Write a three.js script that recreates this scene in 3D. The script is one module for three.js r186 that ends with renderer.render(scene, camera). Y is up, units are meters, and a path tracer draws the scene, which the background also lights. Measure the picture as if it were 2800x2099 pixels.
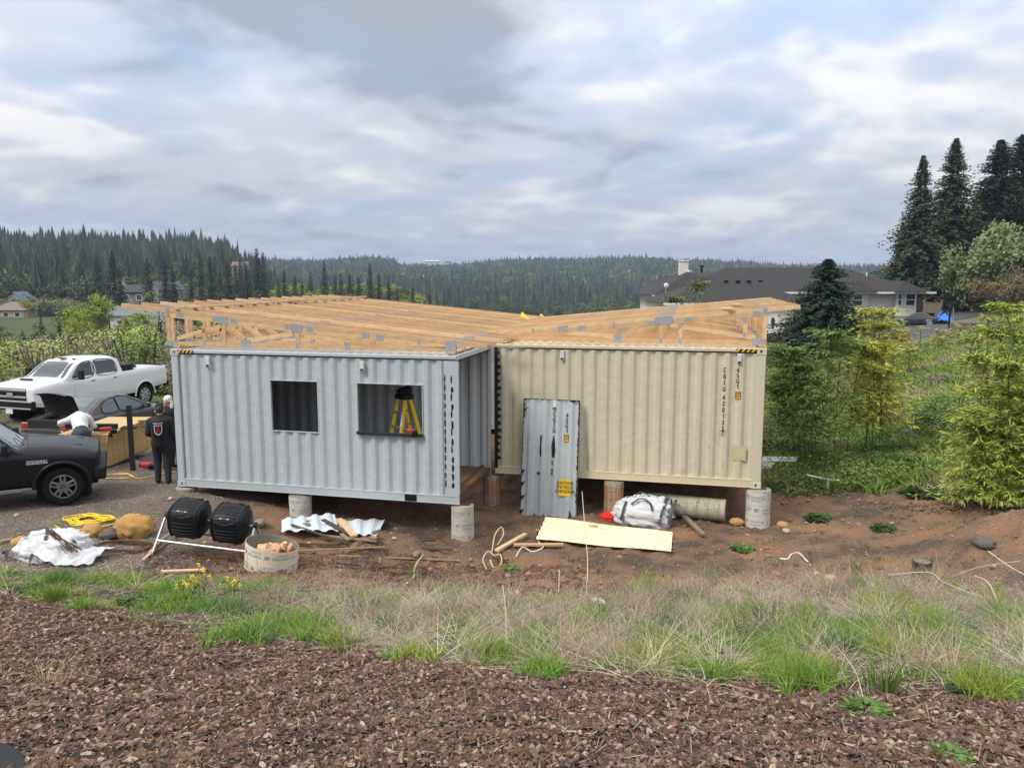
import * as THREE from 'three';
import { mergeGeometries, mergeVertices, toCreasedNormals } from 'three/addons/utils/BufferGeometryUtils.js';
import { RoundedBoxGeometry } from 'three/addons/geometries/RoundedBoxGeometry.js';
import { MarchingCubes } from 'three/addons/objects/MarchingCubes.js';
import { createNoise2D, createNoise3D } from 'simplex-noise';

// ---------------------------------------------------------------- camera, sky, sun, exposure
const PXF = 2120.56, PITCH = 0.1347, EYE = 4.3344;          // lens in photo pixels, tilt, eye height over the container bottoms
const scene = new THREE.Scene();
const camera = new THREE.PerspectiveCamera(2 * Math.atan(1049.5 / PXF) * 180 / Math.PI, 2800 / 2099, 0.05, 9000);
camera.position.set(0, EYE, 0);
camera.rotation.set(-PITCH, 0, 0);
const renderer = new THREE.WebGLRenderer({ antialias: true });
renderer.toneMapping = THREE.LinearToneMapping;
renderer.toneMappingExposure = .9;
renderer.shadowMap.enabled = true;
scene.fog = new THREE.FogExp2(new THREE.Color(0.55, 0.68, 0.9), 0.00021);

function rng(seed) { let a = seed >>> 0; return () => { a = (a + 0x6d2b79f5) | 0; let t = Math.imul(a ^ (a >>> 15), 1 | a); t = (t + Math.imul(t ^ (t >>> 7), 61 | t)) ^ t; return ((t ^ (t >>> 14)) >>> 0) / 4294967296; }; }
const n2 = createNoise2D(rng(11)), n3 = createNoise3D(rng(12));
const clamp = (x, a = 0, b = 1) => Math.min(b, Math.max(a, x));
const sst = (a, b, x) => { const t = clamp((x - a) / (b - a)); return t * t * (3 - 2 * t); };
const lerp = (a, b, t) => a + (b - a) * t;
function fbm2(x, y, o = 4) { let s = 0, a = .5; for (let i = 0; i < o; i++) { s += a * n2(x, y); x = x * 2.03 + 17.1; y = y * 2.03 - 9.3; a *= .5; } return s; }
function fbm3(x, y, z, o = 5) { let s = 0, a = .5; for (let i = 0; i < o; i++) { s += a * n3(x, y, z); x = x * 2.03 + 7.7; y = y * 2.03 + 3.1; z = z * 2.03 - 5.3; a *= .5; } return s; }
const V3 = (x, y, z) => new THREE.Vector3(x, y, z);
// photo pixel -> direction (x right, y up, Z ahead)
const SP = Math.sin(PITCH), CP = Math.cos(PITCH);
function ray(px, py) { const x = (px - 1400) / PXF, y = -(py - 1049.5) / PXF; return [x, y * CP - SP, y * SP + CP]; }
function at(px, py, Z) { const d = ray(px, py), t = Z / d[2]; return V3(d[0] * t, EYE + d[1] * t, -Z); }
function rowY(py, Z) { const d = ray(1400, py); return EYE + d[1] / d[2] * Z; }

{ // broken cloud sky, brighter towards the zenith as overcast skies are
  const W = 2048, H = 1024, data = new Float32Array(W * H * 4);
  const blobs = [[1000, 60, 420, 170, -1.9], [700, 20, 260, 110, -.8], [1280, 200, 200, 120, -.6], [760, 210, 170, 90, .95], [60, 330, 200, 170, .75], [1030, 330, 240, 60, .35], [1750, 580, 420, 45, .35], [2250, 300, 300, 90, .5], [1700, 430, 300, 80, -.12],
    [560, 470, 420, 60, -.3], [1250, 440, 300, 60, -.25], [420, 240, 250, 60, -.3], [2030, 570, 80, 26, .5], [1790, 600, 60, 22, .45], [1960, 560, 90, 18, .3], [1500, 130, 280, 90, .35], [2640, 480, 240, 120, .3], [2150, 120, 250, 120, .15], [1700, 250, 280, 70, .35]]
    .map(([x, y, sx, sy, a]) => { const d = ray(x, y); return [Math.atan2(d[0], d[2]), Math.atan2(d[1], Math.hypot(d[0], d[2])), sx / PXF, sy / PXF, a]; });
  const blue = [[2420, 30, 380, 110, 1.3], [2080, 330, 170, 60, .55], [1400, 470, 130, 40, .5], [2700, 200, 240, 100, .35], [2560, 610, 420, 80, .3], [640, 560, 420, 45, .3]].map(([x, y, sx, sy, a]) => { const d = ray(x, y); return [Math.atan2(d[0], d[2]), Math.atan2(d[1], Math.hypot(d[0], d[2])), sx / PXF, sy / PXF, a]; });
  const dark = [.37, .41, .475], mid = [.645, .695, .78], hi = [.97, .975, .99], bluec = [.38, .55, .9], hc = [.57, .67, .83];
  const sumB = (L, az, el) => { let s = 0; for (let n = 0; n < L.length; n++) { const B = L[n]; let da = az - B[0]; if (da > Math.PI) da -= 2 * Math.PI; else if (da < -Math.PI) da += 2 * Math.PI; const p = da / B[2], q = (el - B[1]) / B[3], g = p * p + q * q; if (g < 8) s += B[4] * Math.exp(-g); } return s; };
  for (let j = 0; j < H; j++) for (let i = 0; i < W; i++) {
    const el = ((j + .5) / H - .5) * Math.PI, th = ((i + .5) / W - .5) * 2 * Math.PI, o = (j * W + i) * 4, dy = Math.sin(el); data[o + 3] = 1;
    if (dy < -.03) { data[o] = .45; data[o + 1] = .54; data[o + 2] = .68; continue; }
    const c = Math.cos(el), dx = Math.cos(th) * c, dz = Math.sin(th) * c, e = Math.max(dy, 0), k = 1 / (e + .16), sx = dx * k, sz = dz * k, az = Math.atan2(dx, -dz);
    const wx = .35 * n3(sx * .9, sz * .9, 8.8), q0 = fbm3(sx * .5 + 3 + wx, sz * .5 - wx, 1.3, 4);
    const tx = fbm3(sx * 2.3 + wx, sz * 2.3 + 4, 7.1, 6), pf = 1 - Math.abs(n3(sx * 3.2 + wx * 2, sz * 3.2, 3.3));
    let q = .64 + .34 * q0 + .45 * tx + .14 * (pf - .5) - .04 + .4 * sumB(blobs, az, el);
    let bl = clamp(.06 + .5 * n3(sx * .7 + 9, sz * .7 - 2, 4.4) + .3 * n3(sx * 2.3, sz * 2.3, 5.1) + sumB(blue, az, el)) * .5;
    q = clamp(q, 0, 1.15); const lo = q < .55, t = lo ? sst(0, .55, q) : sst(.55, 1.12, q), hz = Math.exp(-e / .05) * .7, g = (1 + 2 * e) / 1.2;
    bl *= 1 - .6 * sst(.75, 1, q);
    for (let n = 0; n < 3; n++) { let v = lo ? lerp(dark[n], mid[n], t) : lerp(mid[n], hi[n], t); v = lerp(v, bluec[n], bl); v = lerp(v, hc[n], hz); v = lerp(v, lerp(v, .78, .6), sst(.3, .7, e)); data[o + n] = v * g; }
  }
  const t = new THREE.DataTexture(data, W, H, THREE.RGBAFormat, THREE.FloatType);
  t.mapping = THREE.EquirectangularReflectionMapping; t.magFilter = t.minFilter = THREE.LinearFilter; t.colorSpace = THREE.LinearSRGBColorSpace; t.needsUpdate = true;
  scene.background = t; scene.environment = t;
}
const sun = new THREE.DirectionalLight(new THREE.Color(1, .94, .85), 2.8);
sun.position.set(-46, 66, 20); sun.target.position.set(0, 0, -14);
sun.castShadow = true; sun.shadow.radius = 28; sun.shadow.mapSize.set(4096, 4096);
Object.assign(sun.shadow.camera, { left: -60, right: 60, top: 60, bottom: -60, near: 1, far: 260 });
scene.add(sun, sun.target);

// ---------------------------------------------------------------- naming and placing
const used = new Map();
function numbered(n) { const k = used.get(n) || 0; used.set(n, k + 1); return k ? n + '_' + String(k).padStart(3, '0') : n; }
function shade(o) { o.traverse((m) => { if (m.isMesh) m.castShadow = m.receiveShadow = true; }); return o; }
function thing(name, label, category, group, kind) { const o = new THREE.Group(); return tagged(o, name, label, category, group, kind); }
function tagged(o, name, label, category, group, kind) {
  o.name = numbered(name); if (label) o.userData.label = label; if (category) o.userData.category = category; if (group) o.userData.group = group; if (kind) o.userData.kind = kind;
  scene.add(o); o.castShadow = o.receiveShadow = true; return o;
}
function part(name, geo, mat, parent, label) { const m = new THREE.Mesh(geo, mat); m.name = name; m.castShadow = m.receiveShadow = true; if (label) m.userData.label = label; parent.add(m); return m; }
function solo(name, geo, mat, label, category, group, kind) { return tagged(new THREE.Mesh(geo, mat), name, label, category, group, kind); }
function copyOf(o, label, group) { const c = o.clone(); c.userData = { ...o.userData }; c.name = numbered(o.name.replace(/_\d{3}$/, '')); if (label) c.userData.label = label; if (group) c.userData.group = group; scene.add(c); return c; }

// ---------------------------------------------------------------- geometry helpers
function mapUV(g, s = 1, ox = 0, oy = 0) { // uv in metres from the dominant axis of each face
  g = g.index ? g.toNonIndexed() : g; const p = g.attributes.position, uv = new Float32Array(p.count * 2), a = V3(), b = V3(), c = V3();
  for (let i = 0; i < p.count; i += 3) {
    a.fromBufferAttribute(p, i); b.fromBufferAttribute(p, i + 1); c.fromBufferAttribute(p, i + 2);
    const n = b.clone().sub(a).cross(c.clone().sub(a)), x = Math.abs(n.x), y = Math.abs(n.y), z = Math.abs(n.z);
    [a, b, c].forEach((q, k) => { let u, v; if (x >= y && x >= z) { u = q.z; v = q.y; } else if (y >= z) { u = q.x; v = q.z; } else { u = q.x; v = q.y; } uv[(i + k) * 2] = u / s + ox; uv[(i + k) * 2 + 1] = v / s + oy; });
  }
  g.setAttribute('uv', new THREE.BufferAttribute(uv, 2)); return g;
}
function box(w, h, d, x = 0, y = 0, z = 0) { return mapUV(new THREE.BoxGeometry(w, h, d).translate(x, y, z)); }
function span(x0, x1, y0, y1, z0, z1) { return box(x1 - x0, y1 - y0, z1 - z0, (x0 + x1) / 2, (y0 + y1) / 2, (z0 + z1) / 2); }
function rbox(w, h, d, r, x = 0, y = 0, z = 0, seg = 2) { return mapUV(new RoundedBoxGeometry(w, h, d, seg, r).translate(x, y, z)); }
function cyl(r0, r1, h, seg = 20, open = false) { return new THREE.CylinderGeometry(r0, r1, h, seg, 1, open); }
function tube(pts, r, seg = 40, rs = 6, closed = false) { return new THREE.TubeGeometry(new THREE.CatmullRomCurve3(pts, closed), seg, r, rs, closed); }
function rod(a, b, r, seg = 8) { const d = b.clone().sub(a), g = new THREE.CylinderGeometry(r, r, d.length(), seg); g.applyQuaternion(new THREE.Quaternion().setFromUnitVectors(V3(0, 1, 0), d.clone().normalize())); return g.translate((a.x + b.x) / 2, (a.y + b.y) / 2, (a.z + b.z) / 2); }
function beam(a, b, w, t, up = V3(0, 1, 0)) { // rectangular bar from a to b; w along "up", t sideways; grain along its length
  const d = b.clone().sub(a), L = d.length(), x = d.normalize(); if (Math.abs(x.dot(up)) > .99) up = V3(1, 0, 0); const z = x.clone().cross(up).normalize(), y = z.clone().cross(x);
  const g = box(L, w, t); g.applyMatrix4(new THREE.Matrix4().makeBasis(x, y, z)); return g.translate((a.x + b.x) / 2, (a.y + b.y) / 2, (a.z + b.z) / 2);
}
function grid(nu, nv, f, closeU = false) { // surface through f(i/nu, j/nv) -> [x,y,z]
  const pos = [], uv = [], idx = [];
  for (let j = 0; j <= nv; j++) for (let i = 0; i <= nu; i++) { const p = f(i / nu, j / nv); pos.push(p[0], p[1], p[2]); uv.push(i / nu, j / nv); }
  for (let j = 0; j < nv; j++) for (let i = 0; i < nu; i++) { const a = j * (nu + 1) + i, b = a + 1, c = a + nu + 1, d = c + 1; idx.push(a, b, d, a, d, c); }
  const g = new THREE.BufferGeometry(); g.setAttribute('position', new THREE.Float32BufferAttribute(pos, 3)); g.setAttribute('uv', new THREE.Float32BufferAttribute(uv, 2)); g.setIndex(idx); g.computeVertexNormals(); return g;
}
function merge(list) { const all = list.map((g) => { g = g.index ? g.toNonIndexed() : g; if (!g.attributes.uv) g.setAttribute('uv', new THREE.Float32BufferAttribute(new Float32Array(g.attributes.position.count * 2), 2)); if (!g.attributes.normal) g.computeVertexNormals(); for (const k of Object.keys(g.attributes)) if (!['position', 'normal', 'uv', 'color'].includes(k)) g.deleteAttribute(k); return g; }); const col = all.some((g) => g.attributes.color); if (col) all.forEach((g) => { if (!g.attributes.color) g.setAttribute('color', new THREE.Float32BufferAttribute(new Float32Array(g.attributes.position.count * 3).fill(1), 3)); }); return mergeGeometries(all); }
function tint(g, r, gg, b) { const n = g.attributes.position.count, c = new Float32Array(n * 3); for (let i = 0; i < n; i++) { c[i * 3] = r; c[i * 3 + 1] = gg; c[i * 3 + 2] = b; } g.setAttribute('color', new THREE.BufferAttribute(c, 3)); return g; }
function polyShape(pts) { const s = new THREE.Shape(); pts.forEach(([x, y], i) => i ? s.lineTo(x, y) : s.moveTo(x, y)); return s; }

// ---------------------------------------------------------------- procedural textures and materials
function tex(w, h, f, srgb = true) { // f(u, v) -> [r, g, b] 0..1
  const d = new Uint8Array(w * h * 4);
  for (let j = 0; j < h; j++) for (let i = 0; i < w; i++) { const c = f(i / w, j / h), o = (j * w + i) * 4; for (let n = 0; n < 3; n++) d[o + n] = clamp(c[n]) * 255; d[o + 3] = 255; }
  const t = new THREE.DataTexture(d, w, h); t.wrapS = t.wrapT = THREE.RepeatWrapping; t.magFilter = THREE.LinearFilter; t.minFilter = THREE.LinearMipmapLinearFilter; t.generateMipmaps = true; if (srgb) t.colorSpace = THREE.SRGBColorSpace; t.needsUpdate = true; return t;
}
function canvasTex(w, h, draw) { const c = document.createElement('canvas'); c.width = w; c.height = h; const g = c.getContext('2d'); draw(g, w, h); const t = new THREE.CanvasTexture(c); t.colorSpace = THREE.SRGBColorSpace; t.wrapS = t.wrapT = THREE.RepeatWrapping; t.magFilter = THREE.LinearFilter; return t; }
function per(f, u, v, s) { // tileable noise on a torus
  const a = u * 2 * Math.PI, b = v * 2 * Math.PI; return f(Math.cos(a) * s + 3, Math.sin(a) * s + Math.cos(b) * s * 1.7, Math.sin(b) * s * 1.7 + Math.cos(b) * .3 * s);
}
const tFine = tex(512, 512, (u, v) => { const k = .74 + .3 * per((x, y, z) => fbm3(x, y, z, 3), u, v, 9) + .34 * per((x, y, z) => fbm3(x, y, z, 3), u, v, 34); return [k, k, k]; });
const tFineB = tex(512, 512, (u, v) => { const k = .5 + .5 * per((x, y, z) => fbm3(x, y, z, 3), u, v, 9) + .45 * per((x, y, z) => fbm3(x, y, z, 3), u, v, 34); return [k, k, k]; }, false);
const tWood = tex(1024, 256, (u, v) => {
  const w = per((x, y, z) => fbm3(x, y, z, 3), u, v, .5) * .5, rings = Math.sin((v * 34 + w * 18) * 2) * .5 + .5, f = n2(u * 26, v * 210) * .5 + .5;
  let k = .93 + .07 * rings * (.5 + .5 * n2(u * 3, v * 5)) - .1 * f * f + .05 * n2(u * 2.3, v * 6);
  let r = .99, g = .93, b = .85;
  for (const [ku, kv, s] of [[.13, .3, .01], [.42, .72, .013], [.67, .21, .009], [.88, .58, .012], [.3, .9, .008]]) { const d = Math.hypot((u - ku) * 4, (v - kv)) / s; if (d < 3) { const m = Math.exp(-d * d * .6); r = lerp(r, .45, m); g = lerp(g, .24, m); b = lerp(b, .12, m); } }
  return [r * k, g * k, b * k];
});
const tStain = tex(512, 512, (u, v) => { const k = .93 + .09 * per((x, y, z) => fbm3(x, y, z, 4), u, v, 2.2) + .05 * per((x, y, z) => fbm3(x, y, z, 3), u, v, 16); const s = clamp(per((x, y, z) => fbm3(x, y, z, 4), u, v * .5, 3.4) * 1.9 - .52); return [k * lerp(1, .8, s), k * lerp(1, .72, s), k * lerp(1, .6, s)]; });
function mat(color, rough = .8, o = {}) { const m = new THREE.MeshStandardMaterial({ roughness: rough, metalness: 0, side: THREE.DoubleSide, ...o }); if (Array.isArray(color)) m.color.setRGB(...color); else m.color.set(color); return m; }
function phys(color, rough, o = {}) { const m = new THREE.MeshPhysicalMaterial({ roughness: rough, metalness: 0, side: THREE.DoubleSide, ...o }); if (Array.isArray(color)) m.color.setRGB(...color); else m.color.set(color); return m; }
const M = {
  lumber: [[.66, .49, .31], [.72, .56, .37], [.64, .45, .28], [.62, .41, .28], [.77, .62, .43]].map((c) => mat(c.map((v) => v * 1.08), .75, { map: tWood, bumpMap: tWood, bumpScale: .0012 })),
  oldwood: mat([.3, .26, .22], .9, { map: tWood, bumpMap: tWood, bumpScale: .002 }),
  darkwood: mat([.09, .075, .065], .9, { map: tWood }),
  plate: mat([.5, .52, .54], .45, { metalness: .35, map: tStain }),
  steel: mat([.035, .037, .042], .45, { metalness: .5 }),
  alu: mat([.55, .55, .57], .35, { metalness: .7 }),
  rust: mat([.2, .085, .04], .95, { map: tFine, bumpMap: tFineB, bumpScale: .003 }),
  black: phys([.01, .01, .011], .55, { specularIntensity: .5 }),
  blackRough: phys([.012, .012, .012], .95, { specularIntensity: .3 }),
  soot: mat([.012, .011, .011], .9),
  rubber: phys([.012, .012, .012], .9, { specularIntensity: .3, bumpMap: tFineB, bumpScale: .004 }),
  concrete: mat([.44, .41, .36], .95, { map: tFine, bumpMap: tFineB, bumpScale: .004 }),
  rock: mat([.3, .24, .17], .95, { map: tFine, bumpMap: tFineB, bumpScale: .01 }),
  white: mat([.75, .75, .75], .6),
  cream: mat([.66, .62, .54], .7),
  yellow: mat([.8, .52, .03], .5),
  red: mat([.55, .02, .02], .6),
  glassDark: phys([.012, .016, .018], .04, { clearcoat: 1, clearcoatRoughness: .02 }),
};
// ---------------------------------------------------------------- terrain: a thin plate spline through surveyed points near by, hills beyond
const survey = [ // x, ahead, height
  [0, -3, 3.3], [-6, -3, 3.3], [6, -3, 3.3], [0, 0, 2.72], [-5, 0, 2.72], [5, 0, 2.72], [0, 4, 1.64], [-3, 4, 1.64], [3, 4, 1.64], [-6, 4.5, 1.5], [6, 4.5, 1.5], [-9, 3, 1.8], [9, 3, 1.8],
  [0, 6.5, .95], [-4.2, 6.5, .98], [4.2, 6.5, .98], [0, 8, .48], [-5.5, 9.5, .3], [-2, 9.5, .1], [-9, 9.5, .25], [0, 10, -.12], [3, 10, -.1], [6, 10, -.02], [9, 10, .15],
  [-7, 11.6, -.07], [-4, 11.6, -.25], [-1, 11.9, -.48], [1, 11.9, -.52], [4, 11.8, -.45], [7, 12, -.3], [10, 12.5, -.05], [9.6, 13.6, -.15], [7.5, 14, -.5],
  [-8.9, 14.9, -.14], [-11, 14.5, -.1], [-13, 12, 0], [-6.3, 15.9, -.2], [-4.3, 15.2, -.48], [-1.1, 14.75, -.73], [-3, 13.4, -.5], [1.5, 14.5, -.76], [5, 15, -.78], [5.2, 15.6, -.78], [-.5, 17.2, -.68], [2.2, 16.5, -.75],
  [-8, 17.1, -.26], [-9.7, 18.3, -.24], [-11, 20.8, -.42], [-12, 25, -.6], [-16, 25.5, -.55], [-15, 31.5, -.8], [-20, 28, -.6], [-18, 38, -1.5], [-24, 34, -1.1], [-10, 30, -1.0], [-18, 18, -.3],
  [7.5, 19.7, -.74], [10, 18, -.6], [8, 22, -.75], [4, 22, -.85], [0, 24, -1], [-5, 26, -1.1], [-4, 34, -1.8], [4, 34, -1.3], [11.5, 16, -.3], [14, 18, .05], [13.5, 20.5, .15],
  [10, 30, -.7], [14, 32, -.45], [19, 28, 1.1], [26, 38, 1.9], [31, 46, 2.0], [24, 45, .1], [14, 45, -.85], [18, 58, -1.25], [28, 60, -1.25], [34, 63, -.95], [40, 64, .6], [24, 70, -1.5], [27, 79, -2.1], [36, 76, -1.1], [44, 88, -.95], [50, 97, -.45], [54, 100, -.3], [30, 97, -.8], [20, 98, -1.2], [62, 94, .6], [58, 78, 1.4], [72, 112, 1.5], [40, 114, -.2], [12, 60, -2.6], [48, 68, 2.0], [14, 90, -4],
];
const tps = (() => {
  const N = survey.length, n = N + 3, A = Array.from({ length: n }, () => new Float64Array(n + 1)), U = (d2) => d2 < 1e-9 ? 0 : .5 * d2 * Math.log(d2);
  for (let i = 0; i < N; i++) {
    for (let j = 0; j < N; j++) A[i][j] = U((survey[i][0] - survey[j][0]) ** 2 + (survey[i][1] - survey[j][1]) ** 2) + (i === j ? .15 : 0);
    const P = [1, survey[i][0], survey[i][1]]; for (let k = 0; k < 3; k++) { A[i][N + k] = P[k]; A[N + k][i] = P[k]; } A[i][n] = survey[i][2];
  }
  for (let c = 0; c < n; c++) { let p = c; for (let r = c + 1; r < n; r++) if (Math.abs(A[r][c]) > Math.abs(A[p][c])) p = r; [A[c], A[p]] = [A[p], A[c]]; for (let r = 0; r < n; r++) if (r !== c && A[r][c]) { const k = A[r][c] / A[c][c]; for (let q = c; q <= n; q++) A[r][q] -= k * A[c][q]; } }
  const w = A.map((row, i) => row[n] / row[i]);
  return (x, z) => { let s = w[N] + w[N + 1] * x + w[N + 2] * z; for (let i = 0; i < N; i++) s += w[i] * U((x - survey[i][0]) ** 2 + (z - survey[i][1]) ** 2); return s; };
})();
function table(t, x) { if (x <= t[0][0]) return t[0][1]; for (let i = 1; i < t.length; i++) if (x <= t[i][0]) { const k = (x - t[i - 1][0]) / (t[i][0] - t[i - 1][0]), s = k * k * (3 - 2 * k); return lerp(t[i - 1][1], t[i][1], lerp(k, s, .5)); } return t[t.length - 1][1]; }
const crestRows = [[-400, 660], [0, 668], [200, 668], [300, 676], [430, 690], [520, 700], [600, 708], [700, 715], [820, 712], [1000, 700], [1060, 702], [1100, 722], [1300, 716], [1400, 708], [1550, 702], [1700, 700], [1900, 708], [2100, 722], [2250, 730], [2450, 734], [3200, 720]];
function farH(x, z) {
  const r = Math.hypot(x, z), px = z > 1 ? 1400 + PXF * 1.01 * x / z : (x < 0 ? -400 : 3200), row = table(crestRows, clamp(px, -400, 3200));
  const left = table([[40, -2.2], [70, -5], [110, -9], [160, -11], [260, -10.5], [360, -6], [500, 5], [800, 26], [1000, EYE + (762 - row) / PXF * 1000 - 20], [1700, 40], [6000, 10]], r);
  const mid = table([[40, -2.2], [70, -5.5], [110, -10], [200, -16], [400, -22], [700, -20], [1000, -4], [1500, EYE + (762 - row) / PXF * 1500 - 18], [2100, 25], [6000, 5]], r);
  return lerp(left, mid, sst(560, 860, px)) + 13.5 * Math.exp(-(((r - 330) / 90) ** 2)) * sst(690, 800, px) * sst(1260, 1080, px) + fbm2(x * .004, z * .004, 3) * clamp((r - 100) / 400) * 7;
}
function ground(x, z) {
  const right = sst(3, 16, x), near = lerp(42, 122, right), wide = lerp(52, 190, right);
  const r = Math.hypot(x, Math.max(z, 0)), t = sst(near, wide, r);
  const back = z < -3 ? 1 : 0;
  let h = t < 1 ? tps(clamp(x, -34, 74), clamp(z, -6, 122)) : 0;
  if (t > 0) h = lerp(h, farH(x, z), t);
  return h;
}
const detail = (x, z) => { // clods and ruts
  const dirt = zoneAt(x, z).dirt;
  return .05 * fbm2(x * .9, z * .9, 3) + (.028 + .05 * dirt) * fbm2(x * 3.1 + 5, z * 3.1, 3) + (.006 + .016 * dirt) * n2(x * 11, z * 11);
};
const mounds = [[-2.35, 13.75, .75, .6, .3], [-.9, 15.6, .7, .7, .2], [8.9, 12.9, 1.5, .9, .55], [10.3, 11.6, 1.6, 1.1, .55], [-6.9, 15.2, .9, .6, .16], [-4.6, 14.5, .8, .5, .12], [6.4, 13.9, .7, .5, .1], [-3.6, 14.6, .7, .5, .15], [8, 20.5, 1.4, .9, .2]];
const surfCache = new Map();
function surf(x, z) { let h = ground(x, z); for (const [a, b, p, q, k] of mounds) { const g = ((x - a) / p) ** 2 + ((z - b) / q) ** 2; if (g < 6) h += k * Math.exp(-g); } if (z > 13 && z < 30 && x > -8 && x < 9) { const a = x + 7.0564, b = z - 15.9392, u = a * .97423 - b * .22554, v = a * .22554 + b * .97423, v0 = u < 6.25 ? .9 : 3.3; h = lerp(h, Math.max(h, -.12), sst(v0, v0 + .9, v) * sst(11.4, 10.6, v) * sst(-.1, .5, u) * sst(12.1, 11.5, u) * (1 - sst(4.6, 5.4, u) * sst(8, 7.2, u) * sst(4.4, 3.8, v))); } return Math.hypot(x, z) < 60 ? h + detail(x, z) : h; }  // rise under the containers is added to shut out light from behind
function G(px, py) { const d = ray(px, py); let t = 2, prev = 2; for (let i = 0; i < 4000; i++) { const y = EYE + d[1] * t; if (y < surf(d[0] * t, d[2] * t)) { let a = prev, b = t; for (let k = 0; k < 24; k++) { const m = (a + b) / 2; if (EYE + d[1] * m < surf(d[0] * m, d[2] * m)) b = m; else a = m; } t = b; break; } prev = t; t += .05 + t * .004; } return V3(d[0] * t, EYE + d[1] * t, -d[2] * t); }
// zones, surveyed as lines on the ground
function edge(pts) { return (x) => table(pts, x); }
const mulchEdge = edge([[-9, 9.4], [-6.2, 9.4], [-5.2, 8.9], [-4.3, 8.3], [-2.2, 7.3], [-1, 6.8], [0.4, 6.2], [1.6, 5.8], [3, 5.5], [4.2, 5.2], [8, 4.8]]);
const grassEdge = edge([[-9, 11], [-6.4, 11.0], [-4.6, 11.0], [-3.6, 10.9], [-2.8, 10.9], [-1, 10.9], [.6, 10.6], [2.4, 11.3], [4.6, 11.5], [6.4, 11.2], [8, 9.6], [10, 9.2]]);
function zoneAt(x, z) {
  const w = .35 * fbm2(x * .7, z * .7, 3), me = mulchEdge(x) + w, ge = grassEdge(x) + w;
  const mulch = 1 - sst(me - .3, me + .4, z), beyond = sst(ge - .25, ge + .45, z), grass = clamp(1 - mulch - beyond);
  const gravel = beyond * clamp(sst(-4.6, -6.4, x + .5 * w) * 1) * (1 - sst(27, 33, z));
  const slope = sst(9.2, 11.5, x + (z - 17) * .3 + w) * sst(13.8, 15.5, z) + sst(17.5, 19.5, z + w) * sst(3, 8, x);
  const rgrass = clamp(slope) * beyond;
  const back = sst(24, 30, z) * sst(4, -2, x) ;
  const field = clamp(Math.max(rgrass, back * beyond * .8, beyond * sst(33, 38, Math.hypot(x, z))));
  return { mulch, grass, gravel: gravel * (1 - field), field, dirt: clamp(beyond - gravel - field) };
}
function groundColor(x, z, h) {
  const r = Math.hypot(x, z), q = zoneAt(x, z), f = fbm2(x * 1.3, z * 1.3, 4), g = fbm2(x * .35 + 40, z * .35, 3), c = [0, 0, 0];
  const add = (w, a) => { for (let n = 0; n < 3; n++) c[n] += a[n] * w; };
  add(q.mulch, [.04, .027, .021]); add(q.grass, [.15 + .05 * f, .125 + .03 * f, .075]);  // mulch base is darkened to paint in the shade between the chips
  add(q.gravel, [.22 + .05 * g, .18 + .04 * g, .14 + .03 * g]);
  const or = clamp(.5 + g * 1.1 + f * .5), dk = sst(.1, .5, -f - g);
  const dirt = [lerp(.19, .4, or), lerp(.132, .215, or), lerp(.096, .112, or)].map((v) => v * lerp(1, .72, dk));
  add(q.dirt, dirt);
  if (r > 900 && z > 0) { const px = 1400 + PXF * 1.01 * x / z, cl = sst(1035, 1090, px) * sst(1330, 1240, px) * sst(1050, 1090, r) * sst(1480, 1420, r); if (cl > .3) { const gr = sst(.1, .4, fbm2(x * .01, z * .01, 3)); return gr > .5 ? [.07, .13, .04] : [.22, .13, .085]; } }
  if (q.field > 0) { const k = clamp(.5 + .9 * fbm2(x * .12, z * .12, 3)); add(q.field, r > 120 ? [lerp(.05, .12, k), lerp(.075, .15, k), .03] : [lerp(.11, .22, k), lerp(.15, .2, k), lerp(.045, .085, k)]); }
  return c;
}
{
  const xs = [], zs = [];
  const grow = (from, to, step, k) => { const a = []; let x = from, s = step; while (x < to) { x += s; s *= k; a.push(x); } return a; };
  for (let x = -14; x <= 14.001; x += .11) xs.push(x); const gx = grow(14, 4200, .13, 1.052); xs.push(...gx); xs.unshift(...gx.map((v) => -v).reverse());
  for (let z = 2.4; z <= 22.001; z += .11) zs.push(z); zs.push(...grow(22, 5600, .13, 1.045)); zs.unshift(...grow(-2.4, 400, .3, 1.12).map((v) => -v).reverse());
  const nx = xs.length, nz = zs.length, pos = new Float32Array(nx * nz * 3), col = new Float32Array(nx * nz * 3), uv = new Float32Array(nx * nz * 2), idx = [];
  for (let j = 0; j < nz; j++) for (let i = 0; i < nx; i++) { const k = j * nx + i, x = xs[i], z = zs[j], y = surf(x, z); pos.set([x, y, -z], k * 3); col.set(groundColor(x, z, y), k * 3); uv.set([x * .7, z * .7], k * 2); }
  for (let j = 0; j < nz - 1; j++) for (let i = 0; i < nx - 1; i++) { const a = j * nx + i, b = a + 1, c = a + nx, d = c + 1; idx.push(a, b, d, a, d, c); }
  const g = new THREE.BufferGeometry(); g.setAttribute('position', new THREE.BufferAttribute(pos, 3)); g.setAttribute('color', new THREE.BufferAttribute(col, 3)); g.setAttribute('uv', new THREE.BufferAttribute(uv, 2)); g.setIndex(idx); g.computeVertexNormals();
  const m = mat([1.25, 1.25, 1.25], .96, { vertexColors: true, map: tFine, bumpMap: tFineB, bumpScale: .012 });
  const o = solo('ground', g, m, 'sloping ground of bark mulch, rough grass, brown dirt and gravel', 'ground', null, 'structure');
 
}
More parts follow.
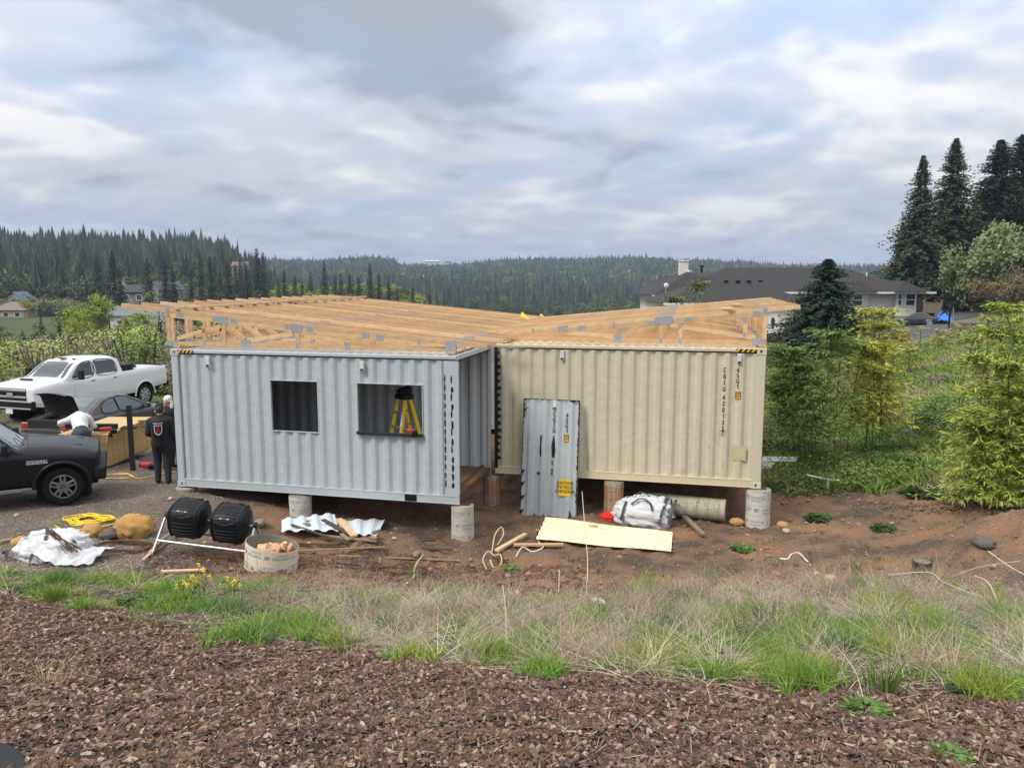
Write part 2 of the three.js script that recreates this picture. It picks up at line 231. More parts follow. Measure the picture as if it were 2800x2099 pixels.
// ---------------------------------------------------------------- the site grid: u along the containers, v away from the camera
const GX = -7.0564, GZ = 15.9392, YAW = .2275, CY = Math.cos(YAW), SY = Math.sin(YAW);
const W = (u, v, y) => V3(GX + u * CY + v * SY, y, -(GZ - u * SY + v * CY));
const toUV = (p) => { const x = p.x - GX, z = -p.z - GZ; return [x * CY - z * SY, x * SY + z * CY]; };
function onSite(o, u, v, y, turn = 0) { o.position.copy(W(u, v, y)); o.rotation.y = -YAW + turn; return o; }
const CH = 2.896, CW = 2.438;
const tPaint = (r, g, b, seed, rusty = 0) => tex(512, 256, (u, v) => {
  const a = per((x, y, z) => fbm3(x, y, z + seed, 4), u, v, 1.6), f = per((x, y, z) => fbm3(x, y, z + seed, 3), u, v, 22), run = n2(u * 160 + seed, v * 2.2) * .5 + .5;
  let k = 1 + .045 * a + .02 * f - .012 * run * run * clamp(.4 + a);
  const rs = clamp(per((x, y, z) => fbm3(x, y, z + seed * 2, 5), u, v, 7) * 2.6 - 1.25 + rusty), sc = clamp(n2(u * 30, v * 190 + seed) * 3.2 - 2.75) * clamp(n2(u * 7 + 9, v * 9) * 2);
  return [lerp(r * k, .42, rs * .6), lerp(g * k, .27, rs * .6), lerp(b * k, .16, rs * .6)].map((q) => q * (1 - .35 * sc));
});
function corrugated(u0, u1, y0, y1, holes = [], { pitch = .278, depth = .045, phase = 0, wave = .0 } = {}) { // wall sheet in the plane z = 0, ribs running up
  const us = new Set([u0, u1]), prof = (u) => { const t = (((u + phase) % pitch) + pitch) % pitch / pitch, a = .26, b = .5, c = .76; return t < a ? 0 : t < b ? -depth * (t - a) / (b - a) : t < c ? -depth : -depth * (1 - (t - c) / (1 - c)); };
  for (let k = Math.floor((u0 + phase) / pitch) - 1; k * pitch - phase < u1 + pitch; k++) for (const a of [0, .26, .5, .76]) { const u = (k + a) * pitch - phase; if (u > u0 + .004 && u < u1 - .004) us.add(u); }
  const ys = new Set([y0, y1]); holes.forEach((h) => { us.add(h[0]); us.add(h[1]); ys.add(h[2]); ys.add(h[3]); });
  const U = [...us].sort((a, b) => a - b), Y = [...ys].sort((a, b) => a - b), pos = [], uv = [];
  for (let i = 0; i < U.length - 1; i++) for (let j = 0; j < Y.length - 1; j++) {
    const a = U[i], b = U[i + 1], c = Y[j], d = Y[j + 1], mu = (a + b) / 2, my = (c + d) / 2;
    if (holes.some((h) => mu > h[0] && mu < h[1] && my > h[2] && my < h[3])) continue;
    const za = prof(a + 1e-6), zb = prof(b - 1e-6); [[a, c, za], [b, c, zb], [b, d, zb], [a, c, za], [b, d, zb], [a, d, za]].forEach(([x, y, z]) => { pos.push(x, y, z); uv.push(x / 3, y / 3); });
  }
  const g = new THREE.BufferGeometry(); g.setAttribute('position', new THREE.Float32BufferAttribute(pos, 3)); g.setAttribute('uv', new THREE.Float32BufferAttribute(uv, 2)); g.computeVertexNormals(); return g;
}
function casting(x, y, z, sx) { // corner casting block with its oval hole on the front face
  const s = new THREE.Shape(); s.moveTo(-.089, -.059); s.lineTo(.089, -.059); s.lineTo(.089, .059); s.lineTo(-.089, .059); s.closePath();
  const h = new THREE.Path(); h.absellipse(.012 * sx, 0, .026, .04, 0, Math.PI * 2); s.holes.push(h);
  return mapUV(new THREE.ExtrudeGeometry(s, { depth: .16, bevelEnabled: true, bevelSize: .006, bevelThickness: .006, bevelSegments: 2, curveSegments: 16 }).translate(x, y, z - .16));
}
const tHazard = canvasTex(256, 64, (g, w, h) => { g.fillStyle = '#e0b010'; g.fillRect(0, 0, w, h); g.fillStyle = '#15120e'; for (let x = -40; x < w + 60; x += 64) { g.beginPath(); g.moveTo(x, h); g.lineTo(x + 34, h); g.lineTo(x + 66, 0); g.lineTo(x + 32, 0); g.fill(); } });
const mHazard = mat([1, 1, 1], .5, { map: tHazard });
function quad(w, h) { return new THREE.PlaneGeometry(w, h); }
function signTex(w, h, bg, draw) { return canvasTex(w, h, (g) => { g.fillStyle = bg; g.fillRect(0, 0, w, h); draw(g, w, h); }); }
const mVentDark = mat([.05, .05, .05], .8);
function vent(parent, u, y, z, m) { // louvred ventilator box
  const v = part('vent', rbox(.085, .21, .05, .012, u, y, z + .02), M.ventPaint = M.ventPaint || mat([.62, .62, .58], .5), parent);
  part('vent_slot', box(.064, .045, .006, u, y - .068, z + .045), mVentDark, v);
}
function glyphCol(parent, text, u, yTop, hgt, gap, z, col = '#100d0b') { // stencilled characters one below the other, each a flat decal of cut letter shapes
  let y = yTop;
  for (const ch of text) { if (ch === ' ') { y -= hgt * .42; continue; } if (ch === '[') { y -= hgt * .2; continue; } const g = letterGeo(ch, hgt); if (g) part('painted_character', g.translate(u, y - hgt / 2, z), M.ink, parent); y -= hgt + gap; }
  return y;
}
M.ink = mat([.012, .011, .011], .7, { polygonOffset: true, polygonOffsetFactor: -2 });
import { FontLoader } from 'three/addons/loaders/FontLoader.js';
const fontBold = await new FontLoader().loadAsync('fonts/droid/droid_sans_bold.typeface.json');
function letterGeo(ch, h, narrow = .66) { const sh = fontBold.generateShapes(ch, 1); if (!sh.length) return null; const g = new THREE.ShapeGeometry(sh, 6); g.computeBoundingBox(); const b = g.boundingBox, w = b.max.x - b.min.x, hh = b.max.y - b.min.y, k = h / hh; return g.translate(-(b.min.x + w / 2), -(b.min.y + hh / 2), 0).scale(k * (ch === '1' || ch === 'I' ? .75 : narrow + .08), k, 1); }
function textGeo(text, h, narrow = .9) { const g = new THREE.ShapeGeometry(fontBold.generateShapes(text, 1), 5); g.computeBoundingBox(); const b = g.boundingBox, k = h / .74; return g.translate(-(b.min.x + b.max.x) / 2, -.37, 0).scale(k * narrow, k, 1); }
function heightLabel(parent, u, y, z, s = 1) { // small yellow height plate
  const p = part('height_sticker', quad(.105 * s, .15 * s).translate(u, y, z), M.sticker, parent, 'small yellow height sticker with black border');
  part('border', merge([box(.105 * s, .008, .001, u, y + .071 * s, z + .002), box(.105 * s, .008, .001, u, y - .071 * s, z + .002), box(.008, .15 * s, .001, u - .049 * s, y, z + .002), box(.008, .15 * s, .001, u + .049 * s, y, z + .002)]), M.ink, p);
  part('lettering', merge([textGeo('2.9m', .036 * s, .62).translate(u, y + .032 * s, z + .002), textGeo("9'6\"", .036 * s, .7).translate(u, y - .03 * s, z + .002)]), M.ink, p);
}
M.sticker = mat([.83, .5, .03], .5);
function scorch(parent, u, y, z, w, h, seed) { // soot blot: a jagged flat patch
  const r = rng(seed), pts = []; for (let k = 0; k < 18; k++) { const a = k / 18 * Math.PI * 2, q = .75 + .5 * r(); pts.push([u + Math.cos(a) * w * q / 2, y + Math.sin(a) * h * q / 2]); }
  part('scorch_mark', new THREE.ShapeGeometry(polyShape(pts)).translate(0, 0, z), M.soot, parent);
}
function flame(parent, pts, z) { part('scorch_mark', new THREE.ShapeGeometry(polyShape(pts)).translate(0, 0, z), M.soot, parent); }
// one cut half of a high container; local x = u, z toward the camera, y up
function container(name, label, L, m, mRoof, { holes = [], closed = 'left', back = true, front = true, group } = {}) {
  const o = thing(name, label, 'container', group), e = .16, mRail = m === M.grayPaint ? M.grayRail : M.beigeRail;
  const cl = closed === 'left', c0 = cl ? e : 0, c1 = cl ? L : L - e, px = cl ? e / 2 : L - e / 2;
  if (front) part('side_wall', corrugated(c0, c1, .15, CH - .1, holes, { phase: cl ? .05 : .12 }).translate(0, 0, -.022), m, o);
  if (back) part('side_wall', corrugated(c0, c1, .15, CH - .1, [], { phase: .1 }).translate(0, 0, -CW + .05), m, o);
  part('end_wall', corrugated(-CW + .1, -.1, .15, CH - .1).rotateY(-Math.PI / 2).translate(cl ? .03 : L - .03, 0, 0).rotateY(0), m, o);
  part('top_rail', rbox(c1 - c0, .065, .06, .012, (c0 + c1) / 2, CH - .04, -.03), m, o);
  part('top_rail', rbox(c1 - c0, .065, .06, .012, (c0 + c1) / 2, CH - .04, -CW + .03), m, o);
  const chan = (z, s) => merge([box(c1 - c0, .012, .1, (c0 + c1) / 2, .16, z - s * .05), box(c1 - c0, .14, .01, (c0 + c1) / 2, .084, z - s * .012), box(c1 - c0, .01, .05, (c0 + c1) / 2, .0135, z - s * .02)]);
  part('bottom_rail', chan(0, 1), mRail, o); part('bottom_rail', chan(-CW, -1), mRail, o);
  for (const z of [-.08, -CW + .08]) part('corner_post', rbox(e, CH - .23, .16, .02, px, CH / 2, z), m, o);
  for (const y of [.059, CH - .059]) for (const z of [0, -CW + .16]) part('corner_casting', casting(cl ? .089 : L - .089, y, z + .004, cl ? 1 : -1), y < 1 ? mRail : m, o);
  const roof = grid(1, 1, (a, b) => [0, 0, 0]);
  part('roof', corrugated(.06, CW - .06, 0, L - .02, [], { pitch: 99, depth: 0 }) && roofSheet(L), mRoof, o);
  part('floor', box(L - .02, .05, CW - .24, L / 2, .17, -CW / 2), M.oldfloor, o);
  part('cross_member', merge(Array.from({ length: Math.floor(L / .45) }, (_, k) => box(.045, .12, CW - .14, .3 + k * .45, .08, -CW / 2))), m, o);
  return o;
}
function roofSheet(L) { // corrugated across the container
  const pitch = .209, pos = [], uv = [], U = []; for (let k = 0; k * pitch < L; k++) for (const [a, z] of [[0, 0], [.38, 0], [.5, -.02], [.88, -.02]]) if ((k + a) * pitch < L) U.push([(k + a) * pitch, z]); U.push([L, 0]);
  const z0 = -.045, z1 = -CW + .045, y = CH - .012;
  for (let i = 0; i < U.length - 1; i++) { const [a, ya] = U[i], [b, yb] = U[i + 1]; [[a, ya, z0], [b, yb, z0], [b, yb, z1], [a, ya, z0], [b, yb, z1], [a, ya, z1]].forEach(([x, q, z]) => { pos.push(x, y + q, z); uv.push(x / 3, z / 3); }); }
  const g = new THREE.BufferGeometry(); g.setAttribute('position', new THREE.Float32BufferAttribute(pos, 3)); g.setAttribute('uv', new THREE.Float32BufferAttribute(uv, 2)); g.computeVertexNormals(); return g;
}
M.oldfloor = mat([.17, .11, .07], .85, { map: tWood });
M.grayPaint = mat([1, 1, 1], .5, { map: tPaint(.70, .725, .742, 1) });
M.beigePaint = mat([1, 1, 1], .5, { map: tPaint(.78, .75, .655, 5) });
M.grayRail = mat([1, 1, 1], .6, { map: tPaint(.70, .725, .738, 21, .42) }); M.beigeRail = mat([1, 1, 1], .6, { map: tPaint(.815, .775, .655, 25, .3) });
M.grayRoof = mat([1, 1, 1], .6, { map: tPaint(.72, .715, .70, 3, .25) });
M.beigeRoof = mat([1, 1, 1], .65, { map: tPaint(.82, .76, .63, 8, .5) });
const LG = 6.2003, LB = 5.6689, UB = LG + .094, VB = 2.4165, YB = .0375;
const grayBox = container('shipping_container', 'pale grey cut container with two window openings and an open end', LG, M.grayPaint, M.grayRoof, { holes: [[2.246, 3.267, 1.292, 2.312], [4.121, 5.459, 1.333, 2.309]] });
onSite(grayBox, 0, 0, 0);
{ const o = grayBox;
  vent(o, .866, 2.65, -.022, M.grayPaint); vent(o, 4.25, 2.65, -.022, M.grayPaint);
  part('hazard_stripe', quad(.36, .062).translate(.36, CH - .04, .004), mHazard, o, 'yellow and black hazard stripe on the top rail');
  for (const [a, b, c, d] of [[2.246, 3.267, 1.292, 2.312], [4.121, 5.459, 1.333, 2.309]]) part('window_lip', merge([span(a - .014, a, c - .014, d + .014, -.068, -.018), span(b, b + .014, c - .014, d + .014, -.068, -.018), span(a, b, d, d + .014, -.068, -.018), span(a, b, c - .014, c, -.068, -.018)]), M.grayPaint, o);
  // the cut end: a flat strip of wall with burnt pry holes
  part('cut_strip', box(.29, CH - .26, .008, LG - .145, CH / 2 + .03, -.006), M.grayPaint, o, 'flat scorched strip of wall by the cut end');
  const r = rng(5);
  for (let k = 0; k < 13; k++) { const y = 2.45 - k * .17; scorch(o, LG - .27, y, .0015, .03, .13 + .05 * r(), 40 + k); if (k % 2 || k > 8) scorch(o, LG - .125, y - .03, .0015, .05, .1 + .06 * r(), 70 + k); else scorch(o, LG - .14, y, .0015, .035, .14, 90 + k); }
  part('end_frame', merge([box(.05, CH - .16, .06, LG - .025, CH / 2, -CW + .04), box(.05, .09, CW, LG - .025, CH - .03, -CW / 2)]), M.grayPaint, o);
  part('cut_edge', box(.012, .03, CW - .1, LG - .004, CH - .09, -CW / 2), M.soot, o);
  part('floor_angle', merge([box(.05, .03, CW - .1, LG - .18, .21, -CW / 2), box(.07, .1, CW - .06, LG - .035, .13, -CW / 2)]), M.rust, o);
  part('fork_pocket', box(.24, .13, .02, LG - 1.0, .08, -.004), M.blackRough, o);
  for (const y of [2.6, 1.9, 1.25, .6]) part('door_hinge', rbox(.035, .1, .05, .006, -.012, y, -.06), M.grayPaint, o);
  part('door_leaf', box(.03, CH - .3, CW - .3, -.02, CH / 2, -CW / 2), M.grayPaint, o); part('rubber_gasket', box(.028, CH - .3, .03, -.018, CH / 2, -.05), M.rubber, o);
  part('lock_box', rbox(.05, .1, .06, .01, -.03, 1.72, .01), M.cream, o);
}
const sill = solo('window_sill_tube', rbox(1.37, .055, .07, .006, 0, 0, 0), M.steel, 'black square steel tube along the bottom of the right window opening', 'steel tube');
onSite(sill, 4.795, -.01, 1.335);
const beigeBox = container('shipping_container', 'beige cut container with black stencilled numbers beside its right corner post', LB, M.beigePaint, M.beigeRoof, { closed: 'right' });
onSite(beigeBox, UB, VB, YB);
{ const o = beigeBox, u = (a) => a - UB, zf = -.016;
  vent(o, u(11.44), 2.68, -.022, M.beigePaint); vent(o, u(7.79), 2.67, -.022, M.beigePaint);
  part('hazard_stripe', quad(.4, .062).translate(LB - .39, CH - .04, .004), mHazard, o, 'yellow and black hazard stripe on the top rail');
  glyphCol(o, 'CGIU 420132', u(11.16), 2.5, .098, .034, zf);
  part('painted_character', letterGeo('7', .08).translate(u(11.16), 1.135, zf), M.ink, o);
  part('check_digit_box', merge([box(.1, .006, .001, u(11.16), 1.19, zf), box(.1, .006, .001, u(11.16), 1.08, zf), box(.006, .11, .001, u(11.11), 1.135, zf), box(.006, .11, .001, u(11.21), 1.135, zf)]), M.ink, o);
  glyphCol(o, '45G1', u(11.42), 2.5, .095, .02, zf);
  heightLabel(o, u(11.44), 1.93, zf);
  part('cut_edge', box(.075, CH - .2, .012, .03, CH / 2 + .03, .004), M.soot, o, 'sooty torch cut edge');
  const r = rng(9); for (let k = 0; k < 16; k++) { const y = 2.7 - k * .155, w = .05 + .05 * r(); flame(o, [[.06, y - .07], [.08 + w, y - .02 + .04 * r()], [.06, y + .06]], .0125); }
  part('torn_sticker', quad(.26, .3).translate(u(11.52), .72, zf), mat([1, 1, 1], .8, { map: canvasTex(128, 128, (g) => { g.fillStyle = '#c3bb90'; g.fillRect(0, 0, 128, 128); const q = rng(3); for (let k = 0; k < 260; k++) { g.fillStyle = q() < .5 ? 'rgba(120,118,96,.5)' : 'rgba(205,196,140,.6)'; g.fillRect(q() * 128, q() * 128, 2 + q() * 9, 1 + q() * 5); } g.strokeStyle = '#77735c'; g.strokeRect(2, 2, 124, 124); }) }), o, 'faded torn sticker');
  const rr = rng(31); for (let k = 0; k < 9; k++) part('scuff', box(.006 + .008 * rr(), .04 + .1 * rr(), .0006, 1.6 + 3.9 * rr(), .25 + .7 * rr(), zf), k % 3 ? M.scuff : M.scuffBlue, o);
}
M.scuff = mat([.42, .38, .29], .9); M.scuffBlue = mat([.25, .33, .36], .8);
beigeBox.children.forEach((c) => { if (c.name === 'scuff') c.material = M.scuff; });
const backGray = container('shipping_container', 'plain pale grey container standing behind, under the far ends of the left trusses', LG, M.grayPaint, M.grayRoof); onSite(backGray, 0, 7.5, 0);
const backBeige = container('shipping_container', 'plain beige container standing behind, under the far ends of the right trusses', LB, M.beigePaint, M.beigeRoof, { closed: 'right' }); onSite(backBeige, UB, 7.5, YB);
// ---------------------------------------------------------------- roof trusses of pale new lumber with pressed metal plates
const T38 = .038, D89 = .089;
const plateGeo = new Map();
function nailPlate(parent, x, y, w, h, rot = 0, z = T38 / 2) {
  for (const s of [1, -1]) {
    const key = w + '_' + h; if (!plateGeo.has(key)) { const n = Math.max(2, Math.round(w / .022)), L = [box(w, h, .0025)]; for (let k = 0; k < n; k++) L.push(box(.006, h * .9, .003, -w / 2 + (k + .5) * w / n, 0, .0018)); plateGeo.set(key, merge(L)); }
    const p = part('nail_plate', plateGeo.get(key), M.plate, parent); p.position.set(x, y, s * (z + .002)); p.rotation.z = rot; if (s < 0) p.rotation.y = Math.PI;
  }
}
function makeTruss(label, group, lum) { // drawn for the left bank: high heel at x = 0, low heel at x = 6.2
  const o = thing('roof_truss', label, 'roof truss', group), top = (x) => 3.71 - .0897 * x - 2.95, K = (i) => M.lumber[lum(i)];
  const up = V3(0, 1, 0), bm = (n, x0, y0, x1, y1, m, z = 0, w = D89) => part(n, beam(V3(x0, y0, z), V3(x1, y1, z), w, T38), m, o);
  const s = Math.atan(.0897), h2 = D89 / 2 / Math.cos(s);
  bm('rafter', -1.28, top(-1.28) - h2, 6.72, top(6.72) - h2, K(0));
  bm('lower_chord', -.17, top(-.17) - 3 * h2 - .003, 6.0, top(6.0) - 3 * h2 - .003, K(1));
  bm('bottom_chord', -.22, D89 / 2, 6.08, D89 / 2, K(2));
  const lo = (x) => top(x) - 4 * h2 - .002, bt = D89 + .002;
  bm('heel_post', -.176, bt, -.176, lo(-.176) + D89 - .01, K(3)); bm('heel_post', -.08, bt, -.08, lo(-.08) - .002, K(0));
  const web = (x0, y0, x1, y1, i) => bm('web', x0, y0, x1, y1, K(i), 0, D89 * .98);
  web(.02, bt + .06, 1.06, lo(1.06) - .06, 1); web(1.12, bt, 1.12, lo(1.12), 2); web(1.2, lo(1.2) - .07, 1.6, bt + .06, 3);
  web(1.7, bt + .05, 2.68, lo(2.68) - .05, 4); web(2.78, bt, 2.78, lo(2.78), 0); web(2.92, lo(2.92) - .05, 3.8, bt + .04, 1); web(3.93, bt + .04, 4.45, lo(4.45) - .03, 3);
  web(.66, bt, .66, .42, 2);
  nailPlate(o, -.1, .05, .26, .11); nailPlate(o, .66, .06, .07, .13); nailPlate(o, 1.62, .07, .22, .16); nailPlate(o, 2.78, .05, .07, .13); nailPlate(o, 3.86, .06, .1, .16); nailPlate(o, 6.0, top(6.0) - .16, .22, .3, 0);
  for (const [x, w, h, d] of [[-.17, .1, .11, .02], [.12, .17, .09, .1], [.95, .15, .1, .1], [1.12, .22, .15, .12], [1.36, .16, .1, .11], [2.58, .15, .1, .1], [2.78, .24, .17, .11], [3.05, .16, .09, .1], [4.25, .15, .1, .1], [4.55, .16, .12, .11], [5.36, .05, .11, .1]]) nailPlate(o, x, top(x) - d, w, h, -s);
  return o;
}
const lumSets = [0, 1, 2, 3].map((k) => (i) => [0, 2, 3, 1, 4, 0, 2, 1][(i * 3 + k * 2 + (k > 1 ? i : 0)) % 8]);
const tr = [];
for (let k = 0; k < 17; k++) {
  const lab = k === 0 ? 'front roof truss on the grey container with its webs and nail plates in full view' : k === 16 ? 'rearmost roof truss of the left bank' : 'new pale wood roof truss in the left bank behind the front one';
  let o; if (k < 4) { o = makeTruss(lab, 'roof trusses of the left bank', lumSets[k]); tr.push(o); } else o = copyOf(tr[(k * 7 + 1) % 4], lab, 'roof trusses of the left bank');
  o.userData.group = 'roof trusses of the left bank';
  onSite(o, (k % 5) * .012 - .02, .26 + k * .6, 2.95 + (k % 3) * .003);
}
// plates that the trusses stand on
solo('sill_plate', beam(W(.0, .2, 2.93), W(.0, 9.9, 2.93), .036, .14, V3(0, 1, 0)), M.lumber[2], 'wooden plate under the high heels of the left trusses', 'plank');
solo('sill_plate', beam(W(6.0, .2, 2.93), W(6.0, 9.9, 2.93), .036, .14), M.lumber[0], 'wooden plate under the low heels of the left trusses', 'plank');
solo('sill_plate', beam(W(11.9, 2.65, 2.965), W(11.9, 9.9, 2.965), .036, .14), M.lumber[3], 'wooden plate under the high heels of the right trusses', 'plank');
solo('sill_plate', beam(W(6.45, 2.65, 2.965), W(6.45, 9.9, 2.965), .036, .14), M.lumber[1], 'wooden plate under the low heels of the right trusses', 'plank');
const trR = [];
function makeTrussR(label, group, lum) { // right bank, drawn with its own webs: low heel at x = 6.35, high heel at x = 11.97
  const o = thing('roof_truss', label, 'roof truss', group), top = (x) => 3.2 + .0957 * (x - 6.2) - 2.985, K = (i) => M.lumber[lum(i)];
  const bm = (n, x0, y0, x1, y1, m, z = 0, w = D89) => part(n, beam(V3(x0, y0, z), V3(x1, y1, z), w, T38), m, o), s = Math.atan(.0957), h2 = D89 / 2 / Math.cos(s);
  bm('rafter', 6.0, top(6.0) - h2, 12.63, top(12.63) - h2, K(0));
  bm('lower_chord', 7.3, top(7.3) - 3 * h2 - .003, 11.93, top(11.93) - 3 * h2 - .003, K(1));
  bm('bottom_chord', 6.35, D89 / 2, 12.0, D89 / 2, K(3));
  const lo = (x) => top(x) - 4 * h2 - .002, bt = D89 + .002, web = (x0, y0, x1, y1, i) => bm('web', x0, y0, x1, y1, K(i), 0, D89 * .98);
  bm('heel_post', 11.955, bt, 11.955, lo(11.955) + D89 - .01, K(0));
  web(7.85, lo(7.85) - .0, 8.88, bt + .03, 2); web(9.02, bt + .05, 9.72, lo(9.72) - .02, 1); web(8.96, bt + .15, 8.96, lo(8.96), 4);
  web(9.86, bt, 9.86, lo(9.86), 3); web(10.26, bt, 10.26, lo(10.26) - .03, 0); web(10.05, lo(10.05) - .02, 11.78, bt + .05, 2); web(11.57, bt + .06, 11.57, lo(11.57), 4);
  nailPlate(o, 8.95, .06, .17, .13); nailPlate(o, 9.86, .05, .06, .13); nailPlate(o, 10.26, .05, .06, .13); nailPlate(o, 11.85, .06, .26, .13); nailPlate(o, 8.98, .25, .09, .1); nailPlate(o, 10.24, .36, .05, .11); nailPlate(o, 11.57, .2, .06, .11); nailPlate(o, 11.57, .5, .06, .12);
  for (const [x, w, h, d] of [[7.1, .05, .1, .08], [7.76, .22, .12, .09], [8.17, .16, .08, .1], [8.87, .05, .11, .1], [9.66, .17, .09, .12], [9.92, .38, .17, .09], [10.42, .18, .09, .11], [11.78, .17, .09, .1], [11.955, .1, .13, .07]]) nailPlate(o, x, top(x) - d, w, h, s);
  return o;
}
for (let k = 0; k < 12; k++) {
  const lab = k === 0 ? 'front roof truss on the beige container with its webs and nail plates in full view' : k === 11 ? 'rearmost roof truss of the right bank' : 'new pale wood roof truss in the right bank behind the front one';
  let o; if (k < 3) { o = makeTrussR(lab, 'x', lumSets[(k + 2) % 4]); trR.push(o); } else o = copyOf(trR[(k * 5 + 1) % 3], lab);
  o.userData.group = 'roof trusses of the right bank';
  onSite(o, (k % 4) * .012 - .02, 2.78 + k * .6, 2.985 + (k % 3) * .003);
}
{ const ty = (u) => 3.71 - .0897 * u + .004; // bracing boards laid across the rafters
  solo('bracing_board', beam(W(.05, .2, ty(.05) + .02), W(-.05, 5.6, ty(0) + .022), .036, .085), M.lumber[1], 'long board laid across the left rafters from their front end', 'board');
  solo('bracing_board', beam(W(.1, 4.6, ty(.1) + .061), W(.0, 9.95, ty(0) + .045), .036, .085), M.lumber[4], 'long board laid across the left rafters at their far end', 'board');
  const t2 = (u) => 3.2 + .0957 * (u - 6.2) + .006;
  solo('wood_block', beam(W(11.25, 2.7, t2(11.25) + .03), W(11.1, 3.75, t2(11.1) + .03), .036, .14), M.lumber[1], 'short board lying on the front rafters of the right bank', 'board');
  solo('wood_block', beam(W(11.55, 4.4, t2(11.55) + .03), W(11.4, 5.6, t2(11.4) + .03), .036, .14), M.lumber[0], 'short board lying on the rafters behind the front one of the right bank', 'board');
  for (const [px, py, v, lab] of [[1437, 868, 7.2, 'yellow square level lying in the roof valley'], [1490, 865, 8.6, 'small yellow tool lying in the roof valley beyond the level']]) {
    const d = ray(px, py), t = (v + GX * SY + GZ * CY) / (d[0] * SY + d[2] * CY), p = V3(d[0] * t, EYE + d[1] * t, -d[2] * t), big = v < 8;
    const s = new THREE.Shape(); s.moveTo(0, 0); s.lineTo(big ? .3 : .16, 0); s.lineTo(0, big ? .22 : .1); s.closePath(); const h = new THREE.Path(); h.moveTo(.05, .04); h.lineTo(.05, .1); h.lineTo(.13, .04); h.closePath(); if (big) s.holes.push(h);
    const o = solo('rafter_square', new THREE.ExtrudeGeometry(s, { depth: .012, bevelEnabled: false }), M.yellow, lab, 'hand tool'); o.position.copy(p).add(V3(-.15, .02, 0)); o.rotation.set(-.9, .2, -.25);
  }
}
// ---------------------------------------------------------------- the yard: piers, cut panels, tubes, bags, composter, debris
function onV(px, py, v) { const d = ray(px, py), t = (v + GX * SY + GZ * CY) / (d[0] * SY + d[2] * CY); return V3(d[0] * t, EYE + d[1] * t, -d[2] * t); }
const gy = (p) => surf(p.x, -p.z);
function lump(rx, ry, rz, seed, amp = .22, det = 4, freq = 1.6) { // stone or lump with facets
  const g = mergeVertices(new THREE.IcosahedronGeometry(1, det).deleteAttribute('uv').deleteAttribute('normal')), p = g.attributes.position, v = V3();
  for (let i = 0; i < p.count; i++) { v.fromBufferAttribute(p, i); const k = 1 + amp * fbm3(v.x * freq + seed, v.y * freq, v.z * freq, 3) + amp * .5 * Math.abs(n3(v.x * freq * .7, v.y * freq * .7 + seed, v.z * freq * .7)); v.multiplyScalar(k); p.setXYZ(i, v.x * rx, v.y * ry, v.z * rz); }
  g.computeVertexNormals(); return mapUV(g, .6);
}
// --- printed cardboard tube
function tubePrint(bg, ink, seed, { wear = .5, n = 3, rows = 4, flip = false, rust = 0, sx = 1 } = {}) {
  return canvasTex(1024, 512, (g, w, h) => {
    const r = rng(seed); g.fillStyle = bg; g.fillRect(0, 0, w, h);
    for (let k = 0; k < 900; k++) { g.fillStyle = r() < .5 ? 'rgba(90,80,62,.07)' : 'rgba(245,238,220,.10)'; g.fillRect(r() * w, r() * h, 10 + r() * 90, 2 + r() * 8); }
    for (let j = 0; j < rows; j++) for (let i = 0; i < n; i++) {
      const x = (i + (j % 2) * .45 + .1) * w / n, y = (j + .55) * h / rows; g.save(); g.translate(x % w, y); if (flip) g.rotate(Math.PI); g.scale(sx, 1); g.globalAlpha = .55 + .4 * r(); g.fillStyle = ink;
      const s = h / rows; g.font = `bold ${Math.round(s * .3)}px sans-serif`; g.fillText('SONOTUBE', -s * .8, s * .1); g.fillRect(-s * .75, s * .2, s * .5, s * .05); g.fillRect(-s * .2, s * .2, s * .62, s * .05); g.fillRect(-s * .7, s * .29, s * .9, s * .03);
      g.globalAlpha *= .7; for (let q = 0; q < 3; q++) g.fillRect(-s * 1.55, -s * .12 + q * s * .12, s * .6, s * .05); g.beginPath(); g.moveTo(s * 1.05, -s * .05); g.lineTo(s * 1.5, -s * .12); g.lineTo(s * 1.35, s * .16); g.lineTo(s * 1.12, s * .16); g.fill(); g.restore();
    }
    for (let k = 0; k < 60 * wear; k++) { g.fillStyle = bg; g.globalAlpha = .35 + .5 * r(); g.fillRect(r() * w, r() * h, 8 + r() * 40, 4 + r() * 30); } g.globalAlpha = 1;
    for (let k = 0; k < 130 * rust; k++) { g.fillStyle = `rgba(${118 + r() * 40 | 0},${68 + r() * 22 | 0},32,${.12 + .3 * r()})`; const x = r() * w; g.fillRect(x, r() * h * .2, 4 + r() * 26, h * (.2 + .8 * r())); }
    for (let k = 0; k < 240; k++) { g.fillStyle = `rgba(104,72,44,${.1 + .25 * r()})`; const x = r() * w, hh = 10 + r() * 70; g.fillRect(x, h - hh, 6 + r() * 22, hh); }
    g.strokeStyle = 'rgba(90,78,60,.5)'; g.lineWidth = 3; for (let k = 0; k < 5; k++) { g.beginPath(); g.moveTo(0, h * (k + .8) / 5); g.lineTo(w, h * (k + .35) / 5); g.stroke(); }
  });
}
const mTubes = { clean: mat([1, 1, 1], .85, { map: tubePrint('#bdb6a6', '#4d6f86', 21, { wear: .6 }) }), rusty: mat([1, 1, 1], .9, { map: tubePrint('#a89c88', '#5d6c74', 22, { wear: 1, rust: 1 }) }), pale: mat([1, 1, 1], .85, { map: tubePrint('#c6c2b8', '#4b6678', 23, { wear: 1.2 }) }), form: mat([1, 1, 1], .85, { map: tubePrint('#dcd2bc', '#2f5d75', 24, { wear: .05, n: 6, rows: 2, flip: true, sx: .27 }) }), lying: mat([1, 1, 1], .85, { map: tubePrint('#aaa18c', '#56705e', 25, { wear: .3, n: 6, rows: 8 }) }) };
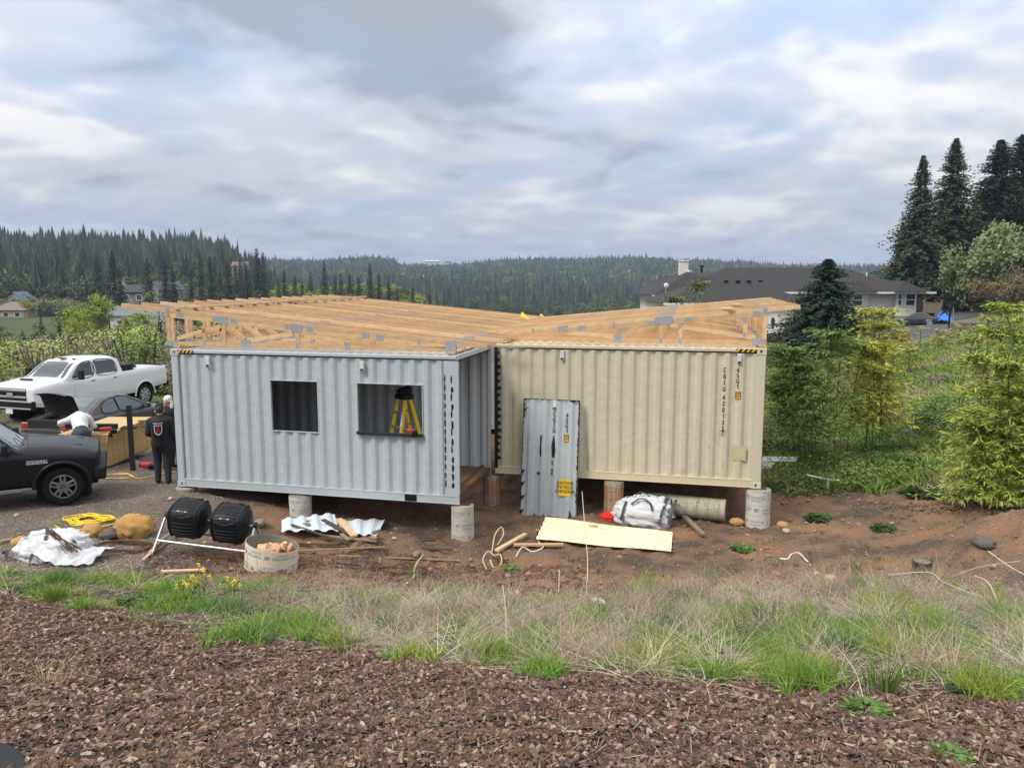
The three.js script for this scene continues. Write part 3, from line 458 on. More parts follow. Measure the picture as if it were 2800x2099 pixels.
function pier(px, v, top, R, m, label, capMat = M.concrete, shim = true) {
  const q = onV(px, 1340, v), x = q.x, z = q.z, b = surf(x, -z) - .25, o = thing('concrete_pier', label, 'pier', 'tube formed concrete piers under the containers'); o.position.set(x, b, z);
  const h = top - b, r = rng(px);
  const side = grid(40, 8, (a, t) => { const th = -a * Math.PI * 2, q = R * (1 + .012 * n2(a * 9 + px, t * 4) + .02 * Math.sin(t * 5 + px)); return [Math.cos(th) * q, t * h, Math.sin(th) * q]; });
  part('paper_form', side, m, o);
  const cap = lump(R * .985, .02, R * .985, px, .12, 3, 4); part('concrete_top', cap.translate(0, h - .008, 0), capMat, o);
  if (shim) part('steel_shim', box(.3, .012, .24, 0, h + .022, -.04).rotateY(-YAW), M.rust, o);
}
M.paleConcrete = mat([.6, .57, .5], .9, { map: tFine, bumpMap: tFineB, bumpScale: .004 });
pier(511, .1, -.035, .225, mTubes.rusty, 'short dirty pier under the left corner of the grey container', M.paleConcrete);
pier(820, .09, -.035, .225, mTubes.pale, 'tilting printed pier under the middle of the grey container');
pier(1264, .16, -.035, .225, mTubes.clean, 'printed pier with torn top under the open right corner of the grey container', M.paleConcrete);
pier(1344, VB + .12, -.02, .2, mTubes.rusty, 'dark weathered pier under the corner where the two containers meet');
pier(1679, VB + .12, .005, .215, mTubes.rusty, 'rust streaked pier under the middle of the beige container');
pier(2075, VB + .1, .003, .25, mTubes.pale, 'white topped printed pier under the right corner of the beige container', M.paleConcrete);
for (const [u, v, lab] of [[.3, CW - .15, 'pier under the rear left corner of the grey container'], [.4, 9.6, 'pier under the far corner of the rear grey container'], [5.9, 7.6, 'pier where the two rear containers meet'], [11.7, 9.6, 'pier under the far corner of the rear beige container'], [11.6, VB + CW - .2, 'pier under the rear right corner of the beige container']]) { const p = W(u, v, 0); const o = thing('concrete_pier', lab, 'pier', 'tube formed concrete piers under the containers'); const b = surf(p.x, -p.z) - .2; o.position.set(p.x, b, p.z); part('paper_form', cyl(.22, .22, -b + .0, 28).translate(0, -b / 2, 0), mTubes.rusty, o); part('concrete_top', cyl(.215, .215, .02, 28).translate(0, -b - .008, 0), M.concrete, o); }
// --- panel cut from a container, leaning on the beige one
{ const o = thing('cut_wall_panel', 'grey corrugated panel cut from a container, leaning against the beige container', 'metal panel'), w = 1.235, h = 2.6, zf = .003;
  onSite(o, 6.955, VB - .43, -.81); o.rotation.order = 'YXZ'; o.rotation.x = -.132; o.rotation.z = -.004;
  const body = corrugated(0, w, 0, h, [], { pitch: .279, phase: .12 }), p = body.attributes.position; for (let i = 0; i < p.count; i++) if (p.getY(i) < .01) p.setY(i, .02 * Math.sin(p.getX(i) * 14) + .015 * n2(p.getX(i) * 6, 3)); body.computeVertexNormals();
  part('sheet', body, M.grayPaint, o);
  const r = rng(77); const edge = (n, f) => part('burnt_edge', new THREE.ShapeGeometry(polyShape(f)), M.burnt, o).translateZ(zf);
  M.burnt = mat([.05, .038, .03], .95, { map: tFine });
  const L = [], R = [], T = []; for (let k = 0; k <= 60; k++) { const y = h * k / 60; L.push([.012 + .022 * r() * r() + (y > 2.2 ? .03 * r() : 0), y]); R.push([w - .012 - .03 * r() * (y > .4 ? 1 : .3), y]); T.push([w * k / 60, h - .008 - .02 * r() - (k > 48 || k < 5 ? .04 * r() : 0)]); }
  edge('l', [[0, 0], ...L, [0, h]]); edge('r', [[w, 0], ...R, [w, h]]); edge('t', [[0, h], ...T, [w, h]]);
  for (const [y, s, k] of [[2.32, 1, .1], [.98, 1, .09], [.72, 1, .1], [.42, 1, .12], [.12, 1, .1]]) flame(o, [[.0, y - .06], [.03, y - .02], [k, y + .1], [.03, y + .06], [0, y + .08]], zf + .002);
  for (const [x, k] of [[.33, .1], [.53, .09], [1.1, .2]]) flame(o, [[x - .06, .01], [x - .03, k * .6], [x - .02, k + .05], [x + .02, k * .7], [x + .05, .02]], zf + .002);
  vent(o, .69, 2.48, -.022, M.grayPaint);
  glyphCol(o, 'CGIU 5', .69, 2.33, .098, .02, zf + .001); glyphCol(o, '5', .675, 1.29, .098, .02, zf + .001); glyphCol(o, '6', .672, 1.13, .098, .02, zf + .001);
  glyphCol(o, '45G1', .965, 2.32, .095, .017, zf + .001); heightLabel(o, .965, 1.78, zf + .001);
  part('cut_hole', new THREE.ShapeGeometry(polyShape([[.66, 1.36], [.72, 1.35], [.735, 1.5], [.72, 1.68], [.7, 1.78], [.67, 1.76], [.645, 1.6]])).translate(0, 0, zf + .0015), M.soot, o); part('cut_hole', new THREE.ShapeGeometry(polyShape([[.4, 1.36], [.43, 1.37], [.42, 1.6], [.43, 1.74], [.45, 1.86], [.42, 1.78], [.385, 1.85], [.395, 1.7], [.39, 1.5]])).translate(0, 0, zf + .0015), M.soot, o);
  scorch(o, .38, 1.0, zf + .0015, .06, .06, 4); scorch(o, .67, 1.0, zf + .0015, .05, .05, 6);
  const c = part('caution_sign', box(.27, .36, .002, .965, .72, zf + .002), M.sticker, o, 'yellow caution sticker with three lines of black text');
  part('lettering', merge([textGeo('CAUTION', .05, .85).translate(.965, .81, zf + .0045), textGeo("9'6\"HIGH", .05, .82).translate(.965, .72, zf + .0045), textGeo('CONTAINER', .05, .78).translate(.965, .63, zf + .0045)]), M.ink, c);
}
// --- sheets lying on the ground, hung on four surveyed corners
function drape(c, nu, nv, prof, lift = .02) { const P = c.map(([x, y]) => G(x, y)); return grid(nu, nv, (a, b) => { const q = P[0].clone().lerp(P[1], a).lerp(P[3].clone().lerp(P[2], a), b); return [q.x, q.y + lift + .02 + prof(a, b), q.z]; }); }
const trap = (t, d) => { t = t - Math.floor(t); return d * (t < .26 ? 0 : t < .5 ? (t - .26) / .24 : t < .76 ? 1 : 1 - (t - .76) / .24); };
M.creamPaint = mat([1, 1, 1], .6, { map: tPaint(.9, .86, .7, 13) }); M.sheetPaint = mat([1, 1, 1], .5, { map: tPaint(.8, .84, .87, 17) });
{ const o = thing('corrugated_panel', 'long cream corrugated steel panel lying on the dirt', 'metal panel'), C = [[1491, 1427], [1839, 1470], [1835, 1520], [1466, 1485]];
  part('sheet', drape(C, 30, 44, (a, b) => .075 + trap(b * 4.4, -.055) + .01 * Math.sin(a * 9)), M.creamPaint, o);
  part('burnt_edge', drape([[1488, 1426], [1493, 1427], [1469, 1486], [1462, 1484]], 2, 24, (a, b) => .058 + trap(b * 4.4, -.034) + .012 * n2(b * 30, a * 3)), M.burnt, o);
  const vp = G(1620, 1445); part('vent', rbox(.2, .03, .07, .008, vp.x, vp.y + .09, vp.z).translate(0, 0, 0), M.creamPaint, o); part('vent', rbox(.07, .035, .09, .008, G(1598, 1453).x, G(1598, 1453).y + .09, G(1598, 1453).z), M.mustard = mat([.45, .34, .1], .7), o); }
solo('corrugated_panel', drape([[770, 1433], [915, 1421], [927, 1470], [770, 1467]], 60, 10, (a, b) => .05 + trap(a * 4.1 + .1, .04) + .03 * a), M.sheetPaint, 'pale corrugated steel offcut with a stone lying on it', 'metal panel');
solo('corrugated_panel', drape([[919, 1434], [1053, 1434], [1031, 1476], [945, 1473]], 50, 10, (a, b) => .03 + trap(a * 3.1 + .3, .035) + .03 * (1 - b) * a), M.sheetPaint, 'pale creased corrugated steel offcut by the mound of dirt', 'metal panel');
{ const p = G(838, 1452); const o = solo('stone', lump(.075, .04, .05, 8), mat([.4, .37, .33], .9, { map: tFine }), 'flat grey stone lying on the pale steel offcut', 'stone'); o.position.copy(p).add(V3(0, .13, 0)); }
for (const [c, lab, s] of [[[[2080, 1268], [2180, 1270], [2178, 1282], [2080, 1282]], 'upper pale steel roofing sheet poking out behind the beige container', 3], [[[2078, 1280], [2120, 1283], [2105, 1300], [2074, 1298]], 'lower pale steel roofing sheet with cut end behind the beige container', 4]]) solo('roofing_sheet', drape(c, 6, 30, (a, b) => .16 - .03 * (s - 3) + trap(b * s, .035)), M.sheetPaint, lab, 'metal panel');
// --- strips, boards and lumber scraps
const px4 = (x, y) => [760 + x / 4.424, 1360 + y / 4.424];
function plank(name, a, b, w, t, m, label, lift = .01, lift2 = lift, group) { const A = G(...a), B = G(...b); A.y += lift + t / 2; B.y += lift2 + t / 2; return solo(name, beam(A, B, t, w), m, label, 'board', group); }
const strips = [[[165, 430], [840, 600], .05, .02, 1, 'dark flat strip running from the pale steel offcut into the scrap pile', .12, .03], [[545, 385], [840, 495], .09, .02, 1, 'wide grey plank leaning on the pale steel offcuts', .15, .06], [[400, 490], [1990, 540], .05, .02, 1, 'long dark strip along the back of the scrap pile', .03], [[560, 520], [1190, 590], .07, .02, 0, 'weathered plank crossing the middle of the scrap pile', .05], [[600, 635], [1900, 575], .06, .03, 1, 'black strip rising along the top of the scrap pile', .05], [[230, 690], [1300, 640], .05, .02, 0, 'pale edged strip running behind the open tube', .02], [[200, 600], [640, 610], .05, .02, 1, 'dark strip beside the open printed tube', .02], [[640, 640], [2110, 675], .06, .02, 1, 'long black strip ending by the torn pier', .03], [[700, 740], [2212, 800], .05, .015, 0, 'thin strip lying alone on the red chips', .015], [[700, 840], [980, 865], .05, .03, 1, 'short black strip on the red chips by the grass', .02], [[1120, 540], [1190, 560], .09, .03, 0, 'short grey offcut in the scrap pile', .05], [[770, 525], [860, 600], .07, .03, 0, 'short dark offcut propped in the scrap pile', .08]];
for (const [a, b, w, t, k, lab, l1, l2] of strips) plank('wood_strip', px4(...a), px4(...b), w, t, k ? M.darkwood : M.oldwood, lab, l1 + .035, (l2 ?? l1) + .035, 'strips in the scrap pile');
plank('plank', px4(735, 370), px4(925, 530), .12, .035, M.lumber[1], 'broad tan plank with dark edges on the scrap pile', .16, .08);
plank('lumber_offcut', [1358, 1513], [1437, 1473], .09, .04, M.lumber[4], 'pale new lumber offcut lying at a slant by the cream panel', .04, .08);
plank('lumber_offcut', [1404, 1496], [1540, 1495], .09, .038, M.lumber[2], 'reddish new lumber offcut lying along the edge of the cream panel', .03);
plank('fence_stake', [1872, 1428], [1924, 1469], .1, .05, M.oldwood, 'weathered stake sticking out of the white sack', .1, .03);
plank('plank', [315, 1448], [410, 1420], .1, .03, M.oldwood, 'old plank behind the orange boulder', .05);
plank('plank', [0, 1490], [60, 1478], .12, .05, M.oldwood, 'old plank by the left sack of rods', .03);
plank('plank', [440, 1567], [560, 1562], .08, .02, M.lumber[1], 'thin tan slat at the grass edge below the composter', .02);
{ const r = rng(15); for (let k = 0; k < 6; k++) plank('kindling', [390 + k * 9, 1535 - k * 7], [425 + k * 8 + r() * 10, 1505 - k * 6], .05, .018, k % 2 ? M.oldwood : M.lumber[2], 'split kindling piled by the foot of the composter', .02 + .02 * k, .03 + .02 * k, 'kindling by the composter foot'); }
// --- lying tube
{ const a = onV(1756, 1385, VB + .45), b = onV(1985, 1398, VB + .2); a.y = surf(a.x, -a.z) + .26; b.y = surf(b.x, -b.z) + .26; const d = b.clone().sub(a), L = d.length();
  const o = thing('form_tube', 'long printed paper form tube lying under the beige container', 'form tube'); o.position.copy(a).add(b).multiplyScalar(.5); o.quaternion.setFromUnitVectors(V3(0, 1, 0), d.normalize());
  part('outer_wall', grid(48, 4, (s, t) => [Math.cos(s * 6.2832) * .235, (t - .5) * L, Math.sin(s * 6.2832) * .235]), mTubes.lying, o); part('inner_wall', cyl(.225, .225, L, 40, true), M.concrete, o); part('rim', new THREE.RingGeometry(.225, .235, 40).rotateX(-Math.PI / 2).translate(0, L / 2, 0), M.cream, o); }
// --- short open tube with wood scraps
{ const p = G(733, 1556), o = thing('form_tube', 'short wide printed paper tube standing open with wood scraps inside', 'form tube'), R = .42, cut = (th) => .43 + .06 * Math.cos(th - 2.6) - .02; o.position.set(p.x, p.y - .02, p.z - R * .35); o.rotation.z = -.1; o.rotation.x = .03;
  part('outer_wall', grid(64, 4, (s, t) => { const th = -s * Math.PI * 2; return [Math.cos(th) * R, t * cut(th), Math.sin(th) * R]; }), mTubes.form, o);
  part('inner_wall', grid(64, 4, (s, t) => { const th = s * Math.PI * 2; return [Math.cos(th) * (R - .012), t * cut(th), Math.sin(th) * (R - .012)]; }), M.paperIn = mat([.5, .44, .34], .9, { map: tFine }), o);
  part('rim', grid(64, 1, (s, t) => { const th = s * Math.PI * 2; return [Math.cos(th) * (R - .012 * t), cut(th), Math.sin(th) * (R - .012 * t)]; }), M.paperIn, o);
  part('dirt_fill', cyl(R - .02, R - .02, .02, 40).translate(0, .22, 0), M.rock, o);
  const r = rng(6); for (let k = 0; k < 16; k++) { const a = r() * 6.28, q = r() * .26; const c = solo('wood_scrap', box(.08 + .1 * r(), .03 + .05 * r(), .06 + .06 * r()), M.lumber[k % 5], 'pale wood scrap heaped inside the short tube', 'wood scrap', 'wood scraps in the short tube'); c.position.set(p.x + Math.cos(a) * q + .05, p.y + .25 + .08 * r(), p.z - R * .35 + Math.sin(a) * q); c.rotation.set(r(), r() * 3, r()); } }
// --- sacks
function sackGeo(a, b, c, seed, sag) { return grid(56, 34, (s, t) => { const th = s * Math.PI * 2, ph = (t - .5) * Math.PI, e = .75, cp = Math.sign(Math.cos(ph)) * Math.abs(Math.cos(ph)) ** e; let x = Math.cos(th), z = Math.sin(th); x = Math.sign(x) * Math.abs(x) ** e * cp; z = Math.sign(z) * Math.abs(z) ** e * cp; let y = Math.sin(ph); const f = .1 * fbm3(x * 2.2 + seed, y * 2.2, z * 2.2, 4) + .06 * Math.abs(n3(x * 4 + seed, y * 3, z * 4)) + .045 * Math.abs(n3(x * 9, y * 9 + seed, z * 9)); const k = 1 + f * 1.6 - .25 * sag(x, y, z); return [x * a * k, Math.max(y * b * k, -b * .62), z * c * k]; }); }
M.sack = mat([.72, .72, .74], .75, { bumpMap: tFineB, bumpScale: .003, map: tStain }); M.webbing = mat([.055, .055, .065], .85);
function strap(name, parent, pts, w = .05) { const c = new THREE.CatmullRomCurve3(pts), n = 40, P = c.getPoints(n), pos = []; return part(name, grid(n, 1, (a, b) => { const i = Math.round(a * n), p = P[i], d = P[Math.min(i + 1, n)].clone().sub(P[Math.max(i - 1, 0)]).normalize(), s = d.cross(V3(0, 1, .3)).normalize().multiplyScalar((b - .5) * w); return [p.x + s.x, p.y + s.y, p.z + s.z]; }), M.webbing, parent); }
{ const p = G(1775, 1440), o = thing('bulk_sack', 'white woven sack with dark straps lying by the lying tube', 'sack'); o.position.set(p.x, p.y + .17, p.z - .3); o.rotation.y = -.28;
  part('cloth', sackGeo(.66, .36, .42, 4, (x) => x > .75 ? x * 1.1 : 0), M.sack, o);
  const ring = (x, k, off) => strap('strap', o, Array.from({ length: 13 }, (_, i) => { const t = (i / 12) * 2.9 - .2; return V3(x + off * Math.sin(t), .42 * k * Math.sin(t) + .02, .5 * k * Math.cos(t)); }), .06);
  ring(-.48, .82, .08); ring(.3, .9, .12); ring(.5, .8, .1); strap('strap', o, [V3(-.3, .3, .33), V3(-.1, .41, .25), V3(.1, .36, .36), V3(.16, .22, .45)], .05);
  strap('handle', o, [V3(.34, .3, .1), V3(.4, .42, .12), V3(.5, .4, .1), V3(.52, .27, .1)], .04); strap('handle', o, [V3(-.28, .35, 0), V3(-.15, .48, .02), V3(0, .44, 0), V3(.1, .36, 0)], .045); }
{ const p = G(1668, 1420), o = solo('red_cloth', sackGeo(.2, .11, .15, 9, () => 0), mat([.6, .02, .015], .85), 'crumpled red cloth beside the white sack', 'cloth'); o.position.set(p.x, p.y + .05, p.z); o.rotation.y = .3; }
{ const p = G(165, 1528), o = thing('bulk_sack', 'slumped open white sack with dark straps full of rusty rods', 'sack'); o.position.set(p.x - .08, p.y + .13, p.z - .1); o.rotation.y = -.12; o.scale.set(.95, .82, .9);
  const body = sackGeo(.62, .34, .42, 14, (x, y, z) => (x > .1 ? .9 * (x - .1) * (y > -.2 ? 1.2 : .5) : 0)); part('cloth', body, M.sack, o);
  part('cloth_flap', grid(30, 16, (a, b) => { const x = -.1 + a * .95, w = Math.sin(a * 8) * .03 + .04 * n2(a * 5, b * 3); return [x, .06 - .18 * a + .15 * (1 - a) * b + w + .12 * Math.sin(b * 3.1), .5 - .75 * b + .1 * Math.sin(a * 4)]; }), M.sack, o);
  strap('strap', o, [V3(-.72, -.2, .2), V3(-.78, .0, .3), V3(-.62, .1, .42), V3(-.62, -.2, .5)], .06); strap('strap', o, [V3(-.6, .3, .3), V3(-.35, .42, .2), V3(-.12, .46, .1), V3(0, .3, .3)], .06); strap('strap', o, [V3(-.1, .1, .5), V3(-.12, -.05, .56), V3(-.25, -.2, .56), V3(-.2, -.25, .5)], .06); strap('strap', o, [V3(.12, -.05, .5), V3(.16, -.16, .56), V3(.22, -.25, .55)], .08); strap('strap', o, [V3(.68, 0, .12), V3(.74, -.08, .3), V3(.7, -.2, .4)], .08);
  strap('strap', o, [V3(.25, .2, .1), V3(.3, .26, .12), V3(.42, .2, .15), V3(.4, .1, .2)], .05);
  const r = rng(8), b0 = V3(p.x, p.y, p.z); for (let k = 0; k < 16; k++) { const y = .36 + .05 * r(), a = V3(-.08 + .04 * r(), y + .03, .05 + .16 * r()), b = V3(.42 + .2 * r(), .1 + .03 * r(), .25 + .18 * r()); const m = solo('rusty_rod', rod(a, b, .007, 6), M.rust, 'rusty steel rod sticking out of the slumped white sack', 'rod', 'rods in the left sack'); m.position.copy(o.position); m.rotation.y = o.rotation.y; m.scale.copy(o.scale); } }
// --- stones
const mBoulder = mat([.72, .41, .13], .9, { bumpMap: tFineB, bumpScale: .02 });
function stone(px, py, rx, ry, rz, m, label, seed, group) { const p = G(px, py), o = solo('stone', lump(rx, ry, rz, seed, .28, rx > .2 ? 5 : 3), m, label, 'stone', group); o.position.set(p.x, p.y + ry * .55, p.z); o.rotation.y = seed; return o; }
stone(366, 1462, .31, .24, .24, mBoulder, 'rounded orange sandstone boulder', 3.3).name = 'boulder';
stone(250, 1462, .2, .13, .16, mBoulder, 'low orange rock beside the slumped sack', 5.1); stone(300, 1470, .16, .1, .13, M.rock, 'dark rock between the slumped sack and the boulder', 6.6); stone(55, 1492, .15, .1, .12, mBoulder, 'orange rock behind the left end of the slumped sack', 9.2);
stone(45, 1412, .06, .04, .05, mat([.4, .33, .2], .9), 'small tan stone on the gravel', 2.2); stone(1140, 1520, .1, .06, .07, mat([.42, .33, .27], .9, { map: tFine }), 'pinkish stone under the scrap strips', 7.7); stone(710, 1437, .12, .08, .1, mat([.45, .37, .28], .9, { map: tFine }), 'tan rock beside the composter', 4.4); stone(466, 1366, .05, .04, .04, mat([.5, .38, .22], .9), 'small round tan stone by the left pier', 1.4);
stone(2690, 1492, .2, .1, .14, mat([.38, .33, .29], .9, { map: tFine, bumpMap: tFineB, bumpScale: .02 }), 'layered grey rock on the red dirt bank', 8.1); stone(2140, 1440, .12, .07, .1, mBoulder, 'tan rock by the white topped pier', 8.8); stone(2150, 1455, .09, .05, .07, mat([.45, .35, .22], .9), 'smaller tan rock by the white topped pier', 1.8); stone(2015, 1432, .14, .08, .1, mBoulder, 'brown rock between the lying tube and the white topped pier', 2.8);
stone(2270, 1585, .1, .05, .08, mat([.45, .3, .18], .9), 'flat orange stone at the edge of the dry grass', 3.8); stone(1560, 1650, .13, .05, .06, mat([.62, .58, .5], .9), 'pale flat stone half hidden in the dry grass', 2.1); stone(1640, 1652, .16, .05, .06, mat([.6, .55, .46], .9), 'second pale flat stone half hidden in the dry grass', 5.5);
// --- rope, cords and wire
function coil(px, py, rx, rz, n, r, m, name, label, seed, extra) { const c = G(px, py), q = rng(seed), pts = []; let k = 0; for (let i = 0; i < n; i++) { const a = rx * (.55 + .5 * q()), b = rz * (.55 + .5 * q()), ox = (q() - .5) * rx * .4, oz = (q() - .5) * rz * .3; for (let s = 0; s < 12; s++) { const th = s / 12 * 6.283; const x = c.x + ox + Math.cos(th) * a, z = c.z + oz + Math.sin(th) * b; pts.push(V3(x, surf(x, -z) + r + .006 * i * (1 - Math.abs(a / rx - .8)) + .012 * q(), z)); } } if (extra) extra.forEach(([x, y]) => { const g = G(x, y); g.y += r + .01; pts.push(g); }); return solo(name, tube(pts, r, pts.length * 5, 6), m, label, 'cord'); }
M.cord = mat([.86, .62, .02], .5); M.cordPale = mat([.72, .5, .14], .6);
coil(243, 1428, .42, .3, 10, .011, M.cord, 'extension_cord', 'bright yellow cord heaped in loops on the gravel by the boulder', 3, [[322, 1428], [290, 1440], [180, 1452], [150, 1440]]);
coil(320, 1303, .35, .3, 3, .009, M.cordPale, 'extension_cord', 'pale yellow cord trailing past the plywood stack', 5, [[380, 1310], [440, 1298], [470, 1293], [486, 1292]]);
coil(345, 1505, .5, .3, 9, .006, M.rust, 'wire_coil', 'coil of rusty wire between the sack and the composter', 8);
coil(1080, 1560, .5, .25, 5, .006, M.rust, 'wire_coil', 'coil of rusty wire at the edge of the dry grass', 18);
function cordPath(name, m, r, label, pts, lift = .01) { return solo(name, tube(pts.map(([x, y, l]) => { const g = G(x, y); g.y += r + (l ?? lift); return g; }), r, 60, 5), m, label, 'cord'); }
const mTie = mat([.72, .7, .68], .6), mRaffia = mat([.6, .48, .28], .8);
cordPath('cloth_strip', mTie, .012, 'white strap curling beside the cream panel', [[1411, 1526], [1418, 1512], [1432, 1506, .06], [1455, 1511], [1474, 1510, .04], [1484, 1500], [1478, 1490], [1470, 1484, .05]]);
cordPath('cloth_strip', mTie, .014, 'white cord lying on the dirt near the tree stump', [[2134, 1530], [2152, 1532], [2165, 1524, .05], [2185, 1523, .06], [2205, 1535], [2219, 1549]]);
for (const [pts, lab] of [[[[1330, 1560], [1322, 1540, .1], [1336, 1530, .15], [1352, 1538, .12], [1366, 1530, .1], [1372, 1545, .05], [1350, 1555], [1340, 1546, .1]], 'tan packing straw in a tangle at the grass edge'], [[[1345, 1512], [1356, 1480, .16], [1370, 1472, .22], [1376, 1486, .16], [1360, 1500, .06]], 'tan packing straw looped beside the lumber offcut'], [[[1130, 1585], [1138, 1560, .1], [1158, 1547, .2], [1150, 1552, .25]], 'tan straw curl in the dry grass']]) cordPath('packing_straw', mRaffia, .012, lab, pts);
// a tall bent straw stem in front of the leaning panel
cordPath('dry_stem', mat([.62, .53, .38], .8), .007, 'tall pale dry stem standing before the caution sticker', [[1602, 1640, 0], [1606, 1600, .35], [1597, 1545, .75], [1590, 1480, 1.0]]);
// --- tumbling composter
{ const o = thing('tumbling_composter', 'twin black plastic tumbling composter on a grey tube stand', 'composter'), A = G(413, 1520), B = G(668, 1552), d = B.clone().sub(A); const D = Math.hypot(d.x, d.z), yw = Math.atan2(-d.z, d.x); o.position.copy(A); o.rotation.y = yw; const tilt = Math.atan2(d.y, D);
  const hubH = .55, dz = .4; M.plasticB = phys([.008, .009, .012], .45, { specularIntensity: .6 }); M.plasticRib = phys([.012, .013, .017], .5, { specularIntensity: .6 });
  const sl = (x) => x * Math.tan(tilt);
  for (const x of [0, D]) for (const z of [0, -2 * dz]) part('leg', rod(V3(x, sl(x), z), V3(x + (x ? .03 : .08), sl(x) + hubH + .06, -dz), .022, 10), M.alu, o);
  part('cross_tube', rod(V3(.04, .22, -.14), V3(D + .02, .22 + sl(D), -.14), .024, 12), M.alu, o); part('cross_tube', rod(V3(.04, .22, -2 * dz + .14), V3(D + .02, .22 + sl(D), -2 * dz + .14), .024, 12), M.alu, o);
  part('axle', rod(V3(.06, hubH + .02, -dz), V3(D, hubH + sl(D) + .02, -dz), .018, 10), M.alu, o);
  const drum = (cx, rot) => {
    const h = new THREE.Group(); h.name = 'drum'; h.position.set(cx, hubH + .03 + sl(cx), -dz); h.rotation.set(rot, 0, tilt); o.add(h);
    const S = .3, wx = .27, sec = (th, k) => { const c = Math.cos(th), n = Math.sin(th), q = 1 / Math.pow(Math.abs(c) ** 2.9 + Math.abs(n) ** 2.9, 1 / 2.9); return [c * q * S * k, n * q * S * k]; }, fz = (y, x) => S * Math.pow(Math.max(0, 1 - Math.abs(y / S) ** 2.9), 1 / 2.9) * bul(x / wx), bul = (t) => (.86 + .14 * (1 - t * t)) * (Math.abs(t) > .88 ? .93 + .07 * Math.sqrt(Math.max(0, 1 - ((Math.abs(t) - .88) / .12) ** 2)) : 1);
    part('shell', mapUV(grid(96, 24, (a, b) => { const t = b * 2 - 1, [y, z] = sec(a * 6.2832 + .7854, bul(t)); return [t * wx, y, z]; })), M.plasticB, h);
    for (const s of [-1, 1]) part('end_cap', mapUV(grid(64, 8, (a, b) => { const [y, z] = sec(a * 6.2832 + .7854, bul(1) * b); return [s * (wx + .045 * (1 - b * b)), y, z]; })), M.plasticB, h);
    for (let f = 0; f < 4; f++) { for (let k = 0; k < 5; k++) { const yy = -.2 + k * .062; part('rib', tube(Array.from({ length: 7 }, (_, i) => { const x = (i / 6 - .5) * 2 * wx * .66; return V3(x, yy, fz(yy, x) + .002); }), .0085, 14, 5).rotateX(f * Math.PI / 2), M.plasticRib, h); }
      for (const sx of [-.82, .82]) part('door_frame', tube(Array.from({ length: 9 }, (_, i) => { const y = (i / 8 - .5) * .46; return V3(sx * wx, y, fz(y, sx * wx) + .002); }), .014, 16, 6).rotateX(f * Math.PI / 2), M.plasticRib, h);
      part('grip', tube(Array.from({ length: 7 }, (_, i) => { const x = (i / 6 - .5) * 2 * wx * .62; return V3(x, .17 + .02 * Math.cos(i / 6 * 6.28), fz(.18, x) + .004); }), .016, 14, 6).rotateX(f * Math.PI / 2), M.plasticRib, h); }
    part('latch', merge([rbox(.045, .014, .02, .004, -.06, .245, fz(.245, .06) + .004), rbox(.045, .014, .02, .004, .06, .245, fz(.245, .06) + .004)]), M.alu, h);
  };
  drum(.05 + D * .27, .2); drum(.05 + D * .73, .32);
  for (const x of [.08, D + .03]) part('hub', cyl(.06, .06, .04, 20).rotateZ(Math.PI / 2).translate(x, hubH + .03 + sl(x), -dz), M.plasticRib, o);
}
// --- step ladder inside the container, drill on the sill
{ const o = thing('step_ladder', 'yellow step ladder with black top cap standing inside the grey container', 'ladder'); onSite(o, 4.78, .85, .2, -.62);
  const H = 1.72, yel = mat([.82, .6, .015], .5), rail = (n, x0, x1, z0, z1) => part(n, beam(V3(x1, 0, z1), V3(x0, H, z0), .075, .028, V3(0, 0, 1)), yel, o);
  rail('front_rail', -.13, -.26, .06, .42); rail('front_rail', .13, .26, .06, .42); rail('rear_rail', -.12, -.24, -.06, -.5); rail('rear_rail', .12, .24, -.06, -.5);
  for (let k = 1; k < 6; k++) { const t = k / 6, y = H * t, z = lerp(.42, .06, t), x = lerp(.25, .13, t); part('step', box(2 * x, .03, .09, 0, y, z), M.alu, o); part('rear_brace', box(2 * x, .02, .03, 0, y, -lerp(.5, .06, t)), M.alu, o); }
  part('top_cap', rbox(.36, .1, .24, .02, 0, H + .03, 0), M.black, o); part('label', box(.05, .3, .002, 0, 0, 0).rotateX(-.2).rotateZ(.07).translate(.175, 1.33, .185), M.white, o); part('spreader', merge([rod(V3(-.2, .95, .24), V3(-.19, .95, -.28), .008), rod(V3(.2, .95, .24), V3(.19, .95, -.28), .008)]), M.alu, o);
  const b = solo('tool_bundle', mergeGeometries([lump(.15, .09, .11, 3), lump(.09, .07, .09, 6).translate(.08, .05, .02)]), M.black, 'dark bundle lying on the step ladder top', 'tool bag'); onSite(b, 4.78, .85, 2.05);
}
function powerTool(label, p, turn, k = 1) { const o = thing('cordless_tool', label, 'power tool'); o.position.copy(p); o.rotation.y = turn; part('body', rbox(.17 * k, .065 * k, .07 * k, .02, 0, .05 * k, 0), M.toolRed = M.toolRed || mat([.45, .03, .03], .5), o); part('handle', rbox(.05 * k, .14 * k, .055 * k, .015, .07 * k, .04 * k, .06 * k).rotateX(1.1), M.black, o); part('battery', rbox(.09 * k, .06 * k, .1 * k, .01, .12 * k, .035 * k, .12 * k), M.black, o); part('chuck', cyl(.018 * k, .03 * k, .08 * k, 12).rotateZ(Math.PI / 2).translate(-.12 * k, .05 * k, 0), M.steel, o); return o; }
powerTool('red and black cordless drill lying on the window sill tube', W(5.2, .07, 1.36), -YAW);
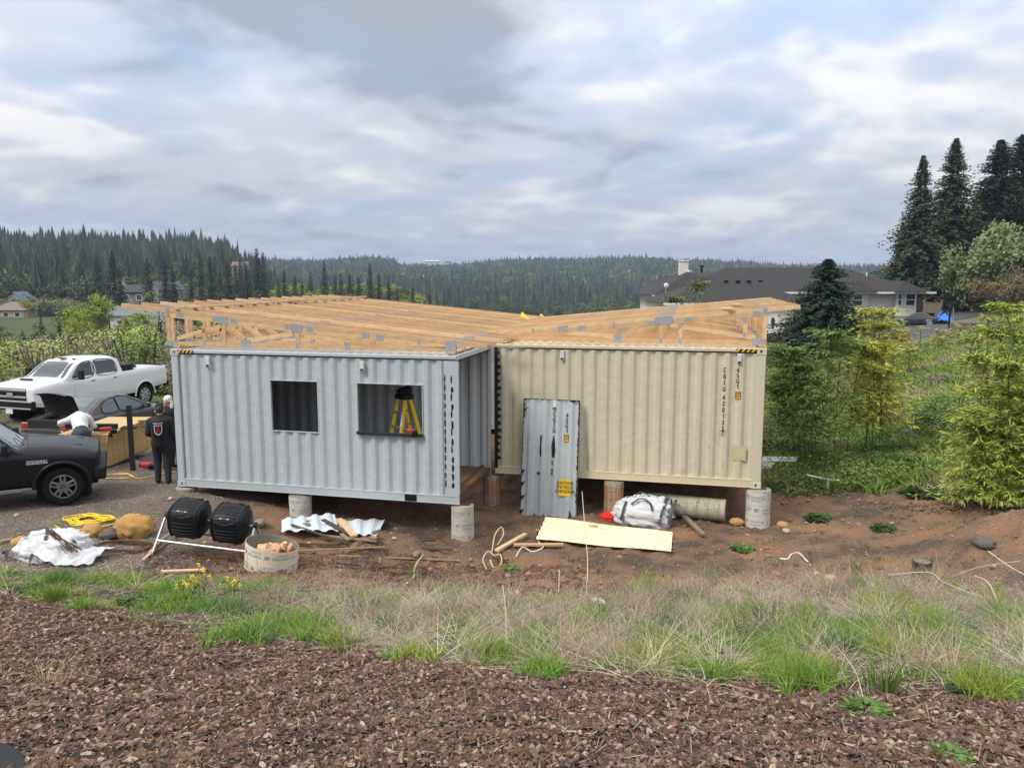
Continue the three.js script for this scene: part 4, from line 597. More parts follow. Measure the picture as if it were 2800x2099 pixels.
// ---------------------------------------------------------------- vehicles: lofted bodies; x forward, z to the vehicle's right, origin on the ground between the axles
function heading(o, a) { o.rotation.y = a; return o; }
function vehicle(name, label, category, s) {
  const o = thing(name, label, category), paint = s.paint, ax = [s.wb / 2, -s.wb / 2];
  const st = new Set(); for (let x = s.xr; x <= s.xf + 1e-6; x += .12) st.add(+x.toFixed(3)); st.add(s.xf); for (const a of ax) for (let k = 0; k <= 20; k++) st.add(+(a - Math.cos(k / 20 * Math.PI) * s.arch).toFixed(3));
  (s.extra || []).forEach((x) => st.add(x)); const X = [...st].filter((x) => x >= s.xr && x <= s.xf).sort((a, b) => a - b);
  const bot = (x) => { let b = table(s.sill, x); for (const a of ax) { const d = Math.abs(x - a); if (d < s.arch) b = Math.max(b, s.wr + Math.sqrt(s.arch * s.arch - d * d) * .98); } return b; };
  const sec = (x) => { const b = bot(x), sh = table(s.shoulder, x), tp = table(s.top, x), w = table(s.wid, x), y = (t) => lerp(b, sh, t), low = table(s.sill, x); const wz = (yy) => { const t = clamp((yy - low) / (sh - low)); return w * (1 - .05 * (1 - Math.min(1, t * 2.4)) ** 2 - .05 * Math.max(0, t - .55) ** 2 / .2 + .012 * Math.sin(t * 9)); }; return [[b, wz(b)], [y(.12), wz(y(.12))], [y(.3), wz(y(.3))], [y(.55), wz(y(.55))], [y(.78), wz(y(.78))], [y(.93), wz(y(.93))], [sh, wz(sh) - .012], [lerp(sh, tp, .55), w * .9 - .015], [tp, w * .72], [tp + .012, w * .35], [tp + .015, 0]]; };
  const rows = X.map((x) => { const h = sec(x), f = h.map(([y, z]) => [x, y, z]); return [...f, ...f.slice(0, -1).reverse().map(([a, y, z]) => [a, y, -z])]; });
  const n = rows[0].length, cap = (r, dx) => { const my = r.reduce((a, p) => a + p[1], 0) / n; return [r.map((p) => [p[0] + dx * .6, lerp(my, p[1], .96), p[2] * .97]), r.map((p) => [p[0] + dx, lerp(my, p[1], .85), p[2] * .9]), r.map((p) => [p[0] + dx, my, 0])]; };
  const all = [...cap(rows[0], -.05).reverse(), ...rows, ...cap(rows[rows.length - 1], .05)];
  let bg = grid(all.length - 1, n - 1, (u, v) => all[Math.round(u * (all.length - 1))][Math.round(v * (n - 1))]); bg = toCreasedNormals(bg, .55);
  const body = part('body', bg, paint, o);
  const c = s.cab, zs = (y) => lerp(c.wb, c.wr, clamp((y - c.belt) / (c.roofMax - c.belt), -.2, 1.1)), roof = (x) => table(c.roof, x);
  const cx = new Set(c.roof.map((q) => q[0])); for (let x = c.roof[0][0]; x < c.roof[c.roof.length - 1][0]; x += .1) cx.add(+x.toFixed(3)); const CX = [...cx].sort((a, b) => a - b);
  const csec = (x) => { const r = roof(x), b = c.belt - .03, q = (t) => lerp(b, r, t), h = [[b, zs(b)], [q(.5), zs(q(.5))], [Math.max(b, r - .05), zs(r - .05)], [r - .012, zs(r) - .045], [r + .012, zs(r) * .7], [r + .022, 0]].map(([y, z]) => [x, y, z]); return [...h, ...h.slice(0, -1).reverse().map(([a, y, z]) => [a, y, -z])]; };
  const cr = CX.map(csec); let cg = grid(cr.length - 1, 10, (u, v) => cr[Math.round(u * (cr.length - 1))][Math.round(v * 10)]); cg = toCreasedNormals(cg, .5); part('cabin', cg, c.paint || paint, o);
  const glass = s.glass || M.glassDark;
  for (const [x0, x1, nm] of c.screens) part(nm, grid(10, 12, (a, b) => { const x = lerp(x0, x1, a), t = (b * 2 - 1), r = roof(x), sl = (roof(x + .02) - roof(x - .02)) / .04, L = Math.hypot(1, sl); const y = r + .022 - .034 * t * t + .008 / L, z = t * (zs(r) - .085); return [x - sl * .008 / L, y, z]; }), glass, o);
  for (const sd of [1, -1]) for (const w of c.windows) {
    const rounded = polyShape(w.pts); const g = new THREE.ShapeGeometry(rounded), p = g.attributes.position; for (let i = 0; i < p.count; i++) p.setZ(i, sd * (zs(p.getY(i)) + .007)); g.computeVertexNormals(); part('side_window', g, w.dark ? M.glassDark : glass, o);
    const ring = w.pts.map(([x, y]) => V3(x, y, sd * (zs(y) + .006))); part('window_trim', tube(ring, .012, ring.length * 8, 5, true), M.black, o);
  }
  for (const sd of [1, -1]) for (const q of s.seams || []) part('door_seam', tube(q.map(([x, y]) => { const sh = table(s.shoulder, x), lw = table(s.sill, x), t = clamp((y - lw) / (sh - lw)), w = table(s.wid, x); return V3(x, y, sd * (w * (1 - .05 * (1 - Math.min(1, t * 2.4)) ** 2 - .05 * Math.max(0, t - .55) ** 2 / .2 + .012 * Math.sin(t * 9)) + .001)); }), .005, 24, 4), M.black, o);
  for (const sd of [1, -1]) for (const [x, y] of s.handles || []) part('door_handle', rbox(.16, .035, .03, .012, x, y, sd * (table(s.wid, x) * .975 + .012)), s.handleMat || paint, o);
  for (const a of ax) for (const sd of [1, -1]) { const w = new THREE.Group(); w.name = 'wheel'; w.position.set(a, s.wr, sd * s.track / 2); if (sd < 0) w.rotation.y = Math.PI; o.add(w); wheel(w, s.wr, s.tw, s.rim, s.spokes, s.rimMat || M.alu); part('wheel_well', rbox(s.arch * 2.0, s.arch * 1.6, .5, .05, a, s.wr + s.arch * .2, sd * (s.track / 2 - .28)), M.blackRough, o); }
  part('underbody', box(s.xf - s.xr - .5, .2, s.wid[1][1] * 1.55, (s.xf + s.xr) / 2, table(s.sill, 0) + .03, 0), M.blackRough, o);
  return o;
}
function wheel(w, R, tw, rim, spokes, rm) {
  const pr = []; const h = tw / 2; for (const [r, z] of [[rim, -h * .8], [R * .86, -h], [R * .97, -h * .82], [R, -h * .5], [R, h * .5], [R * .97, h * .82], [R * .86, h], [rim, h * .8]]) pr.push(new THREE.Vector2(r, z));
  part('tyre', new THREE.LatheGeometry(pr, 40).rotateX(Math.PI / 2), M.rubber, w);
  const L = [new THREE.TorusGeometry(rim * .97, .014, 8, 36).translate(0, 0, h * .74), cyl(rim * .24, rim * .26, .04, 18).rotateX(Math.PI / 2).translate(0, 0, h * .68)];
  for (let k = 0; k < spokes; k++) { const s = new THREE.Shape(), wd = rim * (spokes > 6 ? .11 : .2); s.moveTo(-wd, rim * .16); s.lineTo(-wd * 1.1, rim * .96); s.lineTo(wd * 1.1, rim * .96); s.lineTo(wd, rim * .16); const q = new THREE.Path(); if (spokes <= 6) { q.moveTo(-wd * .3, rim * .5); q.lineTo(-wd * .5, rim * .88); q.lineTo(wd * .5, rim * .88); q.lineTo(wd * .3, rim * .5); s.holes.push(q); } L.push(new THREE.ExtrudeGeometry(s, { depth: .03, bevelEnabled: true, bevelSize: .006, bevelThickness: .006, bevelSegments: 1 }).translate(0, 0, h * .6).rotateZ(k / spokes * Math.PI * 2)); }
  part('rim', merge(L), rm, w); part('rim_shade_disc', cyl(rim * .96, rim * .96, .02, 30).rotateX(Math.PI / 2).translate(0, 0, h * .2), M.blackRough, w);  // dark disc behind the spokes paints in the shade inside the rim
  const nuts = []; for (let k = 0; k < 5; k++) { const a = k / 5 * 6.283; nuts.push(cyl(.012, .012, .02, 8).rotateX(Math.PI / 2).translate(Math.cos(a) * rim * .15, Math.sin(a) * rim * .15, h * .7 + .025)); } part('wheel_nut', merge(nuts), M.black, w);
}
function placeCorner(o, a, corner, lx, lz) { // put local point (lx, lz) on the world point
  const f = V3(Math.cos(a), 0, -Math.sin(a)), r = V3(Math.sin(a), 0, Math.cos(a)); o.position.copy(corner).addScaledVector(f, -lx).addScaledVector(r, -lz); heading(o, a); o.position.y = surf(o.position.x, -o.position.z);
}
const paintOf = (c, r = .32) => phys(c, r, { clearcoat: .8, clearcoatRoughness: .12 });
M.tealGlass = phys([.045, .085, .085], .05, { clearcoat: 1, clearcoatRoughness: .02 });
M.amber = phys([.75, .25, .02], .15, { clearcoat: 1 }); M.tail = phys([.35, .015, .015], .15, { clearcoat: 1 }); M.lens = phys([.6, .62, .65], .1, { clearcoat: 1 }); M.chrome = mat([.8, .8, .82], .12, { metalness: 1 });
// black compact pickup
{ const bk = phys([.006, .006, .008], .4, { specularIntensity: .5, clearcoat: .22, clearcoatRoughness: .12 }), wb = 3.05, s = { paint: bk, wb, xf: wb / 2 + .6, xr: -wb / 2 - 1.05, wr: .375, arch: .47, track: 1.5, tw: .25, rim: .235, spokes: 5, glass: M.tealGlass,
    sill: [[-2.6, .55], [-1, .45], [.6, .45], [2.1, .5], [2.35, .55]], shoulder: [[-2.6, 1.14], [-.9, 1.14], [.55, 1.12], [.95, 1.1], [1.5, 1.05], [2.0, .99], [2.35, .9]], top: [[-2.6, 1.1], [-.9, 1.12], [.6, 1.16], [.95, 1.2], [1.4, 1.17], [1.95, 1.08], [2.32, .93]], wid: [[-2.6, .86], [-1.5, .88], [1.5, .88], [2.0, .85], [2.35, .76]],
    cab: { belt: 1.12, roofMax: 1.74, wb: .84, wr: .64, roof: [[-.98, 1.12], [-.9, 1.62], [-.7, 1.71], [-.2, 1.74], [.1, 1.71], [.9, 1.13]], screens: [[.16, .88, 'windshield'], [-.96, -.9, 'rear_window']], windows: [{ pts: [[-.3, 1.17], [.72, 1.17], [.28, 1.56], [.0, 1.63], [-.3, 1.64]] }, { pts: [[-.82, 1.17], [-.4, 1.17], [-.4, 1.63], [-.78, 1.6]] }] },
    seams: [[[.98, 1.08], [.93, .9], [.9, .6], [.86, .46]], [[-.36, 1.1], [-.36, .5]], [[.9, .84], [0, .85], [-.35, .85]]], handles: [[-.2, 1.0]], rimMat: mat([.2, .195, .19], .45, { metalness: .6 }) };
  const o = vehicle('black_pickup', 'black compact pickup parked on the gravel with its nose to the plywood stack', 'pickup', s), a = .47;
  placeCorner(o, a, G(176, 1384), wb / 2, .75 + .1);
  for (const sd of [1, -1]) {
    part('headlight', rbox(.12, .17, .26, .03, s.xf - .07, .84, sd * .61), M.lens, o); part('turn_signal', rbox(.13, .16, .05, .02, s.xf - .12, .84, sd * .775), M.amber, o);
    part('wing_mirror', rbox(.1, .2, .2, .04, .62, 1.23, sd * .98), M.black, o); part('fender_flare', new THREE.TorusGeometry(.49, .035, 8, 24, Math.PI).translate(wb / 2, .375, sd * .87), bk, o); part('running_board', rod(V3(-.8, .36, sd * .88), V3(.85, .36, sd * .88), .04, 10), mat([.1, .1, .11], .4, { metalness: .5 }), o);
    const em = part('emblem', box(.36, .07, .006, 1.12, .92, sd * .893), M.lens, o); part('lettering', textGeo('RANGER', .04, 1.3).rotateY(sd > 0 ? 0 : Math.PI).translate(1.12, .92, sd * .8985), M.ink, em);
  }
  part('bumper', rbox(.24, .27, 1.68, .06, s.xf + .05, .57, 0), M.black, o); part('air_dam', rbox(.1, .14, 1.3, .03, s.xf - .04, .4, 0), M.blackRough, o); part('grille', rbox(.06, .17, .9, .02, s.xf + .02, .83, 0), M.black, o);
  part('antenna', merge([rod(V3(.98, 1.15, .62), V3(.96, 1.75, .64), .004, 5), cyl(.03, .04, .02, 12).translate(.98, 1.15, .62)]), M.black, o); part('wiper', merge([rod(V3(.95, 1.17, .5), V3(.7, 1.3, .1), .008, 5), rod(V3(.95, 1.17, -.1), V3(.7, 1.3, -.45), .008, 5)]), M.black, o);
  part('hood_crease', merge([rod(V3(1.0, 1.205, .45), V3(1.9, 1.1, .4), .006, 5), rod(V3(1.0, 1.205, -.45), V3(1.9, 1.1, -.4), .006, 5)]), bk, o);
}
// taupe sedan with its boot open
{ const tp = phys([.05, .044, .039], .35, { clearcoat: .6, clearcoatRoughness: .12, specularIntensity: .7 }), wb = 2.7, s = { paint: tp, wb, xf: wb / 2 + .95, xr: -wb / 2 - 1.0, wr: .31, arch: .37, track: 1.5, tw: .2, rim: .2, spokes: 7, glass: M.tealGlass,
    sill: [[-2.35, .35], [-1.9, .24], [0, .2], [1.9, .24], [2.3, .3]], shoulder: [[-2.35, .72], [-2.0, .9], [-1.4, .95], [0, .9], [1.0, .86], [1.7, .78], [2.3, .62]], top: [[-2.35, .74], [-2.05, .96], [-1.5, 1.0], [0, .95], [.9, .93], [1.7, .84], [2.3, .66]], wid: [[-2.35, .76], [-1.9, .86], [1.6, .86], [2.0, .8], [2.3, .66]],
    cab: { belt: .94, roofMax: 1.43, wb: .8, wr: .56, roof: [[-1.55, .98], [-1.2, 1.2], [-.75, 1.38], [-.2, 1.43], [.15, 1.4], [.55, 1.22], [1.1, .93]], screens: [[.2, 1.05, 'windshield'], [-1.5, -.8, 'rear_window']], windows: [{ pts: [[-.3, .98], [.72, .97], [.45, 1.16], [.1, 1.33], [-.3, 1.36]] }, { pts: [[-.98, 1.0], [-.38, .98], [-.38, 1.35], [-.72, 1.31], [-.95, 1.18]] }] },
    seams: [[[.82, .86], [.78, .5], [.72, .26]], [[-.34, .9], [-.34, .26]], [[-.95, .95], [-1.0, .7], [-.8, .4]]], handles: [[-.22, .82], [-.82, .84]] };
  const o = vehicle('parked_sedan', 'dark taupe sedan with its boot lid raised beside the plywood stack', 'car', s), a = 1.34; placeCorner(o, a, at(182, 1168, 20.8), s.xr - .02, .8);
  for (const sd of [1, -1]) { part('tail_light', rbox(.12, .24, .26, .04, s.xr + .06, .78, sd * .63), M.tail, o); part('wing_mirror', rbox(.1, .12, .16, .04, .75, 1.0, sd * .92), tp, o); part('headlight', rbox(.12, .14, .3, .04, s.xf - .06, .62, sd * .5), M.lens, o); }
  part('bumper', rbox(.22, .3, 1.6, .07, s.xr - .02, .48, 0), tp, o);
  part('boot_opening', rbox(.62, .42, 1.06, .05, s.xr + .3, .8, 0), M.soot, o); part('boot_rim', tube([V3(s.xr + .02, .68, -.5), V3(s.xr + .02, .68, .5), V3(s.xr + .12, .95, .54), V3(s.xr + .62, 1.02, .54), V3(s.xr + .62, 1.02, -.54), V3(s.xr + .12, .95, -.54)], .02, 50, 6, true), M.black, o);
  const lidAt = (t) => [table([[0, 0], [.3, -.04], [.7, -.18], [.85, -.3], [1, -.48]], t), table([[0, 0], [.3, .3], [.7, .64], [.85, .7], [1, .71]], t)];
  const lid = part('boot_lid', toCreasedNormals(grid(14, 12, (u, v) => { const z = (u - .5) * 1.16, q = lidAt(v); return [s.xr + .72 + q[0], 1.0 + q[1] - .06 * (2 * (u - .5)) ** 2, z * (1 - .06 * v)]; }), .6), mat([.07, .03, .028], .35), o, 'raised boot lid seen from its dark inside');
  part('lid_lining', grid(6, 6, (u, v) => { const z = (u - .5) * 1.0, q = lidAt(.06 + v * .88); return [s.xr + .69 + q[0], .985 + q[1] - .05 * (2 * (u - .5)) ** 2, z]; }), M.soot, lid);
  const b = solo('tool_bag', mergeGeometries([lump(.2, .13, .16, 2), lump(.12, .1, .1, 5).translate(.1, .08, .14)]), M.black, 'black bag lying in the open sedan boot', 'bag'); b.position.copy(o.position).add(V3(Math.cos(a) * (s.xr + .28), 1.02, -Math.sin(a) * (s.xr + .28)));
}
// white crew cab pickup
{ const wh = paintOf([.74, .75, .77], .3), wb = 3.9, s = { paint: wh, wb, xf: wb / 2 + .95, xr: -wb / 2 - 1.2, wr: .41, arch: .5, track: 1.75, tw: .28, rim: .25, spokes: 8,
    sill: [[-3.2, .7], [-1.2, .55], [1.1, .55], [2.6, .6], [2.95, .65]], shoulder: [[-3.2, 1.4], [-.85, 1.38], [1.0, 1.33], [2.0, 1.32], [2.95, 1.22]], top: [[-3.2, 1.36], [-.9, 1.36], [1.2, 1.42], [2.0, 1.43], [2.7, 1.36], [2.95, 1.25]], wid: [[-3.2, 1.0], [-2, 1.02], [2.4, 1.02], [2.95, .97]],
    cab: { belt: 1.36, roofMax: 1.98, wb: .96, wr: .76, roof: [[-.92, 1.36], [-.84, 1.86], [-.6, 1.95], [.1, 1.98], [.75, 1.94], [1.0, 1.86], [1.72, 1.4]], screens: [[1.0, 1.66, 'windshield'], [-.9, -.85, 'rear_window']], windows: [{ pts: [[.42, 1.42], [1.34, 1.4], [1.02, 1.72], [.8, 1.84], [.42, 1.86]] }, { pts: [[-.66, 1.42], [.26, 1.42], [.26, 1.86], [-.5, 1.84], [-.64, 1.76]], dark: 1 }] },
    seams: [[[1.35, 1.3], [1.32, .9], [1.25, .6]], [[.34, 1.36], [.34, .6]], [[-.75, 1.36], [-.75, .62]], [[-.95, 1.36], [-.95, .66]]], handles: [[.5, 1.22], [-.5, 1.22]], handleMat: M.black };
  const o = vehicle('white_pickup', 'large white crew cab pickup parked behind the taupe sedan', 'pickup', s), fa = Math.atan2(-.951, -.309); placeCorner(o, fa, at(456, 1040, 31.5), s.xr, -1.0); o.scale.y = 1.07;
  for (const sd of [1, -1]) { part('tail_light', rbox(.06, .42, .14, .02, s.xr + .02, 1.14, sd * .92), M.tail, o); part('wing_mirror', rbox(.12, .32, .24, .04, 1.22, 1.5, sd * 1.22), M.black, o); part('mirror_arm', rod(V3(1.24, 1.42, sd * .95), V3(1.22, 1.46, sd * 1.15), .03, 8), M.black, o); part('headlight', rbox(.14, .3, .36, .03, s.xf - .05, 1.02, sd * .78), M.lens, o); part('roof_marker', rbox(.1, .03, .08, .01, .82, 1.97, sd * .5), M.black, o); part('arch_lip', new THREE.TorusGeometry(.51, .03, 8, 24, Math.PI).translate(-wb / 2, .41, sd * 1.005), wh, o); }
  part('grille', rbox(.1, .42, 1.3, .03, s.xf + .03, 1.0, 0), M.black, o); for (const y of [1.16, .95]) part('grille_bar', rbox(.05, .07, 1.3, .02, s.xf + .09, y, 0), M.chrome, o); part('grille_emblem', rbox(.03, .1, .28, .01, s.xf + .12, 1.03, 0), M.alu, o);
  const bp = part('bumper', rbox(.2, .3, 1.98, .05, s.xf + .07, .68, 0), M.black, o); part('bumper_chrome', merge([rbox(.05, .06, 1.96, .02, s.xf + .17, .82, 0), rbox(.05, .05, 1.9, .02, s.xf + .17, .6, 0)]), M.chrome, bp); part('number_plate', box(.012, .15, .3, s.xf + .19, .5, 0), mat([.62, .7, .8], .5), o); part('roof_light_bar', rbox(.14, .03, .3, .01, .84, 1.985, 0), M.black, o);
  part('hood_scoop', rbox(.12, .05, .5, .02, 2.35, 1.43, 0), M.black, o); part('rear_bumper', rbox(.16, .2, 1.9, .04, s.xr - .06, .72, 0), M.black, o);
  const tb = solo('tool_box', rbox(.55, .36, 1.6, .03), M.black, 'black tool box in the bed of the white pickup', 'tool box'); tb.position.copy(o.position).add(V3(Math.cos(fa) * -1.35, 1.52, -Math.sin(fa) * -1.35)); tb.rotation.y = fa;
  const bg = solo('tool_bag', lump(.3, .16, .25, 7), mat([.03, .04, .03], .9), 'dark bag in the bed of the white pickup', 'bag'); bg.position.copy(o.position).add(V3(Math.cos(fa) * -2.15, 1.5, -Math.sin(fa) * -2.15));
}
// dark sedan on the far drive
{ const dk = paintOf([.02, .022, .03], .3), wb = 2.64, s = { paint: dk, wb, xf: wb / 2 + .85, xr: -wb / 2 - .98, wr: .32, arch: .38, track: 1.52, tw: .2, rim: .2, spokes: 7,
    sill: [[-2.3, .35], [0, .2], [2.2, .28]], shoulder: [[-2.3, .8], [-1.9, .97], [0, .9], [1.2, .84], [2.2, .62]], top: [[-2.3, .84], [-1.95, 1.02], [0, .95], [1.2, .9], [2.2, .66]], wid: [[-2.3, .76], [-1.8, .86], [1.6, .86], [2.2, .68]],
    cab: { belt: .94, roofMax: 1.46, wb: .8, wr: .58, roof: [[-1.5, 1.0], [-.85, 1.38], [-.2, 1.46], [.2, 1.43], [1.15, .92]], screens: [[.25, 1.1, 'windshield'], [-1.45, -.9, 'rear_window']], windows: [{ pts: [[-.3, .98], [.75, .97], [.2, 1.32], [-.3, 1.38]] }, { pts: [[-1.0, 1.0], [-.38, .98], [-.38, 1.38], [-.75, 1.32]] }] }, seams: [], handles: [] };
  const o = vehicle('parked_sedan', 'dark blue sedan parked on the asphalt drive before the house', 'car', s), a = 2.72, p = at(2508, 878, 86); o.position.set(p.x, surf(p.x, 86), p.z); heading(o, a);
  for (const sd of [1, -1]) part('tail_light', rbox(.1, .14, .34, .04, s.xr + .04, .86, sd * .58), M.tail, o); part('number_plate', box(.012, .12, .36, s.xr - .06, .68, 0), M.white, o);
}
// ---------------------------------------------------------------- people: one skin per figure, meshed from tapered capsules
function figure(P, res, lo, hi, k = .035) { // P: [ax,ay,az,bx,by,bz,ra,rb,colour]
  const size = Math.max(hi[0] - lo[0], hi[1] - lo[1], hi[2] - lo[2]) * 1.02, c = [0, 1, 2].map((i) => (lo[i] + hi[i]) / 2), mc = new MarchingCubes(res, new THREE.MeshStandardMaterial(), false, false, 120000); mc.isolation = 0; const half = res / 2;
  const d1 = (x, y, z, q) => { const vx = q[3] - q[0], vy = q[4] - q[1], vz = q[5] - q[2], l2 = vx * vx + vy * vy + vz * vz + 1e-9, t = clamp(((x - q[0]) * vx + (y - q[1]) * vy + (z - q[2]) * vz) / l2); return Math.hypot(x - q[0] - vx * t, y - q[1] - vy * t, (z - q[2] - vz * t) * (q[9] || 1)) - lerp(q[6], q[7], t); };
  for (let kz = 0; kz < res; kz++) for (let j = 0; j < res; j++) for (let i = 0; i < res; i++) {
    const x = c[0] + (i - half) / half * size / 2, y = c[1] + (j - half) / half * size / 2, z = c[2] + (kz - half) / half * size / 2; let d = 9; for (const q of P) { const e = d1(x, y, z, q); if (e > d + k) continue; const h = clamp(.5 + .5 * (d - e) / k); d = d > 5 ? e : lerp(d, e, h) - k * h * (1 - h); } mc.field[i + j * res + kz * res * res] = -d;
  }
  mc.update(); const n = mc.count, pos = new Float32Array(n * 3), nor = new Float32Array(n * 3), col = new Float32Array(n * 3);
  for (let i = 0; i < n; i++) { const x = c[0] + mc.positionArray[i * 3] * size / 2, y = c[1] + mc.positionArray[i * 3 + 1] * size / 2, z = c[2] + mc.positionArray[i * 3 + 2] * size / 2; pos.set([x, y, z], i * 3); let b = 9, cc = [1, 1, 1]; for (const q of P) { const e = d1(x, y, z, q); if (e < b) { b = e; cc = q[8]; } } const f = 1 + .1 * n3(x * 9, y * 9, z * 9); col.set(cc.map((v) => v * f), i * 3); }
  const g = new THREE.BufferGeometry(); g.setAttribute('position', new THREE.BufferAttribute(pos, 3)); g.setAttribute('color', new THREE.BufferAttribute(col, 3)); g.computeVertexNormals();
  const g2 = mergeVertices(g.deleteAttribute('normal'), 1e-4); g2.computeVertexNormals(); return g2;
}
const skin = [.5, .3, .21];
function head(x, y, z, yaw, pitch, hat, hair) { // face, ears, nose and a cap, meshed on a fine grid of its own; looks along +z before turning
  const rot = new THREE.Euler(pitch, yaw, 0, 'YXZ'), v = (a, b, c) => { const q = V3(a, b, c).applyEuler(rot); return [q.x + x, q.y + y, q.z + z]; };
  const L = []; const add = (a, b, ra, rb, c, sq) => L.push([...v(...a), ...v(...b), ra, rb, c, sq]);
  add([0, .03, -.015], [0, .05, .01], .092, .09, skin); add([0, -.05, .03], [0, -.085, .05], .068, .045, skin); add([0, -.005, .095], [0, -.03, .112], .012, .016, skin); add([.085, -.005, 0], [.09, -.03, -.005], .02, .014, skin); add([-.085, -.005, 0], [-.09, -.03, -.005], .02, .014, skin);
  add([.034, .012, .086], [.036, .012, .088], .011, .011, [.08, .05, .04]); add([-.034, .012, .086], [-.036, .012, .088], .011, .011, [.08, .05, .04]); add([-.022, -.062, .088], [.022, -.062, .088], .008, .008, [.35, .13, .11]); add([0, -.06, -.03], [0, -.15, -.04], .055, .06, skin);
  add([0, .0, -.05], [0, .03, -.06], .075, .08, hair); if (hat) { add([0, .085, -.02], [0, .1, .0], .092, .085, hat.top); if (hat.brim) { const s = hat.brim; for (const q of [-.05, 0, .05]) add([q, .07, s * .09], [q * .8, .062, s * .165], .012, .008, hat.side); } }
  return figure(L, 44, [x - .2, y - .22, z - .22], [x + .2, y + .22, z + .22], .014);
}
function hand(x, y, z, dir, side, skinC) { // relaxed hand hanging along dir
  const L = [], d = V3(...dir).normalize(), s = V3(...side).normalize(), n = d.clone().cross(s), p = (a, b, c) => { const q = V3(x, y, z).addScaledVector(d, a).addScaledVector(s, b).addScaledVector(n, c); return [q.x, q.y, q.z]; };
  for (const b of [-.022, 0, .022]) L.push([...p(0, b * .7, 0), ...p(.085, b, 0), .022, .016, skinC]);
  [[-.031, .062], [-.011, .075], [.01, .07], [.029, .055]].forEach(([b, l]) => { L.push([...p(.08, b, 0), ...p(.08 + l * .55, b * 1.1, .008), .0095, .0085, skinC]); L.push([...p(.08 + l * .55, b * 1.1, .008), ...p(.08 + l, b * 1.1, .026), .0085, .0075, skinC]); });
  L.push([...p(.015, .03, .005), ...p(.055, .052, .018), .013, .01, skinC]); L.push([...p(.055, .052, .018), ...p(.085, .05, .03), .01, .008, skinC]);
  return figure(L, 36, [x - .15, y - .15, z - .15], [x + .15, y + .15, z + .15], .008);
}
const mSkinCloth = mat([1, 1, 1], .85, { vertexColors: true });
function person(label, prims, extras, lo, hi) { const g = merge([figure(prims, 76, lo, hi), ...extras]); const o = thing('person', label, 'person'); part('body', g, mSkinCloth, o); return o; }
{ // walking away in a black hooded sweatshirt; local z = the way the figure looks
  const B = [.014, .014, .016], T = [.022, .023, .03], S = [.015, .015, .015];
  const P = [[0, .98, 0, 0, 1.12, 0, .165, .175, B, .8], [0, 1.12, 0, 0, 1.36, .02, .185, .19, B, .75], [-.12, 1.4, .02, .12, 1.4, .02, .12, .12, B, .8], [0, 1.45, -.03, 0, 1.52, -.02, .1, .085, B],
    [-.2, 1.41, .02, -.27, 1.14, -.02, .085, .068, B], [-.27, 1.14, -.02, -.31, .9, .05, .066, .052, B], [.2, 1.41, .02, .26, 1.15, .04, .085, .068, B], [.26, 1.15, .04, .18, 1.03, .24, .064, .05, B],
    [-.1, .95, 0, -.11, .52, .02, .115, .085, T], [-.11, .52, .02, -.11, .1, -.06, .085, .065, T], [.1, .95, 0, .11, .53, .1, .115, .085, T], [.11, .53, .1, .12, .1, .06, .082, .064, T], [-.11, .06, -.08, -.12, .045, .1, .05, .042, S], [.12, .06, .04, .13, .045, .22, .05, .042, S], [0, .92, 0, 0, 1.0, 0, .16, .17, B, .85]];
  const o = person('person in a black hooded sweatshirt with a shield print walking beside the grey container', P, [head(0, 1.64, .03, .1, .25, { top: [.012, .012, .013], side: [.012, .012, .013], brim: 1 }, [.05, .04, .035]), hand(-.315, .885, .055, [-.1, -1, .15], [0, 0, 1], skin), hand(.165, 1.02, .25, [-.6, -.2, .7], [0, 1, 0], skin)], [-.5, -.02, -.4], [.5, 1.6, .5]);
  const p = G(447, 1322); o.position.copy(p); o.rotation.y = Math.PI + .25; o.scale.setScalar(1.02);
  const tx = canvasTex(256, 320, (g) => { g.fillStyle = '#0b0b0c'; g.fillRect(0, 0, 256, 320); g.fillStyle = '#e6e4e6'; g.font = 'bold 46px sans-serif'; g.textAlign = 'center'; g.fillText('WOLCOTT', 128, 50); g.lineWidth = 13; g.strokeStyle = '#e8e3e6'; g.beginPath(); g.moveTo(48, 82); g.lineTo(208, 82); g.lineTo(208, 210); g.quadraticCurveTo(200, 262, 128, 300); g.quadraticCurveTo(56, 262, 48, 210); g.closePath(); g.fillStyle = '#2a0a14'; g.fill(); g.stroke(); g.strokeStyle = '#c8384a'; g.lineWidth = 9; g.beginPath(); g.arc(98, 208, 20, 0, 6.3); g.moveTo(178, 208); g.arc(158, 208, 20, 0, 6.3); g.moveTo(110, 192); g.lineTo(150, 120); g.moveTo(146, 192); g.lineTo(106, 120); g.moveTo(98, 130); g.quadraticCurveTo(128, 90, 158, 130); g.stroke(); g.fillStyle = '#e6e4e6'; g.font = 'bold 24px sans-serif'; g.fillText("'76", 128, 270); });
  part('back_print', grid(10, 10, (a, b) => { const x = (a - .5) * -.24, y = 1.13 + b * .31; return [x, y, -.252 + 1.0 * x * x + .05 * (1.0 - y) * 0 + .0 - .004]; }), mat([1, 1, 1], .85, { map: tx }), o, 'white and red shield print');
}
